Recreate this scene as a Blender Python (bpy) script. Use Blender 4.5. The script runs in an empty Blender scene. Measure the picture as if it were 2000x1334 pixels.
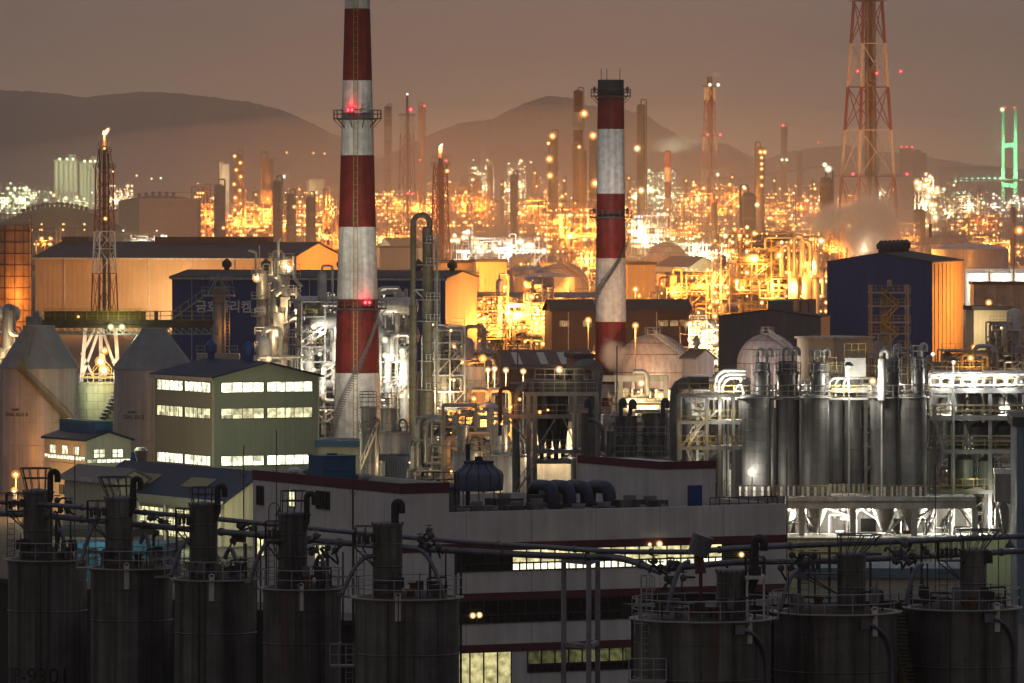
import bpy, math, random
from mathutils import Vector
K=13000.; H=40.; HZ=350.          # lens in picture widths, eye height, horizon row
sc=bpy.context.scene
COL=sc.collection
rad=math.radians; PI=math.pi
def DG(y): return K*H/(y-HZ)      # distance of flat ground seen at row y
def PX(px,D): return (px-1000)/K*D
def PZ(py,D): return H-(py-HZ)/K*D
def V(*a): return Vector(a)

class MB:
    def __init__(s): s.v=[]; s.f=[]; s.m=[]; s.mi=0
    def add(s,vs,fs):
        n=len(s.v); s.v+=[tuple(p) for p in vs]
        s.f+=[tuple(i+n for i in f) for f in fs]; s.m+=[s.mi]*len(fs); return s
    def box(s,x0,y0,z0,x1,y1,z1):
        x0,x1=min(x0,x1),max(x0,x1); y0,y1=min(y0,y1),max(y0,y1); z0,z1=min(z0,z1),max(z0,z1)
        return s.add([(x0,y0,z0),(x1,y0,z0),(x1,y1,z0),(x0,y1,z0),(x0,y0,z1),(x1,y0,z1),(x1,y1,z1),(x0,y1,z1)],
            [(0,3,2,1),(4,5,6,7),(0,1,5,4),(1,2,6,5),(2,3,7,6),(3,0,4,7)])
    def cbox(s,c,sx,sy,sz): return s.box(c[0]-sx/2,c[1]-sy/2,c[2]-sz/2,c[0]+sx/2,c[1]+sy/2,c[2]+sz/2)
    def tube(s,p,q,r,n=6,r2=None,cap=True,rot=0.0):
        p=Vector(p); q=Vector(q); d=q-p
        if d.length<1e-6: return s
        d.normalize(); a=Vector((0,0,1)) if abs(d.z)<.9 else Vector((1,0,0))
        u=d.cross(a).normalized(); w=d.cross(u); r2=r if r2 is None else r2
        vs=[]
        for c,rr in ((p,r),(q,r2)):
            for i in range(n):
                t=2*PI*i/n+rot; vs.append(c+u*(rr*math.cos(t))+w*(rr*math.sin(t)))
        fs=[(i,i+n,(i+1)%n+n,(i+1)%n) for i in range(n)]
        if cap: fs+=[tuple(range(n)),tuple(range(2*n-1,n-1,-1))]
        return s.add(vs,fs)
    def beam(s,p,q,w): return s.tube(p,q,w*.7071,4,rot=PI/4)
    def path(s,pts,r,n=6):
        pts=[Vector(p) for p in pts]; N=len(pts); vs=[]; u=None
        for i,p in enumerate(pts):
            a=pts[max(i-1,0)]; b=pts[min(i+1,N-1)]
            d=(b-a)
            if d.length<1e-6: d=Vector((0,0,1))
            d.normalize()
            if u is None:
                h=Vector((0,0,1)) if abs(d.z)<.9 else Vector((1,0,0)); u=d.cross(h).normalized()
            else:
                u=(u-d*u.dot(d)); u=u.normalized() if u.length>1e-6 else d.cross(Vector((.3,.5,.8))).normalized()
            w=d.cross(u)
            for k in range(n):
                t=2*PI*k/n; vs.append(p+u*(r*math.cos(t))+w*(r*math.sin(t)))
        fs=[]
        for i in range(N-1):
            for k in range(n):
                fs.append((i*n+k,i*n+n+k,i*n+n+(k+1)%n,i*n+(k+1)%n))
        fs+=[tuple(range(n)),tuple(range(N*n-1,N*n-n-1,-1))]
        return s.add(vs,fs)
    def pipe(s,pts,r,n=8,bend=None): return s.path(fillet(pts,bend or r*2.2),r,n)
    def lathe(s,prof,n=24,c=(0,0,0),a0=0,mats=None):
        vs=[]; fs=[]; m=len(prof)
        for r,z in prof:
            for i in range(n):
                t=2*PI*i/n+a0; vs.append((c[0]+r*math.cos(t),c[1]+r*math.sin(t),c[2]+z))
        for j in range(m-1):
            for i in range(n): fs.append((j*n+i,j*n+(i+1)%n,(j+1)*n+(i+1)%n,(j+1)*n+i))
        if prof[0][0]>1e-4: fs.append(tuple(range(n-1,-1,-1)))
        if prof[-1][0]>1e-4: fs.append(tuple(range((m-1)*n,m*n)))
        k=len(s.m); s.add(vs,fs)
        if mats:
            for j in range(m-1):
                for i in range(n): s.m[k+j*n+i]=mats[j]
        return s
    def ring(s,R,z,r,n=24,c=(0,0,0),a=0,b=2*PI,k=4):
        full=abs(b-a-2*PI)<1e-6; N=n+(0 if full else 1)
        pts=[(c[0]+R*math.cos(a+(b-a)*i/n),c[1]+R*math.sin(a+(b-a)*i/n),c[2]+z) for i in range(n+1)]
        return s.path(pts,r,k)
    def ball(s,c,r,n=10,m=6,sz=1.0):
        prof=[(r*math.sin(PI*j/m),-r*sz*math.cos(PI*j/m)) for j in range(m+1)]
        return s.lathe(prof,n,c)
    def rail(s,pts,h=1.1,sp=1.6,r=.035,mid=True):
        pts=[Vector(p) for p in pts]
        for a,b in zip(pts,pts[1:]):
            L=(b-a).length; k=max(1,round(L/sp))
            for i in range(k+1):
                p=a.lerp(b,i/k); s.beam(p,p+V(0,0,h),r*1.7)
            s.beam(a+V(0,0,h),b+V(0,0,h),r*1.8)
            if mid: s.beam(a+V(0,0,h*.5),b+V(0,0,h*.5),r*1.6)
        return s
    def ringrail(s,R,z,h=1.1,posts=12,r=.035,c=(0,0,0),seg=28,a=0,b=2*PI):
        for q in (h,h*.5): s.ring(R,z+q,r,seg,c,a,b)
        for i in range(posts+1):
            t=a+(b-a)*i/posts; p=V(c[0]+R*math.cos(t),c[1]+R*math.sin(t),c[2]+z); s.beam(p,p+V(0,0,h),r*1.7)
        return s
    def ladder(s,p,z1,w=.5,r=.03,sp=.6,cage=True,d=(0,-1)):
        x,y,z0=p; tx,ty=-d[1],d[0]
        for k in (-.5,.5): s.beam((x+tx*w*k,y+ty*w*k,z0),(x+tx*w*k,y+ty*w*k,z1),r*2)
        z=z0
        while z<z1: s.beam((x-tx*w/2,y-ty*w/2,z),(x+tx*w/2,y+ty*w/2,z),r*1.4); z+=sp
        if cage:
            z=z0+2.2
            while z<z1:
                s.path([(x+tx*w*.6*math.cos(t)+d[0]*.7*math.sin(t),y+ty*w*.6*math.cos(t)+d[1]*.7*math.sin(t),z) for t in (0,.8,1.57,2.34,PI)],r*.8,4); z+=1.5
            for t in (.8,1.57,2.34):
                s.beam((x+tx*w*.6*math.cos(t)+d[0]*.7*math.sin(t),y+ty*w*.6*math.cos(t)+d[1]*.7*math.sin(t),z0+2.2),(x+tx*w*.6*math.cos(t)+d[0]*.7*math.sin(t),y+ty*w*.6*math.cos(t)+d[1]*.7*math.sin(t),z1),r*1.2)
        return s
    def stair(s,p,q,w=.8,r=.04,rails=True,side=None):
        p=Vector(p); q=Vector(q); d=q-p; h=Vector((d.x,d.y,0)); t=Vector((-h.y,h.x,0)).normalized()*w/2
        for k in (-1,1):
            s.beam(p+t*k,q+t*k,.18)
            if rails:
                s.beam(p+t*k+V(0,0,1),q+t*k+V(0,0,1),r*1.6)
                for i in range(5):
                    c=p.lerp(q,i/4)+t*k; s.beam(c,c+V(0,0,1),r*1.4)
        n=max(2,int(abs(d.z)/.28))
        for i in range(n):
            c=p.lerp(q,(i+.5)/n); s.cbox(c,max(abs(t.x)*2,.24),max(abs(t.y)*2,.24),.05)
        return s
    def prism(s,poly,d):
        n=len(poly); d=Vector(d); vs=[Vector(p) for p in poly]; vs+= [p+d for p in vs]
        fs=[tuple(range(n-1,-1,-1)),tuple(range(n,2*n))]+[(i,(i+1)%n,(i+1)%n+n,i+n) for i in range(n)]
        return s.add(vs,fs)
def fillet(pts,R,k=4):
    pts=[Vector(p) for p in pts]; out=[pts[0]]
    for a,b,c in zip(pts,pts[1:],pts[2:]):
        u=(a-b); v=(c-b); L=min(R,u.length*.48,v.length*.48); u.normalize(); v.normalize()
        p=b+u*L; q=b+v*L
        for i in range(k+1):
            t=i/k; out.append(p*(1-t)**2+b*2*t*(1-t)+q*t*t)
    out.append(pts[-1]); return out

MESHES={}
def mesh(name,mb,mats):
    me=bpy.data.meshes.new(name); me.from_pydata(mb.v,[],mb.f); me.update()
    mats=mats if isinstance(mats,(list,tuple)) else [mats]
    for m in mats: me.materials.append(m)
    if len(mats)>1: me.polygons.foreach_set('material_index',mb.m)
    me.shade_smooth(); me.set_sharp_from_angle(angle=rad(38))
    return me
def link(name,me,parent=None,loc=(0,0,0),sc_=None,rz=0):
    o=bpy.data.objects.new(name,me); COL.objects.link(o)
    if parent: o.parent=parent
    o.location=loc
    if sc_ is not None: o.scale=(sc_,)*3 if not isinstance(sc_,(tuple,list)) else sc_
    if rz: o.rotation_euler.z=rz
    return o
def part(name,mb,mats,parent=None,loc=(0,0,0),label=None):
    o=link(name,mesh(name,mb,mats),parent,loc)
    if label: o['label']=label
    return o
def thing(name,label,cat,loc=(0,0,0),rz=0,group=None):
    o=bpy.data.objects.new(name,None); COL.objects.link(o); o.empty_display_size=.5
    o.location=loc; o.rotation_euler=(0,0,rz); o['label']=label; o['category']=cat; o['kind']='thing'
    if group: o['group']=group
    return o
def tag(o,label,cat,group=None):
    o['label']=label; o['category']=cat; o['kind']='thing'
    if group: o['group']=group
    return o
def struct(name,mb,mats,loc=(0,0,0),kind='structure'):
    o=part(name,mb,mats,None,loc); o['kind']=kind; return o
def base(px,D,z=0): return (PX(px,D),D,z)

# ---------------------------------------------------------------- materials
MATS={}
def mat(name,col,rough=.6,metal=0,noise=.18,scale=.6,streak=0,rust=0,corr=0,corr_s=1.4,spec=.4,seam=0):
    if name in MATS: return MATS[name]
    m=bpy.data.materials.new(name); m.use_nodes=True; nt=m.node_tree; N=nt.nodes; L=nt.links
    b=N['Principled BSDF']; b.inputs['Roughness'].default_value=rough; b.inputs['Metallic'].default_value=metal
    b.inputs['Specular IOR Level'].default_value=spec
    tc=N.new('ShaderNodeTexCoord')
    oi=N.new('ShaderNodeObjectInfo'); om=N.new('ShaderNodeMath'); om.operation='MULTIPLY'; om.inputs[1].default_value=53; L.new(oi.outputs['Random'],om.inputs[0])
    of=N.new('ShaderNodeVectorMath'); L.new(tc.outputs['Object'],of.inputs[0]); L.new(om.outputs[0],of.inputs[1]); P0=of.outputs[0]   # every object weathers differently
    nz=N.new('ShaderNodeTexNoise'); nz.inputs['Scale'].default_value=scale; nz.inputs['Detail'].default_value=6; nz.inputs['Roughness'].default_value=.65
    L.new(P0,nz.inputs['Vector'])
    def mul(fac_out,lo,hi):
        mr=N.new('ShaderNodeMapRange'); mr.inputs['From Min'].default_value=.36; mr.inputs['From Max'].default_value=.64
        mr.inputs['To Min'].default_value=lo; mr.inputs['To Max'].default_value=hi; L.new(fac_out,mr.inputs['Value']); return mr.outputs['Result']
    f=mul(nz.outputs['Fac'],1-noise,1+noise*.6)
    def scale_col(cin,f):
        v=N.new('ShaderNodeVectorMath'); v.operation='SCALE'
        if isinstance(cin,tuple): v.inputs[0].default_value=cin
        else: L.new(cin,v.inputs[0])
        L.new(f,v.inputs['Scale']); return v.outputs[0]
    c=scale_col(tuple(col),f)
    if streak or rust:
        mp=N.new('ShaderNodeMapping'); mp.inputs['Scale'].default_value=(1.3,1.3,.035); L.new(P0,mp.inputs['Vector'])
        s2=N.new('ShaderNodeTexNoise'); s2.inputs['Scale'].default_value=1.0; s2.inputs['Detail'].default_value=5; s2.inputs['Roughness'].default_value=.7
        L.new(mp.outputs[0],s2.inputs['Vector'])
        if streak: c=scale_col(c,mul(s2.outputs['Fac'],1-streak,1+streak*.5))
        if rust:
            mp3=N.new('ShaderNodeMapping'); mp3.inputs['Scale'].default_value=(.9,.9,.06); mp3.inputs['Location'].default_value=(7,3,1); L.new(P0,mp3.inputs['Vector'])
            s3=N.new('ShaderNodeTexNoise'); s3.inputs['Detail'].default_value=6; s3.inputs['Roughness'].default_value=.75; s3.inputs['Scale'].default_value=1.2
            L.new(mp3.outputs[0],s3.inputs['Vector'])
            mr=N.new('ShaderNodeMapRange'); mr.inputs['From Min'].default_value=.54; mr.inputs['From Max'].default_value=.72; mr.inputs['To Max'].default_value=rust
            L.new(s3.outputs['Fac'],mr.inputs['Value'])
            mx=N.new('ShaderNodeMix'); mx.data_type='RGBA'; L.new(mr.outputs[0],mx.inputs[0]); L.new(c,mx.inputs[6]); mx.inputs[7].default_value=(.09,.04,.018,1); c=mx.outputs[2]
    h=None
    if corr:
        sp=N.new('ShaderNodeSeparateXYZ'); L.new(tc.outputs['Object'],sp.inputs[0])
        ad=N.new('ShaderNodeMath'); L.new(sp.outputs['X'],ad.inputs[0]); L.new(sp.outputs['Y'],ad.inputs[1])
        ml=N.new('ShaderNodeMath'); ml.operation='MULTIPLY'; L.new(ad.outputs[0],ml.inputs[0]); ml.inputs[1].default_value=2*PI/corr_s
        sn=N.new('ShaderNodeMath'); sn.operation='SINE'; L.new(ml.outputs[0],sn.inputs[0]); h=sn.outputs[0]
        bp=N.new('ShaderNodeBump'); bp.inputs['Strength'].default_value=corr; bp.inputs['Distance'].default_value=.12; L.new(h,bp.inputs['Height']); L.new(bp.outputs[0],b.inputs['Normal'])
    else:
        bp=N.new('ShaderNodeBump'); bp.inputs['Strength'].default_value=.25; bp.inputs['Distance'].default_value=.03
        L.new(nz.outputs['Fac'],bp.inputs['Height']); L.new(bp.outputs[0],b.inputs['Normal'])
    if seam:
        br=N.new('ShaderNodeTexBrick'); br.inputs['Scale'].default_value=1; br.inputs['Mortar Size'].default_value=.03; br.inputs['Brick Width'].default_value=seam; br.inputs['Row Height'].default_value=seam*.5
        br.inputs['Color1'].default_value=(1,1,1,1); br.inputs['Color2'].default_value=(.9,.9,.9,1); br.inputs['Mortar'].default_value=(.5,.5,.5,1)
        sp=N.new('ShaderNodeSeparateXYZ'); L.new(tc.outputs['Object'],sp.inputs[0]); at=N.new('ShaderNodeMath'); at.operation='ADD'
        L.new(sp.outputs['X'],at.inputs[0]); L.new(sp.outputs['Y'],at.inputs[1])
        cb=N.new('ShaderNodeCombineXYZ'); L.new(at.outputs[0],cb.inputs['X']); L.new(sp.outputs['Z'],cb.inputs['Y']); L.new(cb.outputs[0],br.inputs['Vector'])
        mx=N.new('ShaderNodeMix'); mx.data_type='RGBA'; mx.blend_type='MULTIPLY'; mx.inputs[0].default_value=1; L.new(c,mx.inputs[6]); L.new(br.outputs['Color'],mx.inputs[7]); c=mx.outputs[2]
    L.new(c,b.inputs['Base Color'])
    rr=N.new('ShaderNodeMapRange'); rr.inputs['To Min'].default_value=max(rough-.12,.05); rr.inputs['To Max'].default_value=min(rough+.15,1); L.new(nz.outputs['Fac'],rr.inputs['Value']); L.new(rr.outputs[0],b.inputs['Roughness'])
    MATS[name]=m; return m
def emit(name,col,st,sample=False):
    if name in MATS: return MATS[name]
    m=bpy.data.materials.new(name); m.use_nodes=True; nt=m.node_tree; nt.nodes.clear()
    o=nt.nodes.new('ShaderNodeOutputMaterial'); e=nt.nodes.new('ShaderNodeEmission'); e.inputs[0].default_value=(*col,1); e.inputs[1].default_value=st
    nt.links.new(e.outputs[0],o.inputs[0])
    if not sample: m.cycles.emission_sampling='NONE'
    MATS[name]=m; return m
def halo(name,col,st,alpha):
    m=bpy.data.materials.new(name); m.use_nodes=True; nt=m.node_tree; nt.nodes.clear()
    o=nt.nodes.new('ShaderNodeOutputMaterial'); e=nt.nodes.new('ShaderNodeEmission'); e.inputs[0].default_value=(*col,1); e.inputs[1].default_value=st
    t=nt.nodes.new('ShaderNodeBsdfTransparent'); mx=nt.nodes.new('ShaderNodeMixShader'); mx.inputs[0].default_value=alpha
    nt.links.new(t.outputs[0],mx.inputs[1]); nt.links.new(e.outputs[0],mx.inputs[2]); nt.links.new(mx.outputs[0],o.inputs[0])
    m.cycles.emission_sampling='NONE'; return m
def window_mat(name,col,st,cell=1.3,dark=.25,row=1.0):
    """lit glass: each pane its own brightness, blurry interior shapes"""
    m=bpy.data.materials.new(name); m.use_nodes=True; nt=m.node_tree; N=nt.nodes; L=nt.links; b=N['Principled BSDF']
    b.inputs['Base Color'].default_value=(.02,.02,.02,1); b.inputs['Roughness'].default_value=.15
    tc=N.new('ShaderNodeTexCoord'); sp=N.new('ShaderNodeSeparateXYZ'); L.new(tc.outputs['Object'],sp.inputs[0])
    ad=N.new('ShaderNodeMath'); L.new(sp.outputs['X'],ad.inputs[0]); L.new(sp.outputs['Y'],ad.inputs[1])
    dv=N.new('ShaderNodeMath'); dv.operation='DIVIDE'; L.new(ad.outputs[0],dv.inputs[0]); dv.inputs[1].default_value=cell
    fl=N.new('ShaderNodeMath'); fl.operation='FLOOR'; L.new(dv.outputs[0],fl.inputs[0])
    dz=N.new('ShaderNodeMath'); dz.operation='DIVIDE'; L.new(sp.outputs['Z'],dz.inputs[0]); dz.inputs[1].default_value=row
    fz=N.new('ShaderNodeMath'); fz.operation='FLOOR'; L.new(dz.outputs[0],fz.inputs[0])
    cb=N.new('ShaderNodeCombineXYZ'); L.new(fl.outputs[0],cb.inputs[0]); L.new(fz.outputs[0],cb.inputs[1])
    wn=N.new('ShaderNodeTexWhiteNoise'); wn.noise_dimensions='2D'; L.new(cb.outputs[0],wn.inputs['Vector'])
    nz=N.new('ShaderNodeTexNoise'); nz.inputs['Scale'].default_value=1.9/cell; nz.inputs['Detail'].default_value=5; L.new(tc.outputs['Object'],nz.inputs['Vector'])
    mr=N.new('ShaderNodeMapRange'); mr.inputs['To Min'].default_value=st*dark; mr.inputs['To Max'].default_value=st; L.new(wn.outputs['Value'],mr.inputs['Value'])
    m2=N.new('ShaderNodeMapRange'); m2.inputs['From Min'].default_value=.35; m2.inputs['From Max'].default_value=.65; m2.inputs['To Min'].default_value=.42; m2.inputs['To Max'].default_value=1.3; L.new(nz.outputs['Fac'],m2.inputs['Value'])
    ml=N.new('ShaderNodeMath'); ml.operation='MULTIPLY'; L.new(mr.outputs[0],ml.inputs[0]); L.new(m2.outputs[0],ml.inputs[1])
    b.inputs['Emission Color'].default_value=(*col,1); L.new(ml.outputs[0],b.inputs['Emission Strength'])
    MATS[name]=m; return m

SOD=(1,.345,.055); WRM=(1,.70,.36); WHT=(1,.93,.78); GRN=(.88,1,.62); RED=(1,.015,.04); BLU=(.8,.87,1)
tank_dark=mat('stained dark steel',(.14,.139,.139),.42,.35,.3,.5,.65,.8)
tank_mid=mat('stained grey steel',(.15,.15,.148),.52,.2,.25,.5,.5,.4)
steel_clean=mat('galvanised steel',(.42,.42,.41),.38,.55,.2,.8,.3,.15)
steel_grey=mat('grey painted steel',(.3,.3,.29),.5,.2,.2,.8,.2,.2)
steel_white=mat('white painted steel',(.62,.61,.57),.5,.1,.15,.8,.2,.15)
steel_black=mat('sooty steel',(.035,.033,.033),.6,.2,.3,.8,.2,.3)
rail_grey=mat('grey railing paint',(.33,.33,.32),.5,.2,.15,1,0,0)
rail_dark=mat('dark railing',(.06,.058,.057),.5,.2,.15,1,0,0)
rail_yellow=mat('yellow railing paint',(.34,.25,.045),.5,0,.2,1,0,.2)
pipe_blue=mat('grey blue pipe',(.15,.16,.19),.42,.3,.25,.6,.25,.3)
insul=mat('pipe cladding',(.5,.48,.44),.4,.5,.2,.8,.2,.2)
red_paint=mat('faded red paint',(.15,.016,.011),.6,0,.35,.7,.35,.12,spec=.25)
white_paint=mat('weathered white paint',(.56,.545,.50),.65,0,.25,.9,.28,.35)
black_paint=mat('black soot paint',(.03,.028,.028),.6,0,.3,.5)
rust_steel=mat('rusty steel',(.16,.075,.04),.65,.2,.35,.8,.3,.4)
tower_red=mat('lattice red paint',(.24,.05,.035),.6,0,.25,1)
tower_white=mat('lattice white paint',(.62,.6,.56),.6,0,.2,1)
orange_shell=mat('weathered tan shell',(.38,.25,.15),.55,.1,.25,.4,.35,.4)
concrete=mat('stained concrete',(.34,.33,.31),.85,0,.25,.3,.3)
wall_white=mat('white plaster wall',(.66,.65,.625),.8,0,.10,.35,.12,.08)
band_red=mat('maroon band',(.115,.028,.038),.6,0,.15,.5,.15)
roof_dark=mat('roof membrane',(.06,.06,.065),.8,0,.3,.4)
blue_roof=mat('blue sheet roof',(.010,.024,.075),.6,0,.2,.4,.1,0,.5,.7)
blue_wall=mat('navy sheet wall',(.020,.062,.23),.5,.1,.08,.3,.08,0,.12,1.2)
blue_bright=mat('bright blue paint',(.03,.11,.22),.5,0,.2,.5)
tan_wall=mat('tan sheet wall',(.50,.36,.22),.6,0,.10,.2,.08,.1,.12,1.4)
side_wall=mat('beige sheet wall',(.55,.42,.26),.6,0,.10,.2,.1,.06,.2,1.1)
green_wall=mat('sage sheet wall',(.31,.355,.275),.6,0,.06,.3,.07,.03,.09,.7)
cream_wall=mat('cream sheet wall',(.50,.49,.38),.6,0,.08,.3,.1,.05,.12,.7)
grey_wall=mat('grey sheet wall',(.15,.14,.145),.6,0,.1,.3,.12,.05,.2,1.2)
brown_wall=mat('brown brick wall',(.08,.045,.036),.75,0,.2,.4,.15,seam=1.2)
trim_white=mat('white trim',(.5,.49,.46),.6,0,.2,1,.3)
silo_paint=mat('silo pale paint',(.50,.46,.45),.36,.15,.14,.3,.25,.25)
cone_grey=mat('silo cone grey',(.26,.29,.32),.45,.2,.15,.3,.1,.1)
sphere_paint=mat('sphere tank paint',(.48,.40,.34),.4,.1,.15,.3,.3,.3)
asphalt=mat('asphalt yard',(.05,.048,.045),.85,0,.35,.05)
hill_mat=mat('wooded hill',(.035,.04,.028),.95,0,.5,.004)
glass_dark=mat('dark window glass',(.012,.013,.012),.08,0,.1,1)
black_mark=mat('black lettering',(.012,.012,.012),.7,0,.1,1)
white_mark=mat('white lettering',(.8,.8,.78),.7,0,.1,1)
tower_blue=mat('blue tower cladding',(.085,.105,.17),.45,.2,.25,.7)
duct_blue=mat('blue duct cladding',(.035,.048,.08),.45,.3,.25,.7)
bridge_green=mat('green lit pylon',(.3,.5,.36),.7,0,.1,.1)  # green of the floodlighting put into the base colour
frame_dark=mat('window frame',(.03,.03,.03),.5,0,.1,1)
lamp_body=mat('lamp housing',(.12,.12,.12),.5,.3,.1,1)
LAMPM={}
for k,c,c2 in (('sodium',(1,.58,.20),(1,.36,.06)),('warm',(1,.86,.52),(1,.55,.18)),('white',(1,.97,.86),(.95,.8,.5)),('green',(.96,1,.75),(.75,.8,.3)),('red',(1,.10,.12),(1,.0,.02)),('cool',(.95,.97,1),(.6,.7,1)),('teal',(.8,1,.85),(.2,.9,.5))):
    LAMPM[k]=(emit(k+' bulb',c,9),halo(k+' globe',c2,1.8,.26))  # translucent glowing shells paint the glow round each bulb
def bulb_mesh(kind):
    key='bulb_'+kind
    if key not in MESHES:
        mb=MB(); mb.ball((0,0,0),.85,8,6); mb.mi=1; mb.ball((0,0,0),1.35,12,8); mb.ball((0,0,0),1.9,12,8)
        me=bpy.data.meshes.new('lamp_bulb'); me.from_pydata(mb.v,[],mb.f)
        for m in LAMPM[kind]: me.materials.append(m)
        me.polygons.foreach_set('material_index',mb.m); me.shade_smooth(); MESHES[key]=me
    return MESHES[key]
LAMPN=0
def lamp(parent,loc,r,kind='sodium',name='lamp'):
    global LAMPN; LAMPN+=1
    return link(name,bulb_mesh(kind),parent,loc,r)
NL=0
def light(x,y,z,W,col,r=.4):
    global NL; NL+=1
    l=bpy.data.lights.new('lamp_fill_light','POINT'); l.energy=W; l.color=col; l.shadow_soft_size=r; l.cycles.max_bounces=3  # serves visible lamps and added fills without a fixture
    o=bpy.data.objects.new('lamp_fill_light',l); COL.objects.link(o); o.location=(x,y,z); return o
def plight(px,py,D,W,col,r=.4): return light(PX(px,D),D,PZ(py,D),W,col,r)
def spot(p,q,W,col,ang,r=.4):  # added spotlight, no fixture modelled
    global NL; NL+=1
    l=bpy.data.lights.new('added_spot','SPOT'); l.energy=W; l.color=col; l.shadow_soft_size=r; l.spot_size=rad(ang); l.spot_blend=.9
    o=bpy.data.objects.new('added_spot',l); COL.objects.link(o); o.location=p; o.rotation_euler=(Vector(q)-Vector(p)).to_track_quat('-Z','Y').to_euler(); return o
def text(name,body,size,parent,loc,rot,m,depth=.02,bend=0,align='CENTER',bold=0):
    cu=bpy.data.curves.new(name,'FONT'); cu.body=body; cu.size=size; cu.extrude=depth; cu.align_x=align; cu.offset=bold; cu.resolution_u=3
    t=bpy.data.objects.new(name,cu); COL.objects.link(t)
    bpy.context.view_layer.update()
    me=bpy.data.meshes.new_from_object(t.evaluated_get(bpy.context.evaluated_depsgraph_get()))
    bpy.data.objects.remove(t); me.materials.clear(); me.materials.append(m)
    if bend:      # wrap round a drum of this radius: x -> angle, front faces -y
        for v in me.vertices:
            a=v.co.x/bend; R=bend+v.co.z+.01; y=v.co.y; v.co=(R*math.sin(a),-R*math.cos(a),y)
    o=link(name,me,parent,loc); o.rotation_euler=rot; return o
# ---------------------------------------------------------------- camera, sky, air, ground, hills
cam=bpy.data.cameras.new('camera'); co=bpy.data.objects.new('camera',cam); COL.objects.link(co)
co.location=(0,0,H); co.rotation_euler=(PI/2,0,0); cam.sensor_width=36; cam.lens=36*K/2000; cam.shift_y=-(667-HZ)/2000
cam.clip_start=5; cam.clip_end=80000; sc.camera=co
w=bpy.data.worlds.new('World'); sc.world=w; w.use_nodes=True; nt=w.node_tree; N=nt.nodes; L=nt.links
bg=N['Background']
tc=N.new('ShaderNodeTexCoord'); sp=N.new('ShaderNodeSeparateXYZ'); L.new(tc.outputs['Generated'],sp.inputs[0])
# town glow on low cloud: strongest low down ahead, fading upward and behind
rp=N.new('ShaderNodeValToRGB'); L.new(sp.outputs['Z'],rp.inputs[0]); e=rp.color_ramp.elements
e[0].position=0; e[0].color=(.40,.25,.15,1); e[1].position=1; e[1].color=(.215,.23,.285,1)
for p,c in ((.012,(.32,.205,.132)),(.027,(.215,.150,.127)),(.09,(.21,.155,.13)),(.35,(.22,.205,.22))):
    q=e.new(p); q.color=(*c,1)
mr=N.new('ShaderNodeMapRange'); mr.inputs['From Min'].default_value=-1; mr.inputs['From Max'].default_value=.9; mr.inputs['To Min'].default_value=.70; mr.inputs['To Max'].default_value=1.0
L.new(sp.outputs['Y'],mr.inputs['Value'])
vm=N.new('ShaderNodeVectorMath'); vm.operation='SCALE'; L.new(rp.outputs[0],vm.inputs[0]); L.new(mr.outputs[0],vm.inputs['Scale'])
sky=N.new('ShaderNodeTexSky'); sky.sky_type='NISHITA'; sky.sun_disc=False; sky.sun_elevation=rad(-4); sky.sun_rotation=rad(200)
vs=N.new('ShaderNodeVectorMath'); vs.operation='SCALE'; L.new(sky.outputs[0],vs.inputs[0]); vs.inputs['Scale'].default_value=.10
va=N.new('ShaderNodeVectorMath'); L.new(vm.outputs[0],va.inputs[0]); L.new(vs.outputs[0],va.inputs[1]); L.new(va.outputs[0],bg.inputs[0]); bg.inputs[1].default_value=1.0
# brightest over the middle of the plant
sb=N.new('ShaderNodeMath'); sb.operation='SUBTRACT'; L.new(sp.outputs['X'],sb.inputs[0]); sb.inputs[1].default_value=.012
dv=N.new('ShaderNodeMath'); dv.operation='DIVIDE'; L.new(sb.outputs[0],dv.inputs[0]); dv.inputs[1].default_value=.06
sq=N.new('ShaderNodeMath'); sq.operation='MULTIPLY'; L.new(dv.outputs[0],sq.inputs[0]); L.new(dv.outputs[0],sq.inputs[1])
a1=N.new('ShaderNodeMath'); a1.inputs[1].default_value=1; L.new(sq.outputs[0],a1.inputs[0])
d2=N.new('ShaderNodeMath'); d2.operation='DIVIDE'; d2.inputs[0].default_value=.22; L.new(a1.outputs[0],d2.inputs[1])
a2=N.new('ShaderNodeMath'); a2.inputs[1].default_value=.90; L.new(d2.outputs[0],a2.inputs[0])
ml=N.new('ShaderNodeMath'); ml.operation='MULTIPLY'; L.new(mr.outputs[0],ml.inputs[0]); L.new(a2.outputs[0],ml.inputs[1]); cl=N.new('ShaderNodeMapping'); cl.inputs['Scale'].default_value=(14,14,90); L.new(tc.outputs['Generated'],cl.inputs['Vector']); cn=N.new('ShaderNodeTexNoise'); cn.inputs['Scale'].default_value=1.0; cn.inputs['Detail'].default_value=4; L.new(cl.outputs[0],cn.inputs['Vector'])
cm=N.new('ShaderNodeMapRange'); cm.inputs['From Min'].default_value=.3; cm.inputs['From Max'].default_value=.7; cm.inputs['To Min'].default_value=.93; cm.inputs['To Max'].default_value=1.07; L.new(cn.outputs['Fac'],cm.inputs['Value'])
m2=N.new('ShaderNodeMath'); m2.operation='MULTIPLY'; L.new(ml.outputs[0],m2.inputs[0]); L.new(cm.outputs[0],m2.inputs[1]); L.new(m2.outputs[0],vm.inputs['Scale'])
vt=sc.view_settings; vt.view_transform='Standard'; vt.look='None'; vt.exposure=0; vt.gamma=1; vt.use_curve_mapping=False
cy=sc.cycles; cy.use_denoising=True; cy.max_bounces=5; cy.diffuse_bounces=2; cy.glossy_bounces=2; cy.transparent_max_bounces=12; cy.volume_bounces=1
cy.sample_clamp_indirect=2.0; cy.sample_clamp_direct=0; cy.use_light_tree=True; cy.caustics_reflective=False; cy.caustics_refractive=False
cy.volume_step_rate=2.0; cy.volume_max_steps=96
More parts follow.
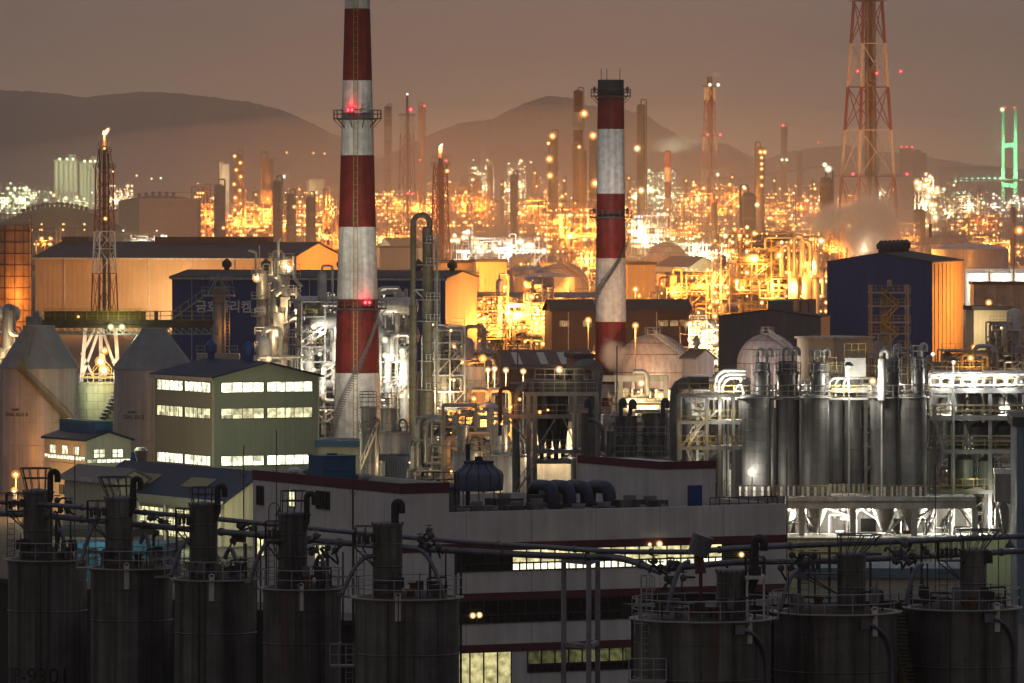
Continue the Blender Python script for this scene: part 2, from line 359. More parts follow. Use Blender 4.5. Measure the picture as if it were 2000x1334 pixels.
# air
HZBOX=True
if HZBOX:
    m=bpy.data.materials.new('night air'); m.use_nodes=True; nt=m.node_tree; nt.nodes.clear(); o=nt.nodes.new('ShaderNodeOutputMaterial')
    pv=nt.nodes.new('ShaderNodeVolumePrincipled'); pv.inputs['Color'].default_value=(.95,.90,.84,1); pv.inputs['Density'].default_value=6.6e-5; pv.inputs['Anisotropy'].default_value=.45
    nt.links.new(pv.outputs[0],o.inputs['Volume'])
    mb=MB(); mb.box(-6000,-60,-1,6000,19000,460); h=struct('haze',mb,m,kind='stuff')
# ground sheet
mb=MB(); mb.add([(-9000,-200,0),(9000,-200,0),(9000,40000,0),(-9000,40000,0)],[(0,1,2,3)]); struct('ground',mb,asphalt)
# hills
def hill(name,pts,D,depth,seed):
    rnd=random.Random(seed); n=150; x0=pts[0][0]; x1=pts[-1][0]; vs=[]; m=9
    def top(px):
        for a,b in zip(pts,pts[1:]):
            if a[0]<=px<=b[0]:
                t=(px-a[0])/(b[0]-a[0]); t=t*t*(3-2*t)*.5+t*.5; return a[1]+(b[1]-a[1])*t
        return pts[-1][1]
    jit=[rnd.uniform(-1,1) for _ in range(n+1)]
    for j in range(m):
        t=j/(m-1)
        for i in range(n+1):
            px=x0+(x1-x0)*i/n; z=max(PZ(top(px)+jit[i]*1.5,D),1)
            prof=math.sin(PI*min(t*1.0,1))**.8 if 0<t<1 else 0
            zz=z*prof*(1+.05*math.sin(i*.31+j*1.7)*(1 if j!=m//2 else 0)*.8) if j!=m//2 else z
            if j!=m//2: zz=min(zz,z*(.97-abs(t-.5)*.35))
            vs.append((PX(px,D),D+(t-.5)*depth,max(zz,-.5)))
    fs=[(j*(n+1)+i,j*(n+1)+i+1,(j+1)*(n+1)+i+1,(j+1)*(n+1)+i) for j in range(m-1) for i in range(n)]
    mb=MB(); mb.add(vs,fs); return struct(name,mb,hill_mat)
hill('hill',[(-260,200),(0,176),(60,178),(125,183),(160,191),(215,184),(290,179),(340,181),(410,189),(480,198),(545,213),(600,236),(660,266),(725,305),(800,345),(860,372)],16500,3000,1)
hill('hill',[(690,350),(740,310),(800,282),(850,258),(905,238),(960,233),(1000,212),(1035,197),(1072,187),(1110,190),(1150,206),(1200,210),(1255,222),(1300,250),(1345,278),(1390,281),(1420,280),(1462,303),(1505,330),(1560,365)],15000,2600,2)
hill('hill',[(1430,350),(1500,308),(1545,295),(1600,287),(1660,284),(1720,296),(1780,300),(1840,312),(1910,322),(1980,330),(2060,326),(2300,345)],17500,2600,3)
# ---------------------------------------------------------------- builders
COLS={'sodium':SOD,'warm':WRM,'white':WHT,'green':GRN,'red':RED,'cool':BLU,'teal':(.3,1,.6)}
def unit(label,px,by,wpx,hpx,dep,seed,kind,nl,nv=4,m=None,watts=0,group='lit process units of the far plant',rz=None,lampr=2.0,kind2=None,pipes=26,nlights=2,lv=None,D=None,rails=True,lmax=1.0,vs=1.0,name='process_unit'):
    """open steel rack with decks, rails, pipes, vessels and work lamps"""
    rnd=random.Random(seed); D=D or DG(by); s=K/D; w=wpx/s; h=hpx/s; d=dep
    m=m or steel_grey
    t=thing(name,label,'process unit',base(px,D),rad(12) if rz is None else rz,group)
    nx=max(2,round(w/6)); ny=2; lv=lv or max(2,round(h/5.5)); top=[1.0 if rnd.random()<.5 else rnd.uniform(.55,.95) for _ in range(nx)]
    th=max(.16,.9/s)
    fr=MB(); dk=MB(); rl=MB(); pp=MB()
    xs=[-w/2+w*i/nx for i in range(nx+1)]; ys=[-d/2,d/2]
    for i,x in enumerate(xs):
        ht=h*max(top[max(i-1,0)],top[min(i,nx-1)])
        for y in ys: fr.beam((x,y,0),(x,y,ht),th*1.5)
    for k in range(1,lv+1):
        z=h*k/lv
        for i in range(nx):
            if z>h*top[i]+.01: continue
            x0,x1=xs[i],xs[i+1]
            for y in ys: fr.beam((x0,y,z),(x1,y,z),th*1.3)
            fr.beam((x0,ys[0],z),(x0,ys[1],z),th); fr.beam((x1,ys[0],z),(x1,ys[1],z),th)
            if rnd.random()<.72: dk.box(x0,ys[0],z,x1,ys[1],z+.12)
            if rails and rnd.random()<.8: rl.rail([(x0,ys[0],z+.1),(x1,ys[0],z+.1)],1.1,2.5,max(.03,.22/s))
            if rnd.random()<.35: fr.beam((x0,ys[0],z-h/lv),(x1,ys[0],z),th*.8)
            if rnd.random()<.2: pp.stair((x0,ys[0]-.6,z-h/lv),(x1,ys[0]-.6,z),.8,.05)
    for _ in range(pipes):
        r=rnd.choice((.12,.18,.25,.4))*max(1,2.2/s)
        z=h*rnd.randint(0,lv-1)/lv+rnd.uniform(.8,h/lv*.9); x0=rnd.uniform(-w/2,w/2); x1=rnd.uniform(-w/2,w/2); y=rnd.uniform(-d/2-.5,d/2)
        z2=min(h*.98,max(.5,z+rnd.uniform(-1,1)*h/lv*2))
        pp.pipe([(x0,y,z2),(x0,y,z),(x1,y,z),(x1,y,max(.3,z-rnd.uniform(1,6)))],r,6)
    part('frame',fr,m,t)
    if dk.v: part('deck',dk,m,t)
    if rl.v: part('handrail',rl,rnd.choice((rail_grey,rail_yellow)),t)
    warm_=group is not None and kind=='sodium'
    part('pipework',pp,rnd.choice((rust_steel,orange_shell,steel_grey) if warm_ else (insul,steel_white,steel_grey)),t)
    for q in range(nv):
        mb=MB(); 
        if rnd.random()<.6:
            r=vs*rnd.uniform(.7,1.6)*max(1,1.6/s**.5); vh=rnd.uniform(.3,1.05)*h; x=rnd.uniform(-w/2+r,w/2-r) if w>2*r else 0; y=rnd.uniform(-d/2,0); z0=rnd.choice((0,h*.25))
            mb.lathe([(0,z0),(r*.7,z0+r*.15),(r,z0+r*.5),(r,z0+vh),(r*.75,z0+vh+r*.42),(r*.3,z0+vh+r*.6),(0,z0+vh+r*.62)],14,(x,y,0)); mb.ring(r*1.05,z0+vh*.6,.08,14,(x,y,0))
            if rnd.random()<.6: mb.pipe([(x,y,z0+vh+r*.5),(x,y,z0+vh+r*1.8),(x+r*2.2,y,z0+vh+r*1.8),(x+r*2.2,y,z0)],r*.28,6)
        else:
            r=rnd.uniform(.8,1.6); x=rnd.uniform(-w/2,w/2-6); L=rnd.uniform(5,9); y=rnd.uniform(-d/2,d/4); z=h*rnd.randint(0,lv-1)/lv+r+.3
            prof=[(0,0),(r*.7,r*.2),(r,r*.6),(r,L-r*.6),(r*.7,L-r*.2),(0,L)]
            k=len(mb.v); mb.lathe(prof,12); mb.v[k:]=[(x+v[2],y+v[1],z+v[0]) for v in mb.v[k:]]; mb.f=[f[::-1] for f in mb.f]
        part('vessel',mb,rnd.choice((rust_steel,orange_shell,steel_grey) if warm_ else (insul,steel_grey,steel_white,m)),t)
    for q in range(min(nl if group is None else int(nl*2.3),100)):
        k=rnd.randint(1,lv); i=rnd.randint(0,nx-1); z=min(h*k/lv,h*top[i])*lmax+rnd.choice((-.6,-.6,1.8))
        lamp(t,(xs[i]+(xs[i+1]-xs[i])*rnd.choice((.02,.25,.5,.75)),rnd.choice((-d/2-.5,-d/2-.7,-d/2-.6,0)),z),lampr/s*rnd.choice((.4,.5,.6,.75,.9,1.3)),kind2 if (kind2 and rnd.random()<.3) else kind)
    if watts:
        for q in range(nlights):
            x=(-.5+(q+.5)/nlights)*w*.9; r=rad(12) if rz is None else rz
            X=PX(px,D)+x; light(X,D-d*.5-rnd.uniform(1.5,4),h*rnd.uniform(.35,.8),watts*(1.0 if group is None else 2.2),COLS[kind],.6)
            if q%2==0: light(X+w*.2,D,h*rnd.uniform(.2,.9),watts*.5,COLS[kind],.6)
    return t
def column(label,px,top,by,wpx,m,kind=None,lamps=(),bands=None,plat=(.35,.62,.97),seed=0,dome=True,pipe=True,group='tall process columns',cat='column',lampr=2.4,name='process_column',D=None,vent=True,skirt=1.0):
    rnd=random.Random(seed+px); D=D or DG(by); s=K/D; R=wpx/s/2; h=PZ(top,D); n=20
    t=thing(name,label,cat,base(px,D),rnd.uniform(0,6),group); t.rotation_euler.z=0
    mb=MB(); mats=[m]
    if bands:
        mats=[b[0] for b in bands]; prof=[]; mi=[]
        for k,(bm,y0,y1) in enumerate(bands):   # from the bottom up
            prof+=[(R,PZ(y1,D))]; mi.append(k)
        prof.append((R,h)); mb.lathe(prof,n,mats=mi); mb.mi=len(bands)-1
        mb.lathe([(R,h),(R*.8,h+R*.35),(0,h+R*.55)],n)
    else:
        k=rnd.uniform(.3,.6) if skirt!=1 else .5
        mb.lathe([(R*skirt,0),(R*skirt,h*k),(R,h*k+R*.8),(R,h-R*.6),(R*.8,h-R*.2),(R*.35,h),(0,h+.01)],n)
        for q in range(1,int(h/6)+1): mb.ring(R*1.03,h*q/(int(h/6)+1),max(.06,.2/s),n)
    part('shell',mb,mats,t)
    pf=MB()
    for q in plat:
        z=h*q; pf.lathe([(R,z),(R+1.0+.6/s,z),(R+1.0+.6/s,z+.12),(R,z+.12)],14); pf.ringrail(R+.95+.6/s,z+.1,1.1,9,max(.03,.25/s),seg=14)
    if pf.v: part('platform',pf,rail_grey,t)
    if pipe:
        mb=MB(); a=rnd.choice((-.6,.5,2.6)); r=max(R*.16,.12); x=(R+r*1.5)*math.cos(a); y=-(R+r*1.5)*abs(math.sin(a))
        mb.pipe([(0,0,h-R*.3),(0,0,h+R*1.0),(x*1.1,y,h+R*1.0),(x*1.1,y,.5)],r,6); part('vent_pipe' if vent else 'riser_pipe',mb,m if not bands else steel_grey,t)
        mb=MB(); mb.ladder((-R*.8,-R*.75,0),h,.5,max(.03,.2/s),1.2,cage=False); part('ladder',mb,rail_grey,t)
    for (dx,y,*k) in lamps:
        kk=k[0] if k else kind; lamp(t,(dx/s,-R-1.6,PZ(y,D)),(k[1] if len(k)>1 else lampr)/s,kk)
    return t
def lattice(label,px,top,by,wb,wt,nseg,cols,pipe_r=0,group='lattice flare and vent towers',cat='flare tower',name='flare_tower',seg_rows=None,D=None,rot=rad(24),pipetop=0,pipem=None,th=None,xb=1,plats=(),legk=1.5):
    """square lattice mast; cols = paint of each section from the bottom up"""
    D=D or DG(by); s=K/D; h=PZ(top,D); t=thing(name,label,cat,base(px,D),rot,group)
    k=1/(math.cos(rot)+math.sin(rot)); th=th or max(.14,.85/s)
    rows=[PZ(y,D) for y in seg_rows] if seg_rows else [h*(1-(1-i/nseg)**1.15) for i in range(nseg+1)]
    half=lambda z:(wb+(wt-wb)*min(z/h,1))/s/2*k*1.0
    for i,(z0,z1) in enumerate(zip(rows,rows[1:])):
        a=half(z0); b=half(z1); mb=MB()
        A=[(-a,-a,z0),(a,-a,z0),(a,a,z0),(-a,a,z0)]; B=[(-b,-b,z1),(b,-b,z1),(b,b,z1),(-b,b,z1)]
        for q in range(4):
            mb.beam(A[q],B[q],th*legk); r=(q+1)%4
            mb.beam(B[q],B[r],th)
            p0,p1,q0,q1=Vector(A[q]),Vector(B[q]),Vector(A[r]),Vector(B[r])
            for u in range(xb):
                c0=p0.lerp(p1,u/xb);c1=p0.lerp(p1,(u+1)/xb);d0=q0.lerp(q1,u/xb);d1=q0.lerp(q1,(u+1)/xb)
                mb.beam(c0,d1,th*.75); mb.beam(d0,c1,th*.75)
        part('lattice_section',mb,cols[i%len(cols)],t)
    for z in plats:
        z=PZ(z,D); a=half(z)*1.25+.5; mb=MB(); mb.box(-a,-a,z-.15,a,a,z); mb.rail([(-a,-a,z),(a,-a,z),(a,a,z),(-a,a,z),(-a,-a,z)],1.2,2,max(.04,.3/s)); part('platform',mb,rail_dark,t)
    if pipe_r:
        mb=MB(); z1=PZ(pipetop or top,D); mb.lathe([(pipe_r/s,0),(pipe_r/s,z1),(pipe_r/s*.8,z1+.01),(0,z1-.3)],14)
        part('flare_pipe',mb,pipem or steel_grey,t)
        mb=MB(); mb.ladder((0,-pipe_r/s-.3,0),z1*.98,.6,max(.03,.2/s),1.5,cage=False); mb.tube((pipe_r/s*1.3,0,0),(pipe_r/s*1.3,0,z1*.93),pipe_r/s*.25); part('ladder',mb,rail_dark,t)
    t['s']=s; return t
def chimney(label,px,D,rows,mats,r_of,plats,group=None,name='chimney'):
    s=K/D; t=thing(name,label,'chimney',base(px,D),0,group); n=40
    prof=[];mi=[];ml=list(dict.fromkeys(mats))
    zs=[max(PZ(y,D),0) for y in rows]     # bottom up
    for a,b,m in zip(zs,zs[1:],mats):
        k=max(1,int((b-a)/2.5))
        for q in range(k): prof.append((r_of(a+(b-a)*q/k),a+(b-a)*q/k)); mi.append(ml.index(m))
    prof.append((r_of(zs[-1]),zs[-1])); prof.append((r_of(zs[-1])*.8,zs[-1]+.02)); mi.append(ml.index(mats[-1])); prof.append((r_of(zs[-1])*.8,zs[-1]-3)); mi.append(ml.index(mats[-1]))
    mb=MB(); mb.lathe(prof,n,mats=mi); part('shell',mb,ml,t)
    for y in plats:
        z=PZ(y,D); R=r_of(z); mb=MB(); mb.lathe([(R,z-.2),(R+1.25,z-.05),(R+1.25,z+.1),(R,z+.1)],n); mb.ringrail(R+1.2,z+.1,1.15,22,.05,seg=40)
        for q in range(10):
            a=2*PI*q/10; mb.beam((R*math.cos(a),R*math.sin(a),z-1.3),((R+1.2)*math.cos(a),(R+1.2)*math.sin(a),z-.05),.1)
        part('platform',mb,rail_dark,t)
    return t
def building(label,px,D,yaw,wr,wl,ez,cat='building',name='warehouse',wall=None,wall2=None,roof=None,ridge='v',rise=0,over=.5,trim=None,group=None,flat=None,rthick=.25,par=.0):
    """corner (px,D) is the nearest upright edge; right face runs along local x, left face along local y"""
    s=K/D; a=wr/(s*math.cos(yaw)); b=wl/(s*math.sin(yaw)); t=thing(name,label,cat,base(px,D),yaw,group)
    t['dims']=(a,b); wall2=wall2 or wall
    mb=MB(); e=ez
    if rise and ridge=='v': 
        mb.mi=0; mb.add([(0,0,0),(a,0,0),(a,0,e),(a/2,0,e+rise),(0,0,e)],[(0,1,2,3,4)]); mb.add([(0,b,0),(a,b,0),(a,b,e),(a/2,b,e+rise),(0,b,e)],[(4,3,2,1,0)])
        mb.mi=1; mb.add([(0,0,0),(0,b,0),(0,b,e),(0,0,e)],[(3,2,1,0)][::1]); mb.add([(a,0,0),(a,b,0),(a,b,e),(a,0,e)],[(0,1,2,3)])
    elif rise:
        mb.mi=0; mb.add([(0,0,0),(a,0,0),(a,0,e),(0,0,e)],[(0,1,2,3)]); mb.add([(0,b,0),(a,b,0),(a,b,e),(0,b,e)],[(3,2,1,0)])
        mb.mi=1; mb.add([(0,0,0),(0,b,0),(0,b,e),(0,b/2,e+rise),(0,0,e)],[(4,3,2,1,0)]); mb.add([(a,0,0),(a,b,0),(a,b,e),(a,b/2,e+rise),(a,0,e)],[(0,1,2,3,4)])
    else:
        mb.mi=0; mb.add([(0,0,0),(a,0,0),(a,b,0),(0,b,0),(0,0,e),(a,0,e),(a,b,e),(0,b,e)],[(0,1,5,4),(2,3,7,6),(4,5,6,7)]); mb.mi=1; mb.add([(a,0,0),(a,b,0),(a,b,e),(a,0,e),(0,0,0),(0,b,0),(0,b,e),(0,0,e)],[(0,1,2,3),(7,6,5,4)])
    part('wall',mb,[wall,wall2],t)
    if rise:
        mb=MB(); o=over; k=rthick
        if ridge=='v':
            sl=rise/(a/2); dz=o*sl
            for x0,x1 in ((-o,a/2),(a+o,a/2)):
                mb.prism([(x0,-o,e-dz+.02),(x1,-o,e+rise+.02),(x1,-o,e+rise+k),(x0,-o,e-dz+k)],(0,b+2*o,0))
        else:
            sl=rise/(b/2); dz=o*sl
            for y0,y1 in ((-o,b/2),(b+o,b/2)):
                mb.prism([(-o,y0,e-dz+.02),(-o,y1,e+rise+.02),(-o,y1,e+rise+k),(-o,y0,e-dz+k)],(a+2*o,0,0))
        part('roof',mb,roof,t)
    if trim:
        mb=MB()
        mb.box(-over-.05,-over,e-.45,-over+.12,b+over,e+.02) if ridge=='v' else mb.box(-over,-over-.05,e-.45,a+over,-over+.12,e+.02)
        part('gutter',mb,trim,t)
    return t
def roof_vents(t,pts,R=.9,m=None):
    for (x,y,z) in pts:
        mb=MB(); mb.lathe([(R*.6,z-.6),(R*.6,z+.7),(R,z+.8),(R*1.05,z+1.3),(R,z+1.8),(R*.75,z+2.0),(R*.25,z+2.5),(0,z+2.6)],14,(x,y,0)); part('roof_vent',mb,m or roof_dark,t)
def windows(t,face,cells,z0,z1,glassm,frm=None,pr=.04,sill=True,mull=None,div=1):
    """row of windows on local face 'x' (right, y=0) or 'y' (left, x=0); cells = [(u0,u1),...]"""
    for (u0,u1) in cells:
        g=MB(); f=MB(); w=.07
        B=(lambda m,a,b,c,d,o0,o1:m.box(a,-o1,c,b,-o0,d)) if face=='x' else (lambda m,a,b,c,d,o0,o1:m.box(-o1,a,c,-o0,b,d))
        B(g,u0,u1,z0,z1,.004,pr)
        B(f,u0-w,u1+w,z0-w,z0,.004,pr+.05); B(f,u0-w,u1+w,z1,z1+w,.004,pr+.05); B(f,u0-w,u0,z0,z1,.004,pr+.05); B(f,u1,u1+w,z0,z1,.004,pr+.05)
        n=max(1,round((u1-u0)/mull)) if mull else 1
        for i in range(1,n): x=u0+(u1-u0)*i/n; B(f,x-.045,x+.045,z0,z1,pr,pr+.04)
        for j in range(1,div): z=z0+(z1-z0)*j/div; B(f,u0,u1,z-.035,z+.035,pr,pr+.035)
        wdw=part('window',f,frm or frame_dark,t); part('pane',g,glassm,wdw)
def tank(label,px,top,by,wpx,m,roofk=.12,D=None,group='round storage tanks',rings=3,stair=True,name='storage_tank'):
    D=D or DG(by); s=K/D; R=wpx/s/2; h=PZ(top,D); t=thing(name,label,'tank',base(px,D),0,group)
    mb=MB(); mb.lathe([(R,0),(R,h)],40); 
    for q in range(1,rings+1): mb.ring(R+.02,h*q/(rings+.02),max(.07,.3/s),40)
    part('shell',mb,m,t); mb=MB(); mb.lathe([(R,h),(R*.8,h+R*roofk*.45),(R*.5,h+R*roofk*.8),(0,h+R*roofk)],40); part('roof',mb,m,t)
    mb=MB(); mb.ringrail(R-.1,h,1.1,24,max(.03,.25/s),seg=36); part('handrail',mb,rail_grey,t)
    if stair:
        mb=MB(); n=26
        for i in range(n):
            a=-2.6+1.9*i/n; z=h*(i+.5)/n; c=((R+.5)*math.cos(a),(R+.5)*math.sin(a)); mb.cbox((c[0],c[1],z),.9,.9,.08); mb.beam((c[0]*1.03,c[1]*1.03,z),(c[0]*1.03,c[1]*1.03,z+1.1),.07)
        part('stair',mb,rail_grey,t)
    return t
def sphere(label,px,cy_,by,rpx,D=None,group='spherical gas tanks',m=None):
    D=D or DG(by); s=K/D; R=rpx/s; zc=PZ(cy_,D); t=thing('spherical_tank',label,'gas sphere',base(px,D),0,group)
    mb=MB(); mb.ball((0,0,zc),R,48,28); part('shell',mb,m or sphere_paint,t)
    mb=MB()
    for f in (-.45,.05,.5,.78): mb.ring(R*math.sqrt(1-f*f)+.02,zc+R*f,max(.06,.3/s),48)
    part('weld_band',mb,rust_steel,t)
    for q in range(8):
        a=2*PI*q/8+.2; mb=MB(); mb.tube((R*.95*math.cos(a),R*.95*math.sin(a),0),(R*.95*math.cos(a),R*.95*math.sin(a),zc),R*.06,8); part('leg',mb,steel_white,t)
    mb=MB(); mb.lathe([(R*.22,zc+R*.975),(R*.22,zc+R*1.0),(0,zc+R*1.0)],16); mb.ringrail(R*.22,zc+R,1.1,8,max(.035,.3/s),seg=16)
    n=30
    for i in range(n):
        th=1.45-i/n*1.15; a=-.35-i/n*1.2; c=(R*1.03*math.sin(th)*math.cos(a),R*1.03*math.sin(th)*math.sin(a),zc+R*1.03*math.cos(th)); mb.cbox(c,.7,.7,.08); mb.beam(c,(c[0],c[1],c[2]+1),.06)
    part('top_walkway',mb,rail_grey,t); return t
def street_lamp(label,px,top,by,kind,watts=0,D=None,arm=0,r=2.6,group='lamp posts in the yards',lz=None):
    r*=.75
    D=D or DG(by); s=K/D; h=PZ(top,D); z0=lz or 0; t=thing('street_lamp',label,'lamp post',base(px,D,z0),0,group); h-=z0
    mb=MB(); mb.lathe([(.16,0),(.16,.4),(.1,.5),(.07,h)],8)
    if arm: mb.pipe([(0,0,h*.9),(0,0,h+.3),(arm,-.2,h+.35),(arm,-.2,h+.1)],.06,6)
    part('pole',mb,steel_grey,t)
    mb=MB(); mb.lathe([(.1,.35),(.35,.2),(.5,0),(.42,-.02)],10,(arm,-.2 if arm else 0,h)); part('lamp_shade',mb,lamp_body,t)
    lamp(t,(arm,-.35,h-.15),r/s,kind)
    if watts: light(PX(px,D)+arm,D-1.2,z0+h-1.1,watts,COLS[kind],.3)
    return t
# ---------------------------------------------------------------- far plant, back to front
U=unit
DKC=mat('dark brown column shell',(.10,.075,.05),.6,.2,.3,.4,.35,.4)
U('pale green lit rack at the left edge below the dark hill',30,425,80,68,14,11,'green',30,3,steel_white,26000)
U('row of short lit stills between the left edge and the pale silo blocks',130,432,120,52,12,12,'green',16,5,steel_white,20000,kind2='warm')
U('cream lit loading rack right of the pale silo blocks',236,420,46,58,12,13,'warm',20,2,steel_white,14000)
U('copper lit rack of thin frames left of the slim white silo pair',408,476,62,112,14,14,'sodium',26,3,rust_steel,36000)
U('wide orange rack around the tallest zigzag lit column',492,474,108,84,16,15,'sodium',46,5,rust_steel,46000,nlights=3)
U('orange rack behind the dark column cluster left of the big chimney',590,474,112,92,16,16,'sodium',48,5,rust_steel,46000,kind2='warm',nlights=3)
U('low orange rack just left of the big striped chimney',636,440,58,62,14,17,'sodium',20,3,rust_steel,30000)
U('orange rack just right of the big striped chimney',752,444,92,66,16,18,'sodium',34,4,rust_steel,42000)
U('orange rack under the tall mast with the blue flame tip',812,462,104,84,16,19,'sodium',44,4,rust_steel,46000,nlights=3)
U('wide orange rack below the squat domed reactors',905,452,126,92,16,20,'sodium',64,5,rust_steel,46000,nlights=3)
U('tall cream lit rack behind the domed reactors',941,428,44,112,12,21,'green',36,2,steel_white,22000,kind2='warm')
U('tall cream lit rack with a crown of lamps left of the slim orange column',1004,428,42,110,12,22,'warm',44,2,steel_white,26000,kind2='green')
U('orange rack around the slim column left of the dark topped chimney',1046,468,104,86,16,23,'sodium',52,4,rust_steel,46000,nlights=3)
U('blazing white low rack beside the white domed tank',968,515,190,54,16,24,'white',60,6,steel_white,5000,lampr=3.0,nlights=4,kind2='warm')
U('dense orange rack at the foot of the banded column',1116,512,118,118,16,25,'sodium',66,4,rust_steel,44000,kind2='warm',nlights=3)
U('orange rack half hidden by the dark topped chimney',1196,488,96,96,16,26,'sodium',36,4,rust_steel,40000,kind2='warm')
U('pale orange rack right of the dark topped chimney under the plain column',1266,500,78,84,14,27,'warm',32,3,steel_white,15000,kind2='cool')
U('distant cream lit rack behind the short red and white stack',1284,425,66,88,12,28,'green',28,2,steel_white,20000)
U('orange grid of decks left of the distant steaming mast',1346,446,92,86,16,29,'sodium',62,3,rust_steel,42000,kind2='warm',nlights=3)
U('brightest orange grid of decks in front of the distant steaming mast',1402,470,122,104,16,30,'sodium',96,4,rust_steel,42000,nlights=3)
U('orange rack below the flat topped column with a string of lamps',1500,462,92,78,16,31,'sodium',36,4,rust_steel,40000)
U('orange rack between the twin slim columns and the great lattice tower',1582,455,78,88,16,32,'sodium',32,4,rust_steel,38000,kind2='warm')
U('orange rack seen through the legs of the great lattice tower',1680,455,104,76,16,33,'sodium',30,3,rust_steel,32000,kind2='warm')
U('white lit still frame with zigzag lamps right of the great lattice tower',1812,462,44,128,10,34,'warm',34,2,steel_white,26000,lampr=3.6)
U('dim grey rack of slim stills near the right edge',1872,456,96,96,16,35,'warm',22,6,steel_grey,14000,kind2='green')
U('low rack with sparse lamps at the far right edge',1962,432,84,58,14,36,'white',22,3,steel_grey,16000,kind2='sodium')
U('pale rack of pipes far right in front of the tank rows',1948,520,110,60,12,37,'sodium',12,3,steel_grey,16000)
U('orange rack right of the great lattice tower beneath the plume',1760,486,64,56,12,38,'sodium',14,2,rust_steel,20000)
U('low orange rack behind the tan warehouse roof at left',112,530,112,84,12,39,'sodium',16,3,rust_steel,5000)
U('low rack with one white flare of light left of the copper rack',285,520,90,62,12,40,'white',10,3,rust_steel,5000,kind2='sodium')
U('green lit yard rack beside the pale green shed',1352,532,134,58,14,41,'green',32,3,steel_grey,26000,kind2='warm')
U('orange yard rack right of the plain box store',1350,600,120,62,14,42,'sodium',22,3,steel_grey,20000,kind2='warm')
for k,(px,by,w,h,lb,kd,n) in enumerate(((1080,420,60,70,'faint orange rack on the skyline right of the slim orange column','sodium',18),(1160,416,54,60,'faint orange rack on the skyline behind the banded column','sodium',16),(1310,412,54,52,'faint cream rack on the skyline right of the short striped stack','green',14),
    (860,410,60,52,'faint orange rack on the skyline behind the dark red flare tower','sodium',14),(690,408,50,46,'faint cream rack on the skyline behind the big striped chimney','green',10),(1540,408,70,48,'faint orange rack on the skyline between the slim columns','sodium',14),(1240,414,46,56,'faint cream rack on the skyline behind the dark topped chimney','warm',12),(70,400,60,34,'faint rack on the skyline left of the pale silo blocks','green',10),(540,402,60,40,'faint rack on the skyline behind the dark column cluster','warm',8),(1720,404,60,40,'faint rack on the skyline right of the great lattice tower','warm',10),(1870,402,60,36,'faint teal lit rack on the skyline near the bridge','teal',8))):
    U(lb,px,by,w,h,12,60+k,kd,n,2,steel_grey,24000,lampr=1.6,pipes=12,nlights=1)
for k,(px,by,w,h,lb,kd,n) in enumerate(((652,505,70,60,'orange fill rack beside the tan gable, half behind the big striped chimney','sodium',30),(765,492,70,50,'orange fill rack behind the low lit shed with white roof stripes','sodium',26),(1010,556,120,34,'low orange rack in front of the white domed tank','sodium',26),(1165,548,90,56,'orange rack between the rear gas sphere and the dark topped chimney','sodium',30),(1440,520,90,64,'orange rack at the foot of the dark stout column','sodium',34),(1560,505,90,60,'orange rack left of the thick column with a lit gantry','sodium',30),(1650,520,100,56,'orange rack at the left feet of the great lattice tower','sodium',26),(1905,470,110,50,'dim rack with sparse orange lamps before the bridge','sodium',22),(350,470,70,40,'low rack with orange lamps between the arched hall and the copper rack','sodium',14),(700,470,60,60,'orange rack directly behind the big striped chimney shaft','sodium',16),(1330,480,90,40,'low orange rack behind the green lit yard','sodium',30))):
    U(lb,px,by,w,h,12,110+k,kd,n,3,rust_steel,20000,lampr=1.8,pipes=24,nlights=2)
for px,t_,by,w_,lb in ((500,372,470,9,'slim distant column in the orange rack right of the zigzag lit column'),(585,362,450,7,'slim distant column behind the dark short columns'),(735,372,440,7,'slim distant column between the big chimney and the banded column'),(980,352,440,7,'slim distant column between the two cream lit racks'),(1045,330,450,8,'slim distant column left of the column with three lamps'),(1102,345,450,7,'slim distant column right of the column with three lamps'),(1228,340,440,7,'slim distant column just right of the dark topped chimney'),(1340,345,440,7,'slim distant column in the orange grid left of the vent mast'),(1430,338,440,8,'slim distant column right of the vent mast'),(1512,345,440,7,'slim distant column beside the flat topped column'),(1590,352,450,7,'slim distant column left of the thick gantry column'),(1745,362,450,8,'slim distant column at the right leg of the great lattice tower'),(1850,380,450,7,'slim distant column right of the zigzag lit still frame'),(1915,372,440,7,'slim distant column before the bridge deck')):
    column(lb,px,t_,by,w_,orange_shell if px%2 else DKC,'sodium',[(0,t_+8,'sodium',1.6),(3,t_+34,'sodium',1.6)],plat=(.6,.95),group='slim distant columns')
# tall columns  (px, top, base, width)
R_,W_,B_=red_paint,white_paint,black_paint
column('dark squat column rising behind the tan warehouse roof',285,392,476,18,DKC,group=None)
column('dark column with caged top left of the zigzag lit column',428,360,480,20,DKC,group=None,lamps=((9,445,'sodium'),))
column('zigzag lit slim column, tallest lights left of the big chimney',465,302,474,18,orange_shell,'sodium',[(-6,305),(5,318),(-3,332),(6,345),(-7,360),(4,372),(-5,386),(6,398),(-6,410),(4,424),(-6,440),(7,452)],group=None)
column('plain brown column with stepped top right of the zigzag lit column',523,308,474,22,orange_shell,group=None)
column('dark column with cage crown, second from the big chimney side',541,352,482,17,DKC,group=None)
column('dark short column with lamp at its collar left of the chimney cluster',567,378,482,16,DKC,group=None,lamps=((8,404,'sodium'),))
column('dark column nearest the big striped chimney, cage at its top',606,383,484,17,DKC,group=None)
column('dark stub column behind the tan gable',638,446,500,12,DKC,group=None)
column('brown squat column at left behind the long dark roof',83,402,470,14,orange_shell,group=None)
column('pale slim white column beside a lit lamp, left of the chimney',558,330,430,9,steel_white,group=None,lamps=((-3,345,'white'),))
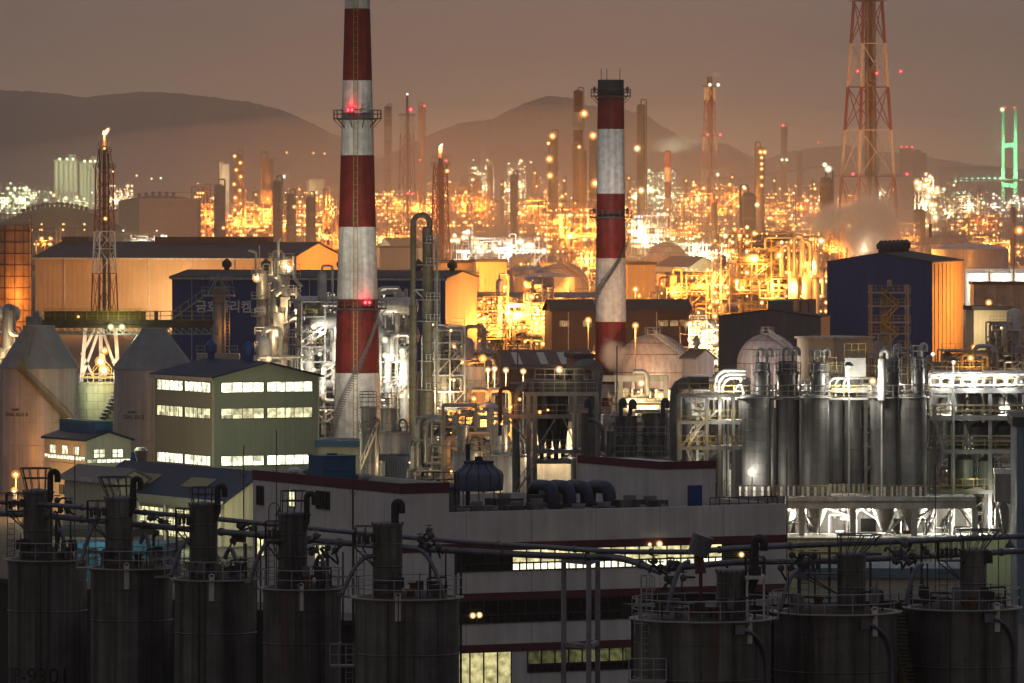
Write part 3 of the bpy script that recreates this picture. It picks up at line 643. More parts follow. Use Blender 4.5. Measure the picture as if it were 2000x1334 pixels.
column('red and white banded column just right of the big chimney',757,210,430,14,R_,bands=[(R_,340,430),(orange_shell,330,385),(R_,300,330),(orange_shell,273,300),(R_,246,273),(R_,210,246)][::1] and [(orange_shell,385,430),(R_,330,385),(orange_shell,302,330),(R_,274,302),(orange_shell,246,274),(R_,210,246)],plat=(.9,),group=None)
column('plain tan column with railed crown right of the blue flame mast',825,206,446,12,orange_shell,'red',[(4,207,'red',1.6),(-4,312,'red',1.4)],plat=(.5,.8,.95),group=None)
column('slim tan column with three lamps down its left side',1079,262,500,17,orange_shell,'sodium',[(0,266,'sodium',4),(-8,280),(-6,311,'sodium',4.4),(-5,343,'sodium',4)],plat=(.75,.95),group=None)
column('banded brick red and white column with a hooked vent',1129,180,505,18,R_,bands=[(orange_shell,440,505),(orange_shell,285,440),(R_,254,285),(W_,219,254),(R_,180,219)],plat=(.8,),group=None,lamps=((12,222,'sodium',4.5),))
column('domed tan column in front of the banded column',1134,290,510,24,orange_shell,'sodium',[(-3,287)],plat=(.5,.9),group=None)
column('tan column with lamps beside the dark topped chimney',1158,264,505,15,orange_shell,'sodium',[(0,265,'sodium',4.4),(4,358,'sodium',5)],plat=(.6,.95),group=None)
column('plain tan column with bare shaft right of the dark topped chimney',1252,203,500,17,orange_shell,'warm',[(-8,290,'warm',4),(0,372,'warm',4)],plat=(.6,),group=None)
column('short red and white striped stack right of the dark topped chimney',1304,297,452,13,R_,bands=[(R_,415,452),(W_,386,415),(R_,355,386),(W_,327,355),(R_,297,327)],plat=(),pipe=False,group=None,cat='stack',name='striped_stack')
column('flat topped brown column with a string of lamps down it',1485,286,470,17,DKC,'sodium',[(0,297,'sodium',3),(8,297,'sodium',3),(2,308),(2,320),(2,330),(2,346),(2,362)],plat=(.97,),group=None)
column('slim tan column with a red tip lamp right of the flat topped column',1531,246,440,11,orange_shell,'red',[(-2,245,'red',2),(-4,312,'white',2),(5,312,'white',2)],plat=(.6,.95),group=None)
column('dark slim column second left of the great lattice tower',1561,298,440,8,DKC,plat=(.5,),group=None)
column('dark stout column with domed top in front of the orange grid',1462,376,510,28,DKC,plat=(.3,.6,.9),group=None,lamps=((-10,365,'white',2),(16,400,'warm',3)))
column('dark thick column with lit gantry top left of the great tower',1613,345,520,24,DKC,plat=(.3,.6,.9),group=None,lamps=((4,330,'white',4),(-3,322,'green',3)))
column('dark short chimney stack beside the steam plume',1303+93,395,480,10,DKC,plat=(.9,),group=None)
column('thin dark stack standing at the roof of the dark blue hall',1817,437,560,6,DKC,plat=(),pipe=False,group=None)
column('ochre slim column near the right edge beside an orange lamp',1978,404,545,9,orange_shell,plat=(.3,.6,.9),group=None,lamps=((12,450,'sodium',5),))
column('dark boxy stack beside the white lit still frame',1796,408,480,24,DKC,plat=(),pipe=False,group=None)
column('dim brown column behind the slim orange lit column',1003,340,480,14,DKC,plat=(.9,),group=None)
column('dim brown column beside the domed reactors',958,322,440,10,orange_shell,plat=(.9,),group=None)
# squat domed reactors
for px,t_,w_,lb in ((905,353,26,'squat domed copper reactor with a looped pipe'),(932,352,18,'slimmer domed copper reactor beside the looped pipe')):
    D=DG(450); s=K/D; R=w_/s/2; h=PZ(t_,D); q=thing('reactor',lb,'reactor',base(px,D),0)
    mb=MB(); mb.lathe([(R*.8,0),(R,2),(R,h-R),(R*.85,h-R*.45),(R*.5,h-R*.12),(0,h)],20); mb.ring(R*1.02,h-R*1.1,.5,20); part('shell',mb,orange_shell,q)
    if w_>20:
        mb=MB(); pts=[(math.cos(a)*14/s+14/s,0,h+math.sin(a)*12/s) for a in [PI-i*PI/10 for i in range(11)]]; mb.path([(0,0,h-1)]+pts+[(28/s,0,h-30/s)],3.4/s,8); part('transfer_pipe',mb,orange_shell,q)
# pale silo blocks at left
for px,w_,t_,lb in ((124,48,314,'pale concrete silo block with two lamps on its roof'),(171,38,318,'pale concrete silo block half behind the white flare tower')):
    D=DG(412); s=K/D; h=PZ(t_,D); q=thing('silo_block',lb,'silo block',base(px,D),rad(14),'pale concrete silo blocks'); a=w_/s/2
    mb=MB(); mb.box(-a,-a,0,a,a,h); 
    for i in range(5): mb.tube((-a+2*a*(i+.5)/5,-a+.2,0),(-a+2*a*(i+.5)/5,-a+.2,h*.97),a/5,12)
    part('bin_wall',mb,cream_wall,q); mb=MB(); mb.box(a*.35,-a*.6,h,a*.95,a*.4,h+12/s); mb.rail([(-a,-a,h),(a,-a,h)],1.2,3,.2); part('head_house',mb,cream_wall,q)
    for dx in (-.5,.1,.6): lamp(q,(a*dx,-a-1,h+2),2.2/s,'green')
light(PX(140,DG(412)),DG(412)-60,50,110000,GRN,1); light(PX(185,DG(412)),DG(412)-60,20,80000,GRN,1)
for px,w_,t_,lb,m_ in ((440,14,322,'slim white silo with a flat top left of the zigzag column',steel_white),(433,9,318,'narrow pale stair tower on the slim white silo',cream_wall),(616,30,352,'pale boxy hall top behind the dark columns',cream_wall),(518,12,352,'small pale shaft behind the brown stepped column',cream_wall)):
    D=DG(426); s=K/D; h=PZ(t_,D); a=w_/s/2; q=thing('silo_tower',lb,'silo tower',base(px,D),rad(12)); mb=MB(); mb.box(-a,-a,0,a,a,h); mb.box(-a*1.05,-a*1.05,h*.93,a*1.05,a*1.05,h*.95); part('wall',mb,m_,q); mb=MB(); mb.rail([(-a,-a,h),(a,-a,h),(a,a,h)],1.2,2,.25); part('handrail',mb,rail_grey,q); light(PX(px,D)-8,D-30,h*.7,40000,WRM,1)
for px,w_,t_,lb in ((1770,26,290,'pale cylinder silo with red tip lamps right of the great tower'),(1790,40,300,'greyish block beside the pale cylinder silo')):
    D=DG(410); s=K/D; h=PZ(t_,D); R=w_/s/2; q=thing('silo_tower',lb,'silo tower',base(px,D),0); mb=MB()
    if w_<30: mb.lathe([(R,0),(R,h),(R*.9,h+1),(0,h+2)],24)
    else: mb.box(-R,0,0,R,R,h); mb.box(-R*.2,-.4,h,R*.5,R*.5,h+5)
    part('wall',mb,grey_wall if w_>30 else orange_shell,q); mb=MB(); mb.ringrail(R,h,1.2,10,.25,seg=16); part('handrail',mb,rail_grey,q)
    if w_<30:
        for dx in (-.8,0,.8): lamp(q,(R*dx,-R-.5,h+2),1.6/s,'red')
# lattice towers
t=lattice('tall striped lattice mast with a small blue flame tip',795,226,470,38,24,6,[tower_red,tower_white,tower_red,tower_red,tower_white,tower_red],2.6,group=None,pipetop=188,seg_rows=[470,430,372,306,262,226],plats=(226,))
s=t['s']; D=DG(470); lamp(t,(4/s,-3,PZ(214,D)),3/s,'red'); lamp(t,(-2/s,-3,PZ(378,D)),2/s,'red'); lamp(t,(9/s,-3,PZ(378,D)),2/s,'red'); lamp(t,(0,-.5,PZ(184,D)),1.5/s,'cool')
t=lattice('dark red lattice flare tower burning at its tip right of the big chimney',860,322,545,40,26,6,[tower_red],4,group=None,pipetop=286,plats=(322,308),pipem=rust_steel,th=.3)
s=t['s']; D=DG(545); lamp(t,(8/s,-3,PZ(334,D)),2.6/s,'sodium'); lamp(t,(6/s,-3,PZ(314,D)),2/s,'red')
t=lattice('distant lattice vent mast with two white lamps and a steam wisp',1386,170,450,36,18,8,[tower_red,tower_red,tower_white,tower_red,tower_white],5,group=None,pipetop=150,pipem=DKC,plats=(170,266))
s=t['s']; D=DG(450)
for dx,y,k in ((-9,166,'white'),(9,166,'white'),(-14,263,'red'),(14,263,'red'),(8,341,'white'),(-34,340,'white')): 
    if abs(dx)<20: lamp(t,(dx/s,-8,PZ(y,D)),2.2/s,k)
t=lattice('great red and white lattice flare tower rising past the top of view',1695,-40,505,122,48,8,[tower_red,tower_white,tower_red,tower_white,tower_red,tower_white],6,group=None,pipetop=-40,
    seg_rows=[505,345,254,170,85,2,-40],pipem=mat('flare riser steel',(.2,.16,.12),.5,.3,.3,.4,.4,.4),th=.5,xb=1,legk=2.3,plats=(345,2))
s=t['s']; D=DG(505)
for dx,y in ((-50,140),(44,140),(-60,340),(58,340),(-8,144)): lamp(t,(dx/s,-14,PZ(y,D)),2.2/s,'red')
mb=MB(); z0=PZ(166,D); z1=PZ(135,D); x=-17/s; mb.pipe([(-3/s,-10,z0),(-22/s,-10,z0),(-22/s,-10,z1),(-3/s,-10,z1)],.9,6); mb.pipe([(-3/s,-10,z0+2),(-15/s,-10,z0+2),(-15/s,-10,z1-1),(-3/s,-10,z1-1)],.6,6); mb.tube((5/s,-4,0),(5/s,-4,PZ(-40,D)),1.0,8); mb.tube((9/s,-3,0),(9/s,-3,PZ(-40,D)),.5,8); part('riser_pipe',mb,MATS['flare riser steel'],t)
t=lattice('white and red lattice flare tower burning in front of the tan warehouse',204,392,636,57,36,5,[tower_red,tower_white,tower_white,tower_red,tower_red,tower_red],0,group=None,
    seg_rows=[636,534,486,452,422,392,328][:6]+[328],th=.17,D=DG(660),xb=1)
D=DG(660); s=K/D
mb=MB(); mb.lathe([(.5,0),(.5,PZ(300,D)),(.36,PZ(300,D)),(.33,PZ(262,D)),(.45,PZ(256,D)),(.4,PZ(256,D))],12); mb.tube((1.2,.3,0),(1.2,.3,PZ(300,D)),.25); mb.tube((-1.1,.5,0),(-1.1,.5,PZ(290,D)),.2); part('flare_pipe',mb,DKC,t)
mb=MB(); 
for y,a in ((328,2.2),(296,1.4),(285,1.2)):
    z=PZ(y,D); mb.box(-a,-a,z-.12,a,a,z); mb.rail([(-a,-a,z),(a,-a,z),(a,a,z),(-a,a,z),(-a,-a,z)],1.1,1.4,.05)
for sx in (-1,1):
    for sy in (-1,1): mb.beam((sx*1.7,sy*1.7,PZ(328,D)),(sx*1.0,sy*1.0,PZ(290,D)),.2)
part('platform',mb,rail_dark,t); lamp(t,(-.6,-1.6,PZ(290,D)),.22,'sodium'); lamp(t,(1.4,-2.3,PZ(335,D)),.14,'warm'); lamp(t,(-.5,-2,PZ(427,D)),.3,'sodium'); 
def flame(lb,px,y,D,w,h,rot=0):
    mb=MB(); n=12; prof=[(0,0),(.35,.12),(.5,.3),(.46,.5),(.3,.75),(.12,.92),(0,1)]
    mb.lathe(prof,n); mb.v=[((x*w*(1+.25*math.sin(z*9+x*3)))+rot*z*w,yv*w,z*h) for x,yv,z in mb.v]
    o=part('flame',mb,emit('flame core',(1,.62,.30),12),None,(PX(px,D),D,PZ(y,D))); tag(o,lb,'flame'); k=MB(); k.lathe(prof,n); k.v=[(x*w*1.7*(1+.3*math.sin(z*7+2))+rot*z*w*1.2,yv*w*1.7,-.1*h+z*h*1.35) for x,yv,z in k.v]
    if 'flame_mantle' not in MESHES: MESHES['flame_mantle']=halo('flame mantle',(1,.25,.05),1.6,.35)
    part('outer_flame',k,MESHES['flame_mantle'],o); light(PX(px,D),D-w*1.5,PZ(y,D)+h*.6,26000*(K/D/8)**-2*1.0,(1,.4,.15),.5)
flame('bright orange gas flame leaning right on the tip of the left flare tower',203,264,DG(660),1.15,1.7,.95)
flame('small orange gas flame on the dark red flare tower',860,288,DG(545),1.2,1.5,.6)
# far-left halls with arched roofs, long sheds
def hall(lb,px0,px1,top,eave,by,m,mr,seed=0,endm=None,nv=0):
    D=DG(by); s=K/D; w=(px1-px0)/s; ez=PZ(eave,D); rz=PZ(top,D)-ez; d=40; t=thing('arched_hall',lb,'industrial hall',base(px0,D),rad(3)); n=14
    mb=MB(); arc=[(w*i/n,0,ez+rz*math.sin(PI*i/n)) for i in range(n+1)]
    mb.prism([(0,0,0)]+arc+[(w,0,0)][::1],(0,d,0)); mb.f=[f[::-1] for f in mb.f]; part('wall',mb,m,t)
    mb=MB()
    for a,b in zip(arc,arc[1:]): mb.prism([(a[0],-1,a[2]+.05),(b[0],-1,b[2]+.05),(b[0],-1,b[2]+.6),(a[0],-1,a[2]+.6)],(0,d+2,0))
    part('roof',mb,mr,t)
    for i in range(nv):
        x=w*(.25+.5*i/nv); k=MB(); z=ez+rz*math.sin(PI*x/w); k.lathe([(.9,z),(.9,z+1.6),(1.3,z+1.8),(1.2,z+2.6),(0,z+3.2)],8,(x,1,0)); part('roof_vent',k,roof_dark,t)
    return t
green_far=mat('far green sheet wall',(.13,.17,.08),.7,0,.15,.2,.15)
hall('dark green hall with an arched roof and a row of vents at far left',0-20,243,406,447,500,green_far,green_far,nv=14)
hall('wide hall with a low arched roof and pale right end behind the flare tower',232,392,384,394,480,green_far,roof_dark,nv=6)
def slab(lb,px0,px1,top,by,m,d=20,rz=rad(3),name='shed',cat='shed',roofm=None,rh=.8,cap=True,D=None):
    D=D or DG(by); s=K/D; w=(px1-px0)/s; h=PZ(top,D); t=thing(name,lb,cat,base(px0,D),rz); mb=MB(); mb.box(0,0,0,w,d,h); part('wall',mb,m,t)
    mb=MB(); mb.box(-.4,-.4,h+.003,w+.4,d+.4,h+rh); part('roof',mb,roofm or roof_dark,t); return t
slab('pale corrugated end hall with vertical panel lines left of the copper rack',272,386,391,487,tan_wall,30,roofm=trim_white)
slab('long pale flat shed on the skyline left of the copper rack',300,382,377,440,cream_wall,20)
slab('low cream shed with a colonnade front behind the long dark roof',62,138,436,470,cream_wall,16)
slab('low tan shed with a dark roof behind the flare tower foot',150,243,412,478,tan_wall,16)
slab('tan box store left of the pale round tanks',848,962,514,600,side_wall,18,rad(6))
slab('tan box store right of the dark topped chimney',1226,1281,517,610,side_wall,18,rad(10))
slab('orange lit tank pit wall right of the blue hall gable',930,990,512,604,side_wall,12,rad(6))
# green lit sheds
for k,(px,by,wr,wl,ez_y,lb,m_,rz_,y_) in enumerate(((1345,548,58,62,522,'pale green lit gabled shed with roof light stripes right of the dark topped chimney',cream_wall,blue_roof,30),(770,512,60,36,486,'low lit shed with white roof stripes left of the twin dark pipes',cream_wall,roof_dark,40))):
    D=DG(by); t=building(lb,px,D,rad(y_),wr,wl,PZ(ez_y,D),name='gabled_shed',cat='shed',wall=m_,roof=rz_,rise=PZ(ez_y-20,D)-PZ(ez_y,D),ridge='u' if k else 'v',trim=trim_white)
    a,b=t['dims']; light(PX(px-15,D),D-16,5,16000,GRN,.5)
slab('cream shed with a lit clerestory under the striped roof left of the twin pipes',742,818,484,525,cream_wall,20,rad(6))
slab('low shed with a lit front under the pale green gable',1300,1398,536,560,cream_wall,20,rad(8))
# conveyor gallery on the skyline
D=DG(404); t=thing('conveyor_gallery','long inclined conveyor gallery on the skyline right of the short stack','conveyor',base(1330,D)); mb=MB(); s=K/D
p=(0,0,PZ(350,D)); q=(130/s,0,PZ(346,D)); r=(330/s,-60,PZ(318,D)); mb.beam(p,q,5/s); mb.beam(q,r,5/s); part('gallery',mb,DKC,t)
for i in range(9):
    x=i*38/s; mb=MB(); mb.beam((x,0,0),(x,0,PZ(350,D)+(0 if i<4 else (i-3)*5/s)),2); part('trestle_leg',mb,steel_grey,t)
D=DG(404); s=K/D; t=thing('conveyor_gallery','level conveyor gallery on trestles near the bridge at right','conveyor',base(1830,D)); mb=MB(); mb.box(0,0,PZ(334,D),135/s,6,PZ(326,D)); part('gallery',mb,DKC,t); mb=MB()
for i in range(8):
    x=i*19/s; mb.beam((x,1,0),(x,1,PZ(333,D)),1.6); mb.beam((x,1,0),(x+19/s,1,PZ(333,D)),1)
part('trestle',mb,steel_grey,t)
# bridge
D=9000; s=K/D; t=thing('cable_stayed_bridge','green floodlit H shaped bridge pylons with faint stay cables at right','bridge',base(1971,D),0)
zt=PZ(211,D); 
for dx in (-12,12):
    mb=MB(); wdt=(4.2 if dx<0 else 5.2)/s; mb.lathe([(wdt*1.1,0),(wdt*1.0,zt*.55),(wdt*.8,zt),(0,zt+.5)],4,(dx/s,0,0),PI/4); part('pylon',mb,bridge_green,t)
for ya,yb in ((288,279),(366,358)):
    mb=MB(); mb.box(-11/s,-2,PZ(ya,D),11/s,2,PZ(yb,D)); part('crossbeam',mb,bridge_green,t)
mb=MB(); mb.box(-260/s,-9,PZ(352,D),90/s,9,PZ(349,D)); part('deck',mb,DKC,t)
mb=MB()
for i in range(9):
    for sg in (-1,1):
        mb.tube((-12/s if sg<0 else 12/s,sg*2,zt*(.97-.045*i)),((-12-(130-i*12))/s if sg<0 else (12+(130-i*12)*.6)/s,sg*9,PZ(350,D)),.12,3)
part('stay_cable',mb,steel_grey,t)
lamp(t,(-14/s,-4,PZ(214,D)),3/s,'green'); lamp(t,(-8/s,-4,PZ(210,D)),1.3/s,'red'); lamp(t,(10/s,-4,PZ(210,D)),1.3/s,'red'); lamp(t,(-14/s,-4,PZ(266,D)),1/s,'red')
for dx in (-17,6,22): light(PX(1971+dx,D),D-22,PZ(345,D),70000,(.35,1,.5),1); light(PX(1971+dx,D),D-26,PZ(285,D),60000,(.3,1,.5),1)
D=DG(404)
t=thing('light_string','row of teal lamps along the gallery near the bridge','lamp row',base(1890,D)); mb=MB(); s=K/D; mb.beam((-28/s,0,PZ(351,D)),(72/s,0,PZ(349,D)),1); part('cable_tray',mb,steel_grey,t)
for i in range(9): lamp(t,((-24+i*11)/s,-3,PZ(351-i*.3,D)),2.4/s,'teal')
mb=MB(); mb.beam((0,0,0),(0,0,PZ(351,D)),1.5); part('post',mb,steel_grey,t)
# lonely hillside lamps
for px,y,k,lb in ((267,343,'warm','lone hillside lamp above the arched halls, left of the pair'),(296,349,'warm','lone hillside lamp above the arched halls, middle one'),(314,348,'white','white hillside lamp above the arched halls, rightmost'),(560,298,'sodium','orange hillside lamp above the dark column cluster'),(612,299,'sodium','orange hillside lamp left of the chimney, left of a close pair'),(634,300,'sodium','orange hillside lamp left of the chimney, right of a close pair'),(1598,278,'red','red lamp far off between the slim columns and the great tower'),(1037,317,'warm','warm hillside lamp right of the crown lit rack')):
    D=DG(395); s=K/D; t=thing('hillside_lamp',lb,'lamp',base(px,D)); mb=MB(); mb.lathe([(.9,0),(.5,2),(.35,PZ(y,D))],6); part('pole',mb,steel_grey,t); lamp(t,(0,-1.2,PZ(y,D)),1.7/s,k)
# round tanks and spheres in the middle distance
tank('white domed tank in the blazing white yard',1020,503,535,52,steel_white,.25,group=None)
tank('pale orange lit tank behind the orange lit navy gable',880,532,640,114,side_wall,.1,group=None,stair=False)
tank('tan round tank nearest the lamp post right of the blue gable',1063,540,640,118,silo_paint,.14,group=None)
tank('tan round tank behind and left of the nearest one',1040,527,622,100,silo_paint,.14,group=None)
sphere('tan dome of a gas sphere rising behind the round tanks',1099,566,625,54,group=None)
sphere('half hidden gas sphere behind the pale green shed',1302,514,545,42,group=None)
sphere('pale gas sphere under the steam plume right of the dark hall roof',1850,500,570,48,group=None)
tank('broad low tank at the far right behind the slim ochre column',1895,486,590,150,silo_paint,.15,group=None,stair=False)
tank('dark domed tank seen beneath the plume of the great tower',1530,462,520,60,DKC,.35,group=None,stair=False)
for px,w_,lb in ((1840,44,'left tank of the lit row behind the orange corrugated wall'),(1888,46,'second tank of the lit row behind the orange corrugated wall'),(1936,46,'third tank of the lit row behind the orange corrugated wall'),(1984,46,'last tank of the lit row at the right edge')):
    tank(lb,px+20,533,620,w_,steel_white,.1,group='lit row of pale tanks at right',stair=False)
for px in (1860,1910,1960,1995): plight(px,545,DG(620)-14,9000,WHT if px%100 else SOD,.5)
# the orange glow of the middle yards comes from these added lights without fixtures
for px,y,Dy,W,c in ((875,545,607,60000,SOD),(935,540,607,60000,SOD),(870,565,649,50000,SOD),(975,540,612,40000,SOD),(1020,560,650,60000,SOD),(1085,555,650,60000,SOD),(1120,545,633,60000,SOD),(1070,530,633,40000,SOD),(1235,545,618,60000,SOD),(1270,560,618,40000,SOD),(1290,505,553,60000,SOD),(1180,480,560,90000,SOD),(1090,520,580,70000,SOD),(820,500,540,60000,SOD),(1840,490,578,50000,SOD),(1890,510,600,70000,SOD),(1760,520,590,50000,SOD),(1300,570,640,50000,SOD),(1000,610,690,30000,SOD),(1100,560,660,40000,SOD),(1400,480,525,90000,SOD),(700,470,520,90000,SOD),(560,465,520,70000,SOD),(150,440,520,30000,SOD),(330,430,492,50000,SOD),(100,415,520,26000,GRN),(240,420,520,26000,GRN),(1560,470,540,70000,SOD)):
    plight(px,y,DG(Dy),W,c,1)
# ---------------------------------------------------------------- warehouses in the middle distance
D=DG(650); s=K/D
t=building('long tan sheet warehouse with a dark pitched roof behind the left flare tower',567,D,rad(72),96,510,PZ(505,D),wall=tan_wall,roof=roof_dark,rise=PZ(476,D)-PZ(505,D),ridge='v',trim=trim_white,over=.8)
a,b=t['dims']; ez=PZ(505,D); rz=PZ(476,D)
for y0,y1 in ((13,45),(64,b)):
    mb=MB(); mb.box(a/2-2,y0,rz-.6,a/2+2,y1,rz+1.5); part('ridge_monitor',mb,roof_dark,t)
mb=MB()
for q in range(6): y=b*(q+.3)/6; mb.tube((-.15,y,0),(-.15,y,ez-.4),.18,6)
part('downpipe',mb,trim_white,t)
plight(300,600,D-5,15000,WRM,.6); plight(318,650,D-10,9000,(1,.75,.4),.6); plight(120,560,D-26,20000,SOD,.6); plight(450,560,D-26,14000,SOD,.6); plight(215,560,D-30,14000,SOD,.6)
light(PX(690,D)+8,D+8,14,20000,SOD,.6)
D=DG(725); s=K/D
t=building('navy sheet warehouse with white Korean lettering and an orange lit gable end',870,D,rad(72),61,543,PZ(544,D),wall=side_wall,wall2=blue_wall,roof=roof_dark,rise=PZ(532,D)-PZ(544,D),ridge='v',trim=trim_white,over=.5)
a,b=t['dims']; e=PZ(544,D); k=math.sin(rad(72))*s
roof_vents(t,[(a*.5,(870-px)/k,e+1.3) for px in (852,785,632,481,402)],1.0)
text('lettering','금호폴리켐',2.75,t,(-.06,(870-431)/k,PZ(611,D)),(PI/2,0,-PI/2),white_mark,.03,bold=.05)
mb=MB()
for px in (367,602,860): y=(870-px)/k; mb.tube((-.12,y,0),(-.12,y,e-.4),.1,6)
part('downpipe',mb,trim_white,t)
light(PX(1015,D),D+10,13,15000,SOD,.6); light(PX(990,D),D+2,5,8000,SOD,.6)
D=DG(735); s=K/D
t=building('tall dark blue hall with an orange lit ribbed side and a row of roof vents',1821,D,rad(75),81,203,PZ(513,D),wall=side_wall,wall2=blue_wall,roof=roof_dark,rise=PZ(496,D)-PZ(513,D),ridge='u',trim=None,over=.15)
a,b=t['dims']; rz=PZ(496,D)
roof_vents(t,[(1.5+i*a*.13,b*.5,rz+.15) for i in range(7)],.95)
mb=MB()
for q in range(8): x=a*(q+.5)/8; mb.box(x-.12,-.14,0,x+.12,-.004,PZ(516,D))
part('rib',mb,side_wall,t)
light(PX(1990,D),D+16,16,24000,SOD,.6); light(PX(1960,D),D+6,5,9000,SOD,.5)
D=DG(745)
t=building('dark grey gabled shed with brightly lit skylight boxes beside the tall blue hall',1603,D,rad(75),22,198,PZ(620,D),wall=grey_wall,roof=roof_dark,rise=PZ(607,D)-PZ(620,D),ridge='u',over=.2)
a,b=t['dims']; rz=PZ(607,D)
for i in range(3):
    mb=MB(); mb.box(3+i*7.5,b*.30,rz-1,9+i*7.5,b*.55,rz+1.9); part('skylight_box',mb,[grey_wall],t)
D=DG(700)
t=building('long brown warehouse with small lit window groups behind the dark topped chimney',1078,D,rad(8),272,14,PZ(607,D),wall=brown_wall,roof=mat('brown sheet roof',(.06,.038,.032),.7,0,.2,.4),rise=2.2,ridge='u',over=.5)
a,b=t['dims']; s=K/D; k=math.cos(rad(8))*s
wm_dim=window_mat('dim warehouse glass',(1,.62,.25),.55,.9,.2)
windows(t,'x',[((px-1078)/k,(px-1078+w)/k) for px,w in ((1094,17),(1139,16),(1287,18),(1310,15),(1330,14))],PZ(637,D),PZ(627,D),wm_dim,trim_white,mull=.5)
mb=MB()
for px in (1110,1283): mb.tube(((px-1078)/k,-.1,0),((px-1078)/k,-.1,PZ(610,D)),.12,6)
part('downpipe',mb,trim_white,t)
for px in (1100,1300): plight(px,655,D-16,2500,SOD,.5)
D=DG(770); s=K/D; k=s*math.cos(rad(8))
t=building('wide low shed with skylight stripes on its dark roof in front of the brown warehouse',893,D,rad(8),268,30,PZ(722,D),wall=grey_wall,roof=mat('dusty shed roof',(.14,.09,.07),.7,0,.2,.4),rise=PZ(668,D)-PZ(722,D)-2.0,ridge='u',over=.6)
a,b=t['dims']; e=PZ(722,D); ri=PZ(668,D)-PZ(722,D)-2.0
mb=MB()
for px in (1010,1060,1100,1136):
    x=(px-893)/k; sl=ri/(b/2); mb.add([(x,2,e+2*sl+.30),(x+1.4,2,e+2*sl+.30),(x+1.4,b*.42,e+b*.42*sl+.30),(x,b*.42,e+b*.42*sl+.30)],[(0,1,2,3)])
part('skylight',mb,mat('milky skylight',(.55,.5,.42),.4,0,.1),t)
slab('mauve plaster block at the right end of the skylight striped shed',1122,1160,700,775,mat('mauve plaster',(.2,.15,.16),.8,0,.15,.3),10,rad(8))
D=DG(800)
t=building('small dark gabled house with a roof vent right of the big gas sphere',1361,D,rad(30),34,27,PZ(699,D),name='vent_house',cat='house',wall=grey_wall,roof=roof_dark,rise=PZ(684,D)-PZ(699,D),ridge='v',over=.4)
a,b=t['dims']; roof_vents(t,[(a/2,b*.6,PZ(684,D))],.6)
D=DG(805); s=K/D
t=building('pale ribbed sheet box building behind the steel silo group',1628,D,rad(40),81,68,PZ(663,D),name='sheet_building',cat='building',wall=cream_wall,wall2=cream_wall)
mb=MB(); a,b=t['dims']; mb.box(-.3,-.3,PZ(663,D)+.003,a+.3,b+.3,PZ(663,D)+.4); part('roof',mb,trim_white,t)
D=DG(850); s=K/D
t=building('tan cooling tower cell with a wide fan cowl left of the dark process frame',927,D,rad(40),39,49,PZ(757,D),name='cooling_tower',cat='cooling tower',wall=side_wall)
a,b=t['dims']; z=PZ(757,D); mb=MB(); mb.lathe([(a*.62,z),(a*.5,z+1),(a*.52,z+3.2),(a*.48,z+3.2),(a*.46,z)],28,(a*.5,b*.5,0)); part('fan_cowl',mb,steel_white,t)
mb=MB(); mb.rail([(0,b,z),(0,0,z),(a,0,z)],1.1,1.2,.05); part('handrail',mb,rail_grey,t)
plight(985,790,D-8,3500,SOD,.4); plight(915,770,D-14,1800,WRM,.4)
# gas spheres near the middle
sphere('big pale gas sphere right of the dark topped chimney with a lamp at its crown',1277,730,795,78,group=None)
sphere('gas sphere with a railed crown behind the steel silo group',1500,712,795,61,group=None,m=mat('sphere tank shade paint',(.4,.36,.36),.4,.1,.15,.3,.3,.3))
# tall chimneys
D1=DG(890)
ch=chimney('huge red and white striped chimney, taller than the view, left of centre',698,D1,[890,868,728,584,443,303,157,17,-70],[red_paint,white_paint,red_paint,white_paint,red_paint,white_paint,red_paint,white_paint],lambda z:3.56-.0264*z,(232,603))
s=K/D1; z=lambda y:PZ(y,D1)
mb=MB(); mb.ladder((0,-3.62,0),0.1,.6,.03,.4,cage=False)
mb=MB(); n=46
zz=[z(890)+q*(z(-60)-z(890))/n for q in range(n+1)]; R=lambda q:3.56-.0264*q+.35
for x in (-.28,.28):
    for a,b in zip(zz,zz[1:]): mb.beam((x-.2,-R(a),a),(x-.2,-R(b),b),.07)
q=0.5
while q<zz[-1]: mb.beam((-.5,-R(q),q),(.1,-R(q),q),.05); q+=.9
part('ladder',mb,rail_yellow,ch)
mb=MB()
for i in range(60):
    t_=i/60; a=-2.9+2.5*t_; zz_=z(868)+t_*(z(600)-z(868)); r=3.56-.0264*zz_+.45; c=(r*math.cos(a),r*math.sin(a),zz_); mb.cbox(c,.7,.7,.07)
    b=(r*1.08*math.cos(a),r*1.08*math.sin(a),zz_); mb.beam(b,(b[0],b[1],zz_+1),.05)
    if i: mb.beam(pv,(b[0],b[1],zz_+1),.06)
    pv=(b[0],b[1],zz_+1)
part('spiral_stair',mb,rail_dark,ch)
for x,y in ((-1.0,215),(1.5,590)):
    r=3.56-.0264*z(y); c=(x,-math.sqrt(r*r-x*x)-.45,z(y)); mb=MB(); mb.box(c[0]-.5,c[1]-.12,c[2]-.45,c[0]+.5,c[1]+.35,c[2]-.3); fx=part('beacon_bracket',mb,rail_dark,ch)
    for dx in (-.28,.28): lamp(ch,(c[0]+dx,c[1]-.1,c[2]),.24,'red','beacon')
    light(PX(698,D1)+c[0],D1+c[1]-.75,c[2]+.5,150,RED,.2)
D2=DG(792)
c2=chimney('striped chimney with a sooty black rim and two ring walkways right of centre',1193,D2,[792,776,750,628,504,378,252,190,156],[white_paint,red_paint,white_paint,red_paint,white_paint,red_paint,white_paint,red_paint,black_paint][1:],lambda z:2.86-.0098*z,(188,424))
z=lambda y:PZ(y,D2)
mb=MB()
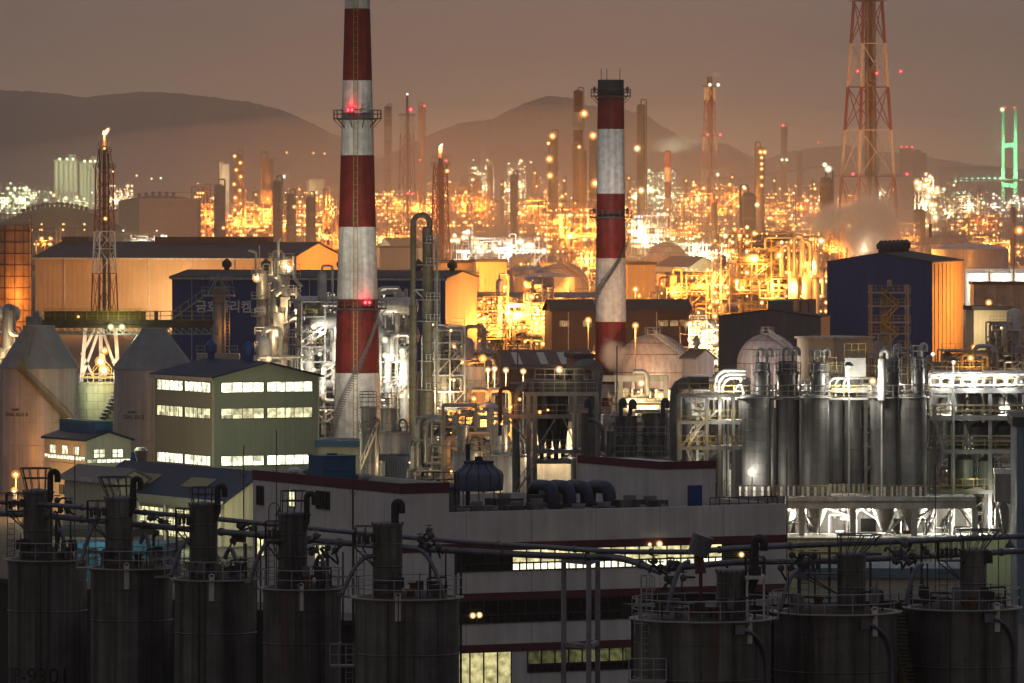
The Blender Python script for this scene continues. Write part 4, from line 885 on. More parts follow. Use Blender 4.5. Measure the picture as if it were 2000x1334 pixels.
for i in range(44):
    t_=i/44; a=-2.75+2.5*t_; zz_=z(592)+t_*(z(470)-z(592)); r=2.86-.0098*zz_+.4; c=(r*math.cos(a),r*math.sin(a),zz_); mb.cbox(c,.6,.6,.07); b=(r*1.1*math.cos(a),r*1.1*math.sin(a),zz_); mb.beam(b,(b[0],b[1],zz_+1),.05)
    if i: mb.beam(pv,(b[0],b[1],zz_+1),.06)
    pv=(b[0],b[1],zz_+1)
part('spiral_stair',mb,rail_dark,c2)
mb=MB()
for x in (-1.7,-.7,1.6): mb.tube((x,0,z(156)-.2),(x,0,z(134)),.06,4)
part('lightning_rod',mb,rail_dark,c2)
for x in (-2.9,2.9):
    for y in (183,420):
        mb=MB(); mb.lathe([(0,0),(.3,.05),(.3,.7),(.12,.95),(0,1)],8,(x,-.9,z(y)+.3)); part('beacon',mb,lamp_body,c2)
# twin dark gas pipes
D=DG(870); s=K/D; t=thing('twin_stack','pair of dark upright gas pipes joined by a hairpin bend right of the big chimney','stack',base(822,D))
x0=-15/s; mb=MB(); mb.lathe([(8/s,0),(8/s,PZ(596,D)),(5.4/s,PZ(596,D)),(5.4/s,PZ(440,D))],18,(x0,0,0))
mb.path([(x0,0,PZ(442,D))]+[(x0+(16-16*math.cos(a))/s,0,PZ(436,D)+16*math.sin(a)/s) for a in [PI*i/12 for i in range(13)]]+[(x0+32/s,0,PZ(460,D))],5.6/s,14)
for y in range(470,860,26): mb.ring((8.3 if y>596 else 5.7)/s,PZ(y,D),.06,18,(x0,0,0))
part('gas_pipe',mb,mat('weathered duct',(.17,.15,.12),.6,.1,.3,.4,.5,.6),t)
x1=13/s; mb=MB(); mb.lathe([(14/s,0),(14/s,PZ(768,D)),(10/s,PZ(756,D)),(10/s,PZ(450,D)),(9/s,PZ(444,D)),(0,PZ(441,D))],20,(x1,0,0))
for y in range(470,860,22): mb.ring((14.2 if y>760 else 10.3)/s,PZ(y,D),.06,20,(x1,0,0))
part('gas_pipe',mb,mat('weathered duct',(.17,.15,.12),.6,.1,.3,.4,.5,.6),t)
mb=MB()
for y in (475,518,586,628,706,762,838): mb.lathe([(12/s,PZ(y,D)),(23/s,PZ(y,D)),(23/s,PZ(y,D)+.1),(12/s,PZ(y,D)+.1)],14,(x1+3/s,0,0)); mb.ringrail(22/s,PZ(y,D),1.1,10,.05,(x1+3/s,0,0),14,-1.8,1.8)
mb.ladder((x1+14/s,-.6,1),PZ(470,D),.5,.03,.5,d=(1,0)); part('platform',mb,rail_grey,t)
mb=MB(); mb.beam((x0,-.4,PZ(566,D)),(x1,-.4,PZ(566,D)),.25); mb.beam((x0+3/s,-.4,PZ(566,D)),(x1,-.4,PZ(590,D)),.2); mb.pipe([(x1+18/s,0,0),(x1+18/s,0,PZ(478,D)),(x1+10/s,0,PZ(470,D))],.22,6); part('brace',mb,steel_grey,t)
plight(800,700,D-14,3500,GRN,.4); plight(845,790,D-12,2500,WRM,.4)
# columns and pipes of the lit process block in front of the navy warehouse
D=DG(810); s=K/D
c=column('lit process column wrapped in mesh at the left of the navy wall block',514,528,810,24,insul,None,((-11,542,'warm',5),),plat=(.2,.44,.68,.8,.97),group=None,D=D,skirt=1.15)
c=column('stout lit process column with platforms and a dished top beside the mesh wrapped one',551,506,812,30,steel_white,None,((8,520,'warm',5.5),(-2,568,'warm',4),(14,525,'white',4)),plat=(.5,.62,.72,.9,.99),group=None,D=DG(812))
t=thing('pipe_assembly','knot of thick bent ducts and drums hanging between the two lit columns','pipework',base(545,D-8)); D_=D-8
mb=MB(); mb.pipe([(-20/s,0,PZ(548,D_)),(-8/s,0,PZ(548,D_)),(-8/s,0,PZ(700,D_))],.85,12,1.6); mb.pipe([(-8/s,-1,PZ(575,D_)),(8/s,-1,PZ(562,D_)),(16/s,-1,PZ(580,D_))],.9,12,1.6)
mb.pipe([(22/s,-1,PZ(572,D_)),(38/s,-1,PZ(572,D_)),(38/s,-1,PZ(690,D_))],.5,10,1.2); mb.pipe([(0,-1.2,PZ(690,D_)),(12/s,-1.2,PZ(640,D_)),(18/s,-1.2,PZ(540,D_))],.3,8,.8); mb.pipe([(30/s,0,PZ(500,D_)),(30/s,0,PZ(545,D_)),(44/s,0,PZ(560,D_))],.28,8)
part('duct',mb,insul,t)
mb=MB(); mb.box(4/s,-2,PZ(600,D_),22/s,0,PZ(580,D_)); mb.lathe([(0,PZ(660,D_)),(.9,PZ(655,D_)),(.9,PZ(612,D_)),(0,PZ(608,D_))],14,(0,-1.5,0)); part('drum',mb,steel_white,t)
mb=MB(); mb.beam((-30/s,-2,0),(-30/s,-2,PZ(700,D_)),.35); mb.beam((34/s,-2,0),(34/s,-2,PZ(560,D_)),.35); mb.beam((-30/s,-2,PZ(650,D_)),(34/s,-2,PZ(620,D_)),.3)
for y in (520,530,560,602,640,668): mb.rail([(-46/s,-1.8,PZ(y+12,D_)),(-26/s,-1.8,PZ(y+12,D_))] if y>590 else [(2/s,-1.8,PZ(y+10,D_)),(42/s,-1.8,PZ(y+10,D_))],1.1,1.3,.06)
part('frame',mb,steel_white,t)
mb=MB(); mb.pipe([(-2/s,1.5,PZ(520,D_)),(-2/s,1.5,PZ(470,D_)),(4/s,1.5,PZ(466,D_))],.25,8); mb.pipe([(-45/s,0,PZ(540,D_)),(-45/s,0,PZ(492,D_)),(-60/s,0,PZ(489,D_))],.18,8); mb.tube((-38/s,0,PZ(545,D_)),(-38/s,0,PZ(480,D_)),.1,6); part('vent_pipe',mb,steel_white,t)
plight(500,538,D-6,800,WRM,.3); plight(562,518,D-8,1300,WRM,.3); plight(548,565,D-9,600,WRM,.3); plight(575,610,D-12,1000,WRM,.4); plight(520,660,D-11,900,WRM,.4)
U('white lit pipe rack between the process columns and the big chimney',622,850,92,262,14,51,'white',26,9,steel_grey,800,group=None,lampr=2.6,rz=rad(10),pipes=120,nlights=4,kind2='warm',lv=9,lmax=.95,vs=.55)
U('white lit pipe rack between the big chimney and the twin gas pipes',762,850,66,290,14,52,'white',30,8,steel_grey,800,group=None,lampr=2.6,rz=rad(10),pipes=110,nlights=4,kind2='warm',lv=10,vs=.55)
U('white lit pipe rack right of the twin gas pipes with decks at four levels',866,858,58,222,12,53,'warm',14,5,steel_white,1000,group=None,lampr=2.6,rz=rad(10),pipes=60,nlights=2,lv=7,vs=.6)
U('low lit rack in front of the process columns at left',540,860,112,170,12,54,'warm',12,7,steel_white,1100,group=None,lampr=2.6,rz=rad(10),pipes=50,nlights=2,lv=5)
U('orange lit yard rack beside the navy gable end',1005,688,140,110,14,55,'sodium',60,7,orange_shell,6500,group=None,lampr=2.7,rz=rad(8),pipes=60,nlights=3,lv=4)
U('small tall orange lit rack left of the brown warehouse',1052,690,44,150,12,56,'sodium',16,4,steel_white,6000,group=None,lampr=2.7,rz=rad(8),pipes=30,nlights=1,lv=6)
U('low orange lit pump rack under the cooling tower cell',930,880,130,80,12,57,'sodium',16,6,steel_white,3600,group=None,lampr=4,rz=rad(8),pipes=50,nlights=2,kind2='warm',lv=3)
U('yellow lit pipe rack behind the concrete portal right of the dark process frame',1262,842,120,86,10,58,'warm',10,6,steel_white,2600,group=None,lampr=4,rz=rad(6),pipes=46,nlights=2,lv=3)
U('large blazing orange plant of open decks left of the tall dark blue hall',1512,632,196,176,18,59,'sodium',90,10,orange_shell,12000,group=None,lampr=2.6,rz=rad(10),pipes=110,nlights=5,lv=6,kind2='warm')
U('orange lit pipe rack between the navy gable and the box store',955,655,84,70,12,90,'sodium',22,5,rust_steel,5200,group=None,lampr=2.6,rz=rad(8),pipes=50,nlights=2,lv=4)
U('orange lit low rack behind the brown warehouse roof',1130,640,110,56,12,91,'sodium',22,4,rust_steel,5200,group=None,lampr=3,rz=rad(8),pipes=50,nlights=2,lv=3)
U('orange lit low rack right of the striped chimney behind the brown roof',1290,650,120,60,12,92,'sodium',26,4,rust_steel,5200,group=None,lampr=3,rz=rad(8),pipes=50,nlights=2,lv=3)
U('yellow lit rack on the yard before the brown warehouse windows',1190,735,150,52,10,93,'sodium',18,5,steel_white,2600,group=None,lampr=3,rz=rad(8),pipes=60,nlights=2,lv=2)
U('orange lit low rack in front of the skylight striped shed end',925,775,80,84,10,94,'sodium',12,4,rust_steel,1500,group=None,lampr=3,rz=rad(8),pipes=40,nlights=1,lv=3)
U('orange lit rack above the roof vents of the tall blue hall',1800,560,120,70,12,95,'sodium',20,4,rust_steel,9000,group=None,lampr=3,rz=rad(8),pipes=40,nlights=2,lv=4)
D=DG(668); s=K/D; t=thing('pipe_bridge','long low pipe bridge crossing before the tan round tanks','pipe bridge',base(930,D)); mb=MB()
for k in range(5): mb.tube((0,k*.5,PZ(580,D)+k*.25),(240/s,k*.5,PZ(580,D)+k*.25),.2,6)
part('pipework',mb,insul,t)
for i in range(9):
    mb=MB(); mb.beam((i*30/s,0,0),(i*30/s,0,PZ(580,D)),.3); mb.beam((i*30/s,2.4,0),(i*30/s,2.4,PZ(580,D)),.3); mb.beam((i*30/s,0,PZ(580,D)-.2),(i*30/s,2.4,PZ(580,D)-.2),.3); part('trestle',mb,steel_grey,t)
U('blinding yellow lit burner rack beside the dark grey gabled shed',1372,706,70,80,12,60,'warm',30,5,orange_shell,10000,group=None,lampr=2.6,rz=rad(8),pipes=40,nlights=3,lv=3)
U('slim orange lit stair rack left of the large blazing plant',1402,640,34,140,10,61,'sodium',14,3,steel_white,9000,group=None,lampr=2.7,rz=rad(8),pipes=20,nlights=1,lv=5)
U('white lit tank farm rack at the far left edge above the coal silos',14,880,52,280,10,62,'warm',8,4,steel_white,1500,group=None,lampr=2.7,rz=rad(8),pipes=30,nlights=1,lv=9)
# big ducts of the blazing plant
D=DG(634); t=thing('cyclone_ducts','cluster of fat looped ducts on top of the large blazing plant','ductwork',base(1560,D)); s=K/D; mb=MB()
for cx,cy_,r in ((0,470,9),(14,480,9),(-26,486,7)): mb.path([((cx-r)/s,0,PZ(540,D))]+[((cx-r*math.cos(a))/s,0,PZ(cy_,D)+r*math.sin(a)/s) for a in [PI*i/10 for i in range(11)]]+[((cx+r)/s,0,PZ(530,D))],4.2/s,12)
mb.pipe([(25/s,-2,PZ(540,D)),(48/s,-2,PZ(540,D)),(48/s,-2,PZ(580,D))],4/s,10); part('duct',mb,insul,t); mb=MB()
for dx,y,w_ in ((-10,510,10),(16,520,9),(34,500,7)): mb.lathe([(0,0),(w_*.9/s,1),(w_/s,3),(w_/s,PZ(y,D)),(w_*.5/s,PZ(y-8,D)),(0,PZ(y-9,D))],14,(dx/s,2,0))
part('vessel',mb,steel_white,t); lamp(t,(-40/s,-6,PZ(498,D)),5/s,'sodium'); lamp(t,(42/s,-6,PZ(470,D)),4/s,'warm'); light(PX(1560,D),D-12,PZ(520,D),16000,SOD,.5)
# lamp posts
SL=street_lamp
SL('orange lamp post with a starry light at the crown of the big gas sphere',1241,634,815,'sodium',5200,r=5,group=None)
SL('white lamp post in front of the navy wall right of the big chimney',750,570,800,'white',900,r=4,group=None)
SL('small white arm lamp in front of the navy wall left of the big chimney',641,574,800,'white',500,r=3,arm=.8,group=None)
SL('white lamp post right of the twin gas pipes against the navy wall',854,650,840,'white',700,r=4,group=None)
SL('orange lamp post before the tan round tanks, left one',985,560,650,'sodium',5000,r=5,group=None)
SL('orange lamp post before the tan round tanks, right one',1069,564,650,'sodium',5000,r=5,group=None)
SL('orange lamp post standing before the plain tan box store',1241,564,650,'sodium',5000,r=5,group=None)
SL('bright orange lamp post on the roof line of the brown warehouse',1267,588,690,'sodium',4000,r=6,group=None)
SL('orange lamp post in front of the brown warehouse left of the chimney',1149,624,720,'sodium',3000,r=5,group=None)
SL('orange lamp post right of the navy gable end',946,620,720,'sodium',4000,r=5,group=None)
SL('orange lamp post by the orange ribbed side of the tall blue hall',1903,676,800,'sodium',2500,r=5,group=None)
SL('orange lamp post left of the conveyor bridge beside the tall mesh silo',53,607,700,'sodium',5000,r=6,group=None)
SL('orange lamp post at the far right above the lit tank row',1931,590,660,'sodium',4000,r=5,group=None)
SL('white lamp post at the far right above the lit tank row',1953,600,660,'white',4000,r=4,group=None)
for i,(px,y,lb) in enumerate(((953,720,'white yard lamp behind the dark process frame, first from the left'),(966,718,'white yard lamp behind the dark process frame, second from the left'),(988,721,'white yard lamp behind the dark process frame, third from the left'),(1022,723,'white yard lamp behind the dark process frame, rightmost'))): SL(lb,px,y,870,'warm',700,r=4.5,group='row of white yard lamps behind the dark frame')
SL('orange lamp post in the foreground gap beside the left coal silo',31,924,1010,'sodium',1500,r=6,group=None)
SL('small white lamp low beside the left coal silo',28,957,1010,'warm',700,r=4,group=None)
# tall mesh silo at the left edge
D=DG(705); s=K/D; t=thing('mesh_silo','tall ribbed silo cut by the left edge, orange lit on its right','silo',base(14,D)); R=47/s; h=PZ(440,D)
mb=MB(); mb.lathe([(R,0),(R,h),(R*.9,h+.4),(0,h+.5)],36); part('shell',mb,orange_shell,t); mb=MB()
for i in range(12): mb.ring(R+.05,h*(i+.5)/12,.1,36)
for i in range(16): a=2*PI*i/16; mb.beam((R*1.01*math.cos(a),R*1.01*math.sin(a),0),(R*1.01*math.cos(a),R*1.01*math.sin(a),h),.14)
part('rib',mb,rust_steel,t); mb=MB(); mb.ringrail(R,h,2.4,18,.07,seg=30); mb.ringrail(R,h,1.2,18,.05,seg=30); part('handrail',mb,rail_grey,t); light(PX(66,D),D-9,14,6000,SOD,.5); light(PX(70,D),D-14,4,4000,SOD,.5)
# ---------------------------------------------------------------- coal silos, sage building and yard at left
def coal_silo(label,px,by,Rpx,body,ctop,crpx,lines,tx,ladder=False):
    D=DG(by); s=K/D; R=Rpx/s; h=PZ(body,D); ht=PZ(ctop,D); t=thing('coal_silo',label,'silo',base(px,D),0)
    mb=MB(); mb.lathe([(R,0),(R,h)],56)
    for q in (.2,.38,.56,.78): mb.ring(R+.01,h*q,.035,56)
    part('shell',mb,silo_paint,t)
    mb=MB(); mb.lathe([(R+.12,h-.25),(R+.12,h),(crpx/s,ht),(crpx/s,ht+.35),(0,ht+.4)],56); part('roof',mb,cone_grey,t)
    a=math.asin(max(-.95,min(.95,(tx-px)/Rpx)))
    for body_,y,sz in lines:
        o=text('lettering',body_,sz,t,(0,0,PZ(y,D)),(0,0,a),black_mark,.004,bend=R,bold=.012)
    return t,D,s,R,h,ht
t,D,s,R,h,ht=coal_silo('left coal silo with a yellow cone stair and a spiral stair on its side',76,960,76,715,641,31,(('SI-8401',800,.42),('COAL SILO B',810.5,.62)),35)
mb=MB(); p=(-28/s,-R*.80,h+.2); 
for k in (0,1): mb.beam((-30/s+k*.9,-R*.86,h+.3),(-18/s+k*.9,-R*.30,ht-.3),.2); mb.beam((-30/s+k*.9,-R*.86,h+1.3),(-18/s+k*.9,-R*.30,ht+.7),.09)
for i in range(14): q=i/14; mb.cbox((-30/s+.45+q*12/s,-R*(.86-.56*q),h+.3+(ht-h-.6)*q),.9,.3,.05)
mb.rail([(-36/s,-R*.95,h-.3),(-22/s,-R*.98,h-.3)],1.3,.5,.05); mb.box(-36/s,-R*1.02,h-.35,-22/s,-R*.8,h-.2); part('roof_stair',mb,rail_yellow,t)
mb=MB(); n=44
for i in range(n):
    q=i/n; a=-1.95+2.2*q; z=h-.4-(h-4.0)*q; c=((R+.5)*math.cos(a),(R+.5)*math.sin(a),z); mb.cbox(c,.8,.8,.06); b=((R+.95)*math.cos(a),(R+.95)*math.sin(a),z); mb.beam(b,(b[0],b[1],z+1.1),.06)
    if i: mb.beam(pv,(b[0],b[1],z+1.1),.08); mb.beam((pv[0],pv[1],pv[2]-1.1),b,.14)
    pv=(b[0],b[1],z+1.1)
part('spiral_stair',mb,mat('dull yellow stair',(.28,.19,.06),.6,0,.2,1,0,.3),t)
t2=coal_silo('right coal silo half hidden by the sage building',300,942,78,717,646,26,(('SI-8401',805,.46),('COAL SILO',815.5,.70)),262)
D=DG(942)
plight(100,930,DG(975),1600,SOD,.4); plight(20,900,DG(972),1500,SOD,.4); plight(160,735,DG(930),1500,WHT,.4); plight(40,640,DG(990),1200,WRM,.5); plight(250,850,DG(985),900,GRN,.4); plight(135,770,DG(985),700,WRM,.4)
# block clad tank and white trestle between the silos
D=DG(925); s=K/D; t=tank('pale block clad tank between the two coal silos',196,746,925,92,mat('mossy block cladding',(.36,.40,.24),.8,0,.25,.3,.3,.1,seam=2.2),.05,group=None,D=D,rings=2)
t=thing('conveyor_trestle','white trestle with a yellow railed landing between the coal silos','trestle',base(196,D)); mb=MB(); zt=PZ(640,D)
for x0,x1 in ((-36,-28),(38,30),(2,2)): mb.beam((x0/s,-1,PZ(746,D)),(x1/s,-1,zt),.5)
for a,b in (((-34,735),(0,640)),((-34,690),(-8,640)),((4,640),(36,735)),((-36,688),(-10,740))): mb.beam((a[0]/s,-1,PZ(a[1],D)),(b[0]/s,-1,PZ(b[1],D)),.36)
part('frame',mb,tower_white,t); mb=MB(); mb.box(-30/s,-2.4,PZ(738,D),36/s,1,PZ(734,D)); mb.rail([(-12/s,-2.4,PZ(734,D)),(-2/s,-2.4,PZ(722,D)),(14/s,-2.4,PZ(722,D)),(24/s,-2.4,PZ(734,D))],1.1,.9,.06); mb.rail([(-34/s,-2.4,PZ(744,D)),(36/s,-2.4,PZ(744,D))],1.1,1.4,.05); part('landing',mb,rail_yellow,t)
mb=MB(); mb.box(0,-2,PZ(725,D),10/s,0,PZ(690,D)); part('motor_house',mb,steel_white,t)
for dx,y,k,r in ((11,684,'sodium',4.5),(3,705,'warm',6),(10,722,'warm',6),(30,704,'warm',3)): lamp(t,(dx/s,-2.9,PZ(y,D)),r/s,k)
plight(206,712,D-5,1100,WRM,.3); plight(208,690,D-6,600,SOD,.3); plight(190,760,D-9,700,GRN,.3)
# conveyor bridge over the silos
D=DG(935); s=K/D; t=thing('conveyor_bridge','long yellow railed conveyor bridge running over the coal silos','conveyor',base(235,D)); X_=lambda px:(px-235)/s
mb=MB(); mb.box(X_(75),-1.4,PZ(634,D),X_(418),1.4,PZ(625,D)); mb.box(X_(80),-1.6,PZ(640,D),X_(415),-1.3,PZ(634,D)); part('deck',mb,mat('conveyor brown',(.12,.085,.04),.6,.1,.3,.6,.2,.3),t)
mb=MB(); mb.box(X_(88),-1.45,PZ(625,D),X_(286),-1.38,PZ(608,D)); part('side_screen',mb,mat('yellow mesh screen',(.16,.095,.03),.7,0,.3,1.5),t)
mb=MB(); mb.rail([(X_(88),-1.5,PZ(625,D)),(X_(418),-1.5,PZ(625,D))],1.2,1.4,.06); mb.rail([(X_(88),-1.5,PZ(622,D)),(X_(286),-1.5,PZ(622,D))],1.3,.7,.04); part('handrail',mb,rail_yellow,t)
mb=MB()
for i in range(24):
    x0=X_(90+i*14); x1=X_(104+i*14); mb.beam((x0,-1.4,PZ(640,D)),(x1,-1.4,PZ(652,D)),.14); mb.beam((x1,-1.4,PZ(652,D)),(x1,-1.4,PZ(640,D)),.12)
mb.beam((X_(90),-1.4,PZ(652,D)),(X_(426),-1.4,PZ(652,D)),.16); part('truss',mb,steel_grey,t)
mb=MB(); mb.box(X_(52),-1.5,PZ(642,D),X_(84),1.5,PZ(618,D)); mb.beam((X_(60),-1.6,PZ(640,D)),(X_(46),-2.2,PZ(700,D)),.6); mb.tube((X_(72),-1.8,PZ(613,D)),(X_(72),1,PZ(613,D)),.45,10); part('head_drive',mb,steel_grey,t)
mb=MB(); mb.box(X_(266),-1,PZ(625,D),X_(272),0,PZ(606,D)); mb.box(X_(302),-1,PZ(625,D),X_(309),0,PZ(607,D)); part('drive_box',mb,grey_wall,t)
for px,k in ((218,'green'),(240,'green'),(155,'sodium')): lamp(t,(X_(px),-2.0,PZ(638 if k!='sodium' else 618,D)),(3.4 if k!='sodium' else 1.6)/s,k)
plight(228,648,D-4,500,GRN,.3)
D=DG(900); s=K/D; t=thing('bucket_elevator','dark stair tower with an A frame top in front of the Korean lettering','elevator tower',base(428,D)); X_=lambda px:(px-428)/s
mb=MB(); mb.lathe([(13/s,0),(13/s,PZ(578,D)),(9/s,PZ(572,D)),(0,PZ(571,D))],16); mb.box(X_(418),-1.2,PZ(590,D),X_(440),1.2,PZ(562,D)); part('casing',mb,steel_grey,t)
mb=MB()
for x in (408,448): mb.beam((X_(x),-1.4,PZ(575,D)),(X_(426),-1.4,PZ(533,D)),.2)
for x in (415,440): mb.beam((X_(x),-1.4,PZ(575,D)),(X_(428),-1.4,PZ(533,D)),.14)
mb.box(X_(395),-1.6,PZ(579,D),X_(458),1.6,PZ(576,D)); mb.rail([(X_(395),-1.7,PZ(576,D)),(X_(458),-1.7,PZ(576,D))],1.15,.9,.05); mb.rail([(X_(410),-1.7,PZ(556,D)),(X_(455),-1.7,PZ(556,D))],1.15,.9,.05)
mb.stair((X_(338),-1.8,PZ(622,D)),(X_(400),-1.8,PZ(578,D)),1.0,.05); mb.beam((X_(440),-1.4,0),(X_(440),-1.4,PZ(578,D)),.25); mb.ladder((X_(445),-1.4,PZ(690,D)),PZ(556,D),.6,.04,.5,cage=False)
mb.rail([(X_(385),-2,PZ(690,D)),(X_(465),-2,PZ(690,D))],1.1,1.2,.05); mb.box(X_(385),-2,PZ(702,D),X_(468),1,PZ(690,D)); part('stairway',mb,rail_grey,t); plight(446,640,D-3,160,SOD,.2)
# sage green building
D=DG(965); s=K/D; y27=rad(28)
win_hot=window_mat('bright office glass',(1,.96,.66),3.0,1.35,.25); win_mid=window_mat('dim office glass',(1,.92,.52),1.6,1.35,.25)
t=building('sage green four storey plant building with three lit window bands',417,D,y27,203,129,PZ(738,D),name='plant_building',cat='building',wall=green_wall,roof=blue_roof,rise=PZ(708,D)-PZ(735,D),ridge='v',over=.5,trim=trim_white)
a,b=t['dims']; ku=math.cos(y27)*s; kv=math.sin(y27)*s
for (c0,c1),g in (((748,767),win_hot),((799,818),win_mid),((892,910),win_hot)):
    z1=PZ(c0,D); z0=PZ(c1,D); 
    cu=[((p-417)/ku*.985,(q-417)/ku*.985) for p,q in ((432,514),(521,609))]; cv=[((417-q)/kv*1.01,(417-p)/kv*1.01) for p,q in ((297,352),(357,411))]
    windows(t,'x',cu,z0,z1,g,mat('pale window frame',(.10,.10,.08),.5,0,.1,1),mull=1.35); windows(t,'y',cv,z0,z1,g,MATS['pale window frame'],mull=1.35)
mb=MB()
for (x,y) in ((.0,-.08),(-.08,.15),(a-.1,-.08),(-.08,b-.2)): mb.tube((x,y,0),(x,y,PZ(742,D)),.1,6)
part('downpipe',mb,cream_wall,t); rz=PZ(708,D)
roof_vents(t,[(a*.5,b*.30,rz),(a*.5,b*.92,rz)],.75,blue_wall)
light(PX(560,D),D-5,14.5,260,WRM,.3); lamp(t,(a*.5,-.6,rz+.35),.22,'warm'); light(PX(513,D)-1,D+2,rz+1,60,WRM,.3)
plight(350,935,D-14,700,GRN,.4); plight(520,860,D-18,420,GRN,.4); plight(330,800,D-22,900,GRN,.4); plight(560,800,D-26,500,GRN,.4)
# small cream house with blue roof
D=DG(1012); s=K/D
t=building('cream two storey house with a navy roof and blue ridge box below the left silo',168,D,y27,85,93,PZ(861,D),name='control_house',cat='house',wall=cream_wall,roof=blue_roof,rise=PZ(845,D)-PZ(860,D),ridge='v',over=.35)
a,b=t['dims']; ku=math.cos(y27)*s; kv=math.sin(y27)*s; z=lambda y:PZ(y,D)
mb=MB(); mb.box(a*.5-1.1,b*.1,z(846)-.3,a*.5+1.1,b*.98,z(846)+1.3); part('ridge_box',mb,blue_bright,t)
windows(t,'x',[((p-168)/ku,(p-168+w)/ku) for p,w in ((183,20),(218,19))],z(894),z(879),win_hot,trim_white,mull=.62,div=2)
windows(t,'y',[((168-p-w)/kv,(168-p)/kv) for p,w in ((88,13),(116,12),(142,12))],z(890),z(874),win_hot,trim_white,mull=.9)
windows(t,'x',[(.15,a-.15)],z(904),z(898),win_hot,trim_white,mull=.62); windows(t,'y',[(.15,b-.15)],z(900),z(893),win_hot,trim_white,mull=.9)
windows(t,'y',[((168-121)/kv,(168-109)/kv)],z(970),z(951),glass_dark,trim_white,mull=.5)
mb=MB(); mb.box(-.2,-.2,z(911),a+.2,b+.2,z(908)); part('ledge',mb,cream_wall,t)
plight(60,930,D-16,700,GRN,.4); plight(215,925,D-12,700,GRN,.4); plight(140,940,D-20,900,GRN,.4)
D=DG(1000); t=thing('blue_pump','small bright blue pump set on a stand between the cream house and the sage building','pump',base(261,D)); mb=MB(); s=K/D; mb.box(-8/s,-.8,PZ(905,D),6/s,.6,PZ(893,D)); mb.lathe([(.3,PZ(893,D)),(.3,PZ(884,D)),(0,PZ(882,D))],10,(-.1,0,0)); part('body',mb,mat('vivid blue paint',(.03,.2,.5),.4,0,.1,1),t); mb=MB()
for x in (-7,6): mb.beam((x/s,-.8,0),(x/s,-.8,PZ(905,D)),.12); mb.rail([(-9/s,-1,PZ(912,D)),(9/s,-1,PZ(912,D))],1,.6,.04)
part('stand',mb,rail_grey,t)
D=DG(985); t=thing('settling_drum','dark drum tank on legs beside the sage building','tank',base(275,D)); mb=MB(); s=K/D; mb.lathe([(12/s,PZ(905,D)),(14/s,PZ(880,D)),(9/s,PZ(874,D)),(0,PZ(873,D))],18); part('shell',mb,grey_wall,t); mb=MB()
for x in (-.5,.5): mb.beam((x,-.4,0),(x,-.4,PZ(905,D)),.15)
part('leg',mb,rail_grey,t)
# canopies in the yard
D=DG(1068); s=K/D; yw=rad(29)
t=building('low workshop with a broad navy sheet roof and a white ribbed gable',439,D,yw,140,294,PZ(979,D),name='workshop',cat='workshop',wall=cream_wall,roof=blue_roof,rise=2.9,ridge='v',over=.7,trim=trim_white)
a,b=t['dims']; kv=math.sin(yw)*s; z=lambda y:PZ(y,D)
wm=window_mat('cluttered workshop glass',(1,.93,.5),1.5,.5,.15,.4)
windows(t,'y',[((439-430)/kv,(439-385)/kv),((439-376)/kv,(439-318)/kv),((439-310)/kv,(439-255)/kv)],z(1058),z(1004),wm,steel_white,mull=1.4,div=3)
mb=MB(); mb.box(-.9,-.4,z(996),-.72,b+.4,z(981)); part('fascia',mb,cream_wall,t)
mb=MB(); 
for i in range(6): y=b*i/5; mb.beam((-.7,y,0),(-.7,y,z(990)),.25)
part('post',mb,steel_white,t); mb=MB(); sl=2.9/(a/2)
for y0 in (b*.22,b*.62): mb.prism([(1.2,y0,z(979)+1.2*sl+.30),(a*.30,y0,z(979)+a*.30*sl+.30),(a*.30,y0+6,z(979)+a*.30*sl+.30),(1.2,y0+6,z(979)+1.2*sl+.30)],(0,0,.03))
part('roof_light',mb,mat('yellowed roof light',(.25,.22,.12),.6,0,.2,1),t)
plight(335,1030,D-10,1500,GRN,.3); plight(430,992,D-6,500,WRM,.2); plight(250,1010,D-8,900,GRN,.3); plight(470,1010,D-8,500,GRN,.3); lamp(t,(-1.1,.2,z(992)),.14,'warm')
t=building('small lean-to with a grey roof left of the low workshop',231,DG(1050),yw,60,120,PZ(938,DG(1050)),name='lean_to',cat='shed',wall=cream_wall,roof=grey_wall,rise=1.0,ridge='v',over=.5,trim=trim_white)
t=slab('low white flat roofed store in the lit yard behind the front silos',60,260,1046,1120,cream_wall,6,rad(-20)); t=slab('blue tarpaulin covered stack in the yard behind the front silos',150,330,1074,1130,blue_bright,5,rad(-18),name='covered_stack',cat='stack',roofm=blue_bright); 
plight(170,1020,DG(1135),900,GRN,.3); plight(60,1030,DG(1110),300,SOD,.3); plight(240,1050,DG(1150),700,GRN,.3)
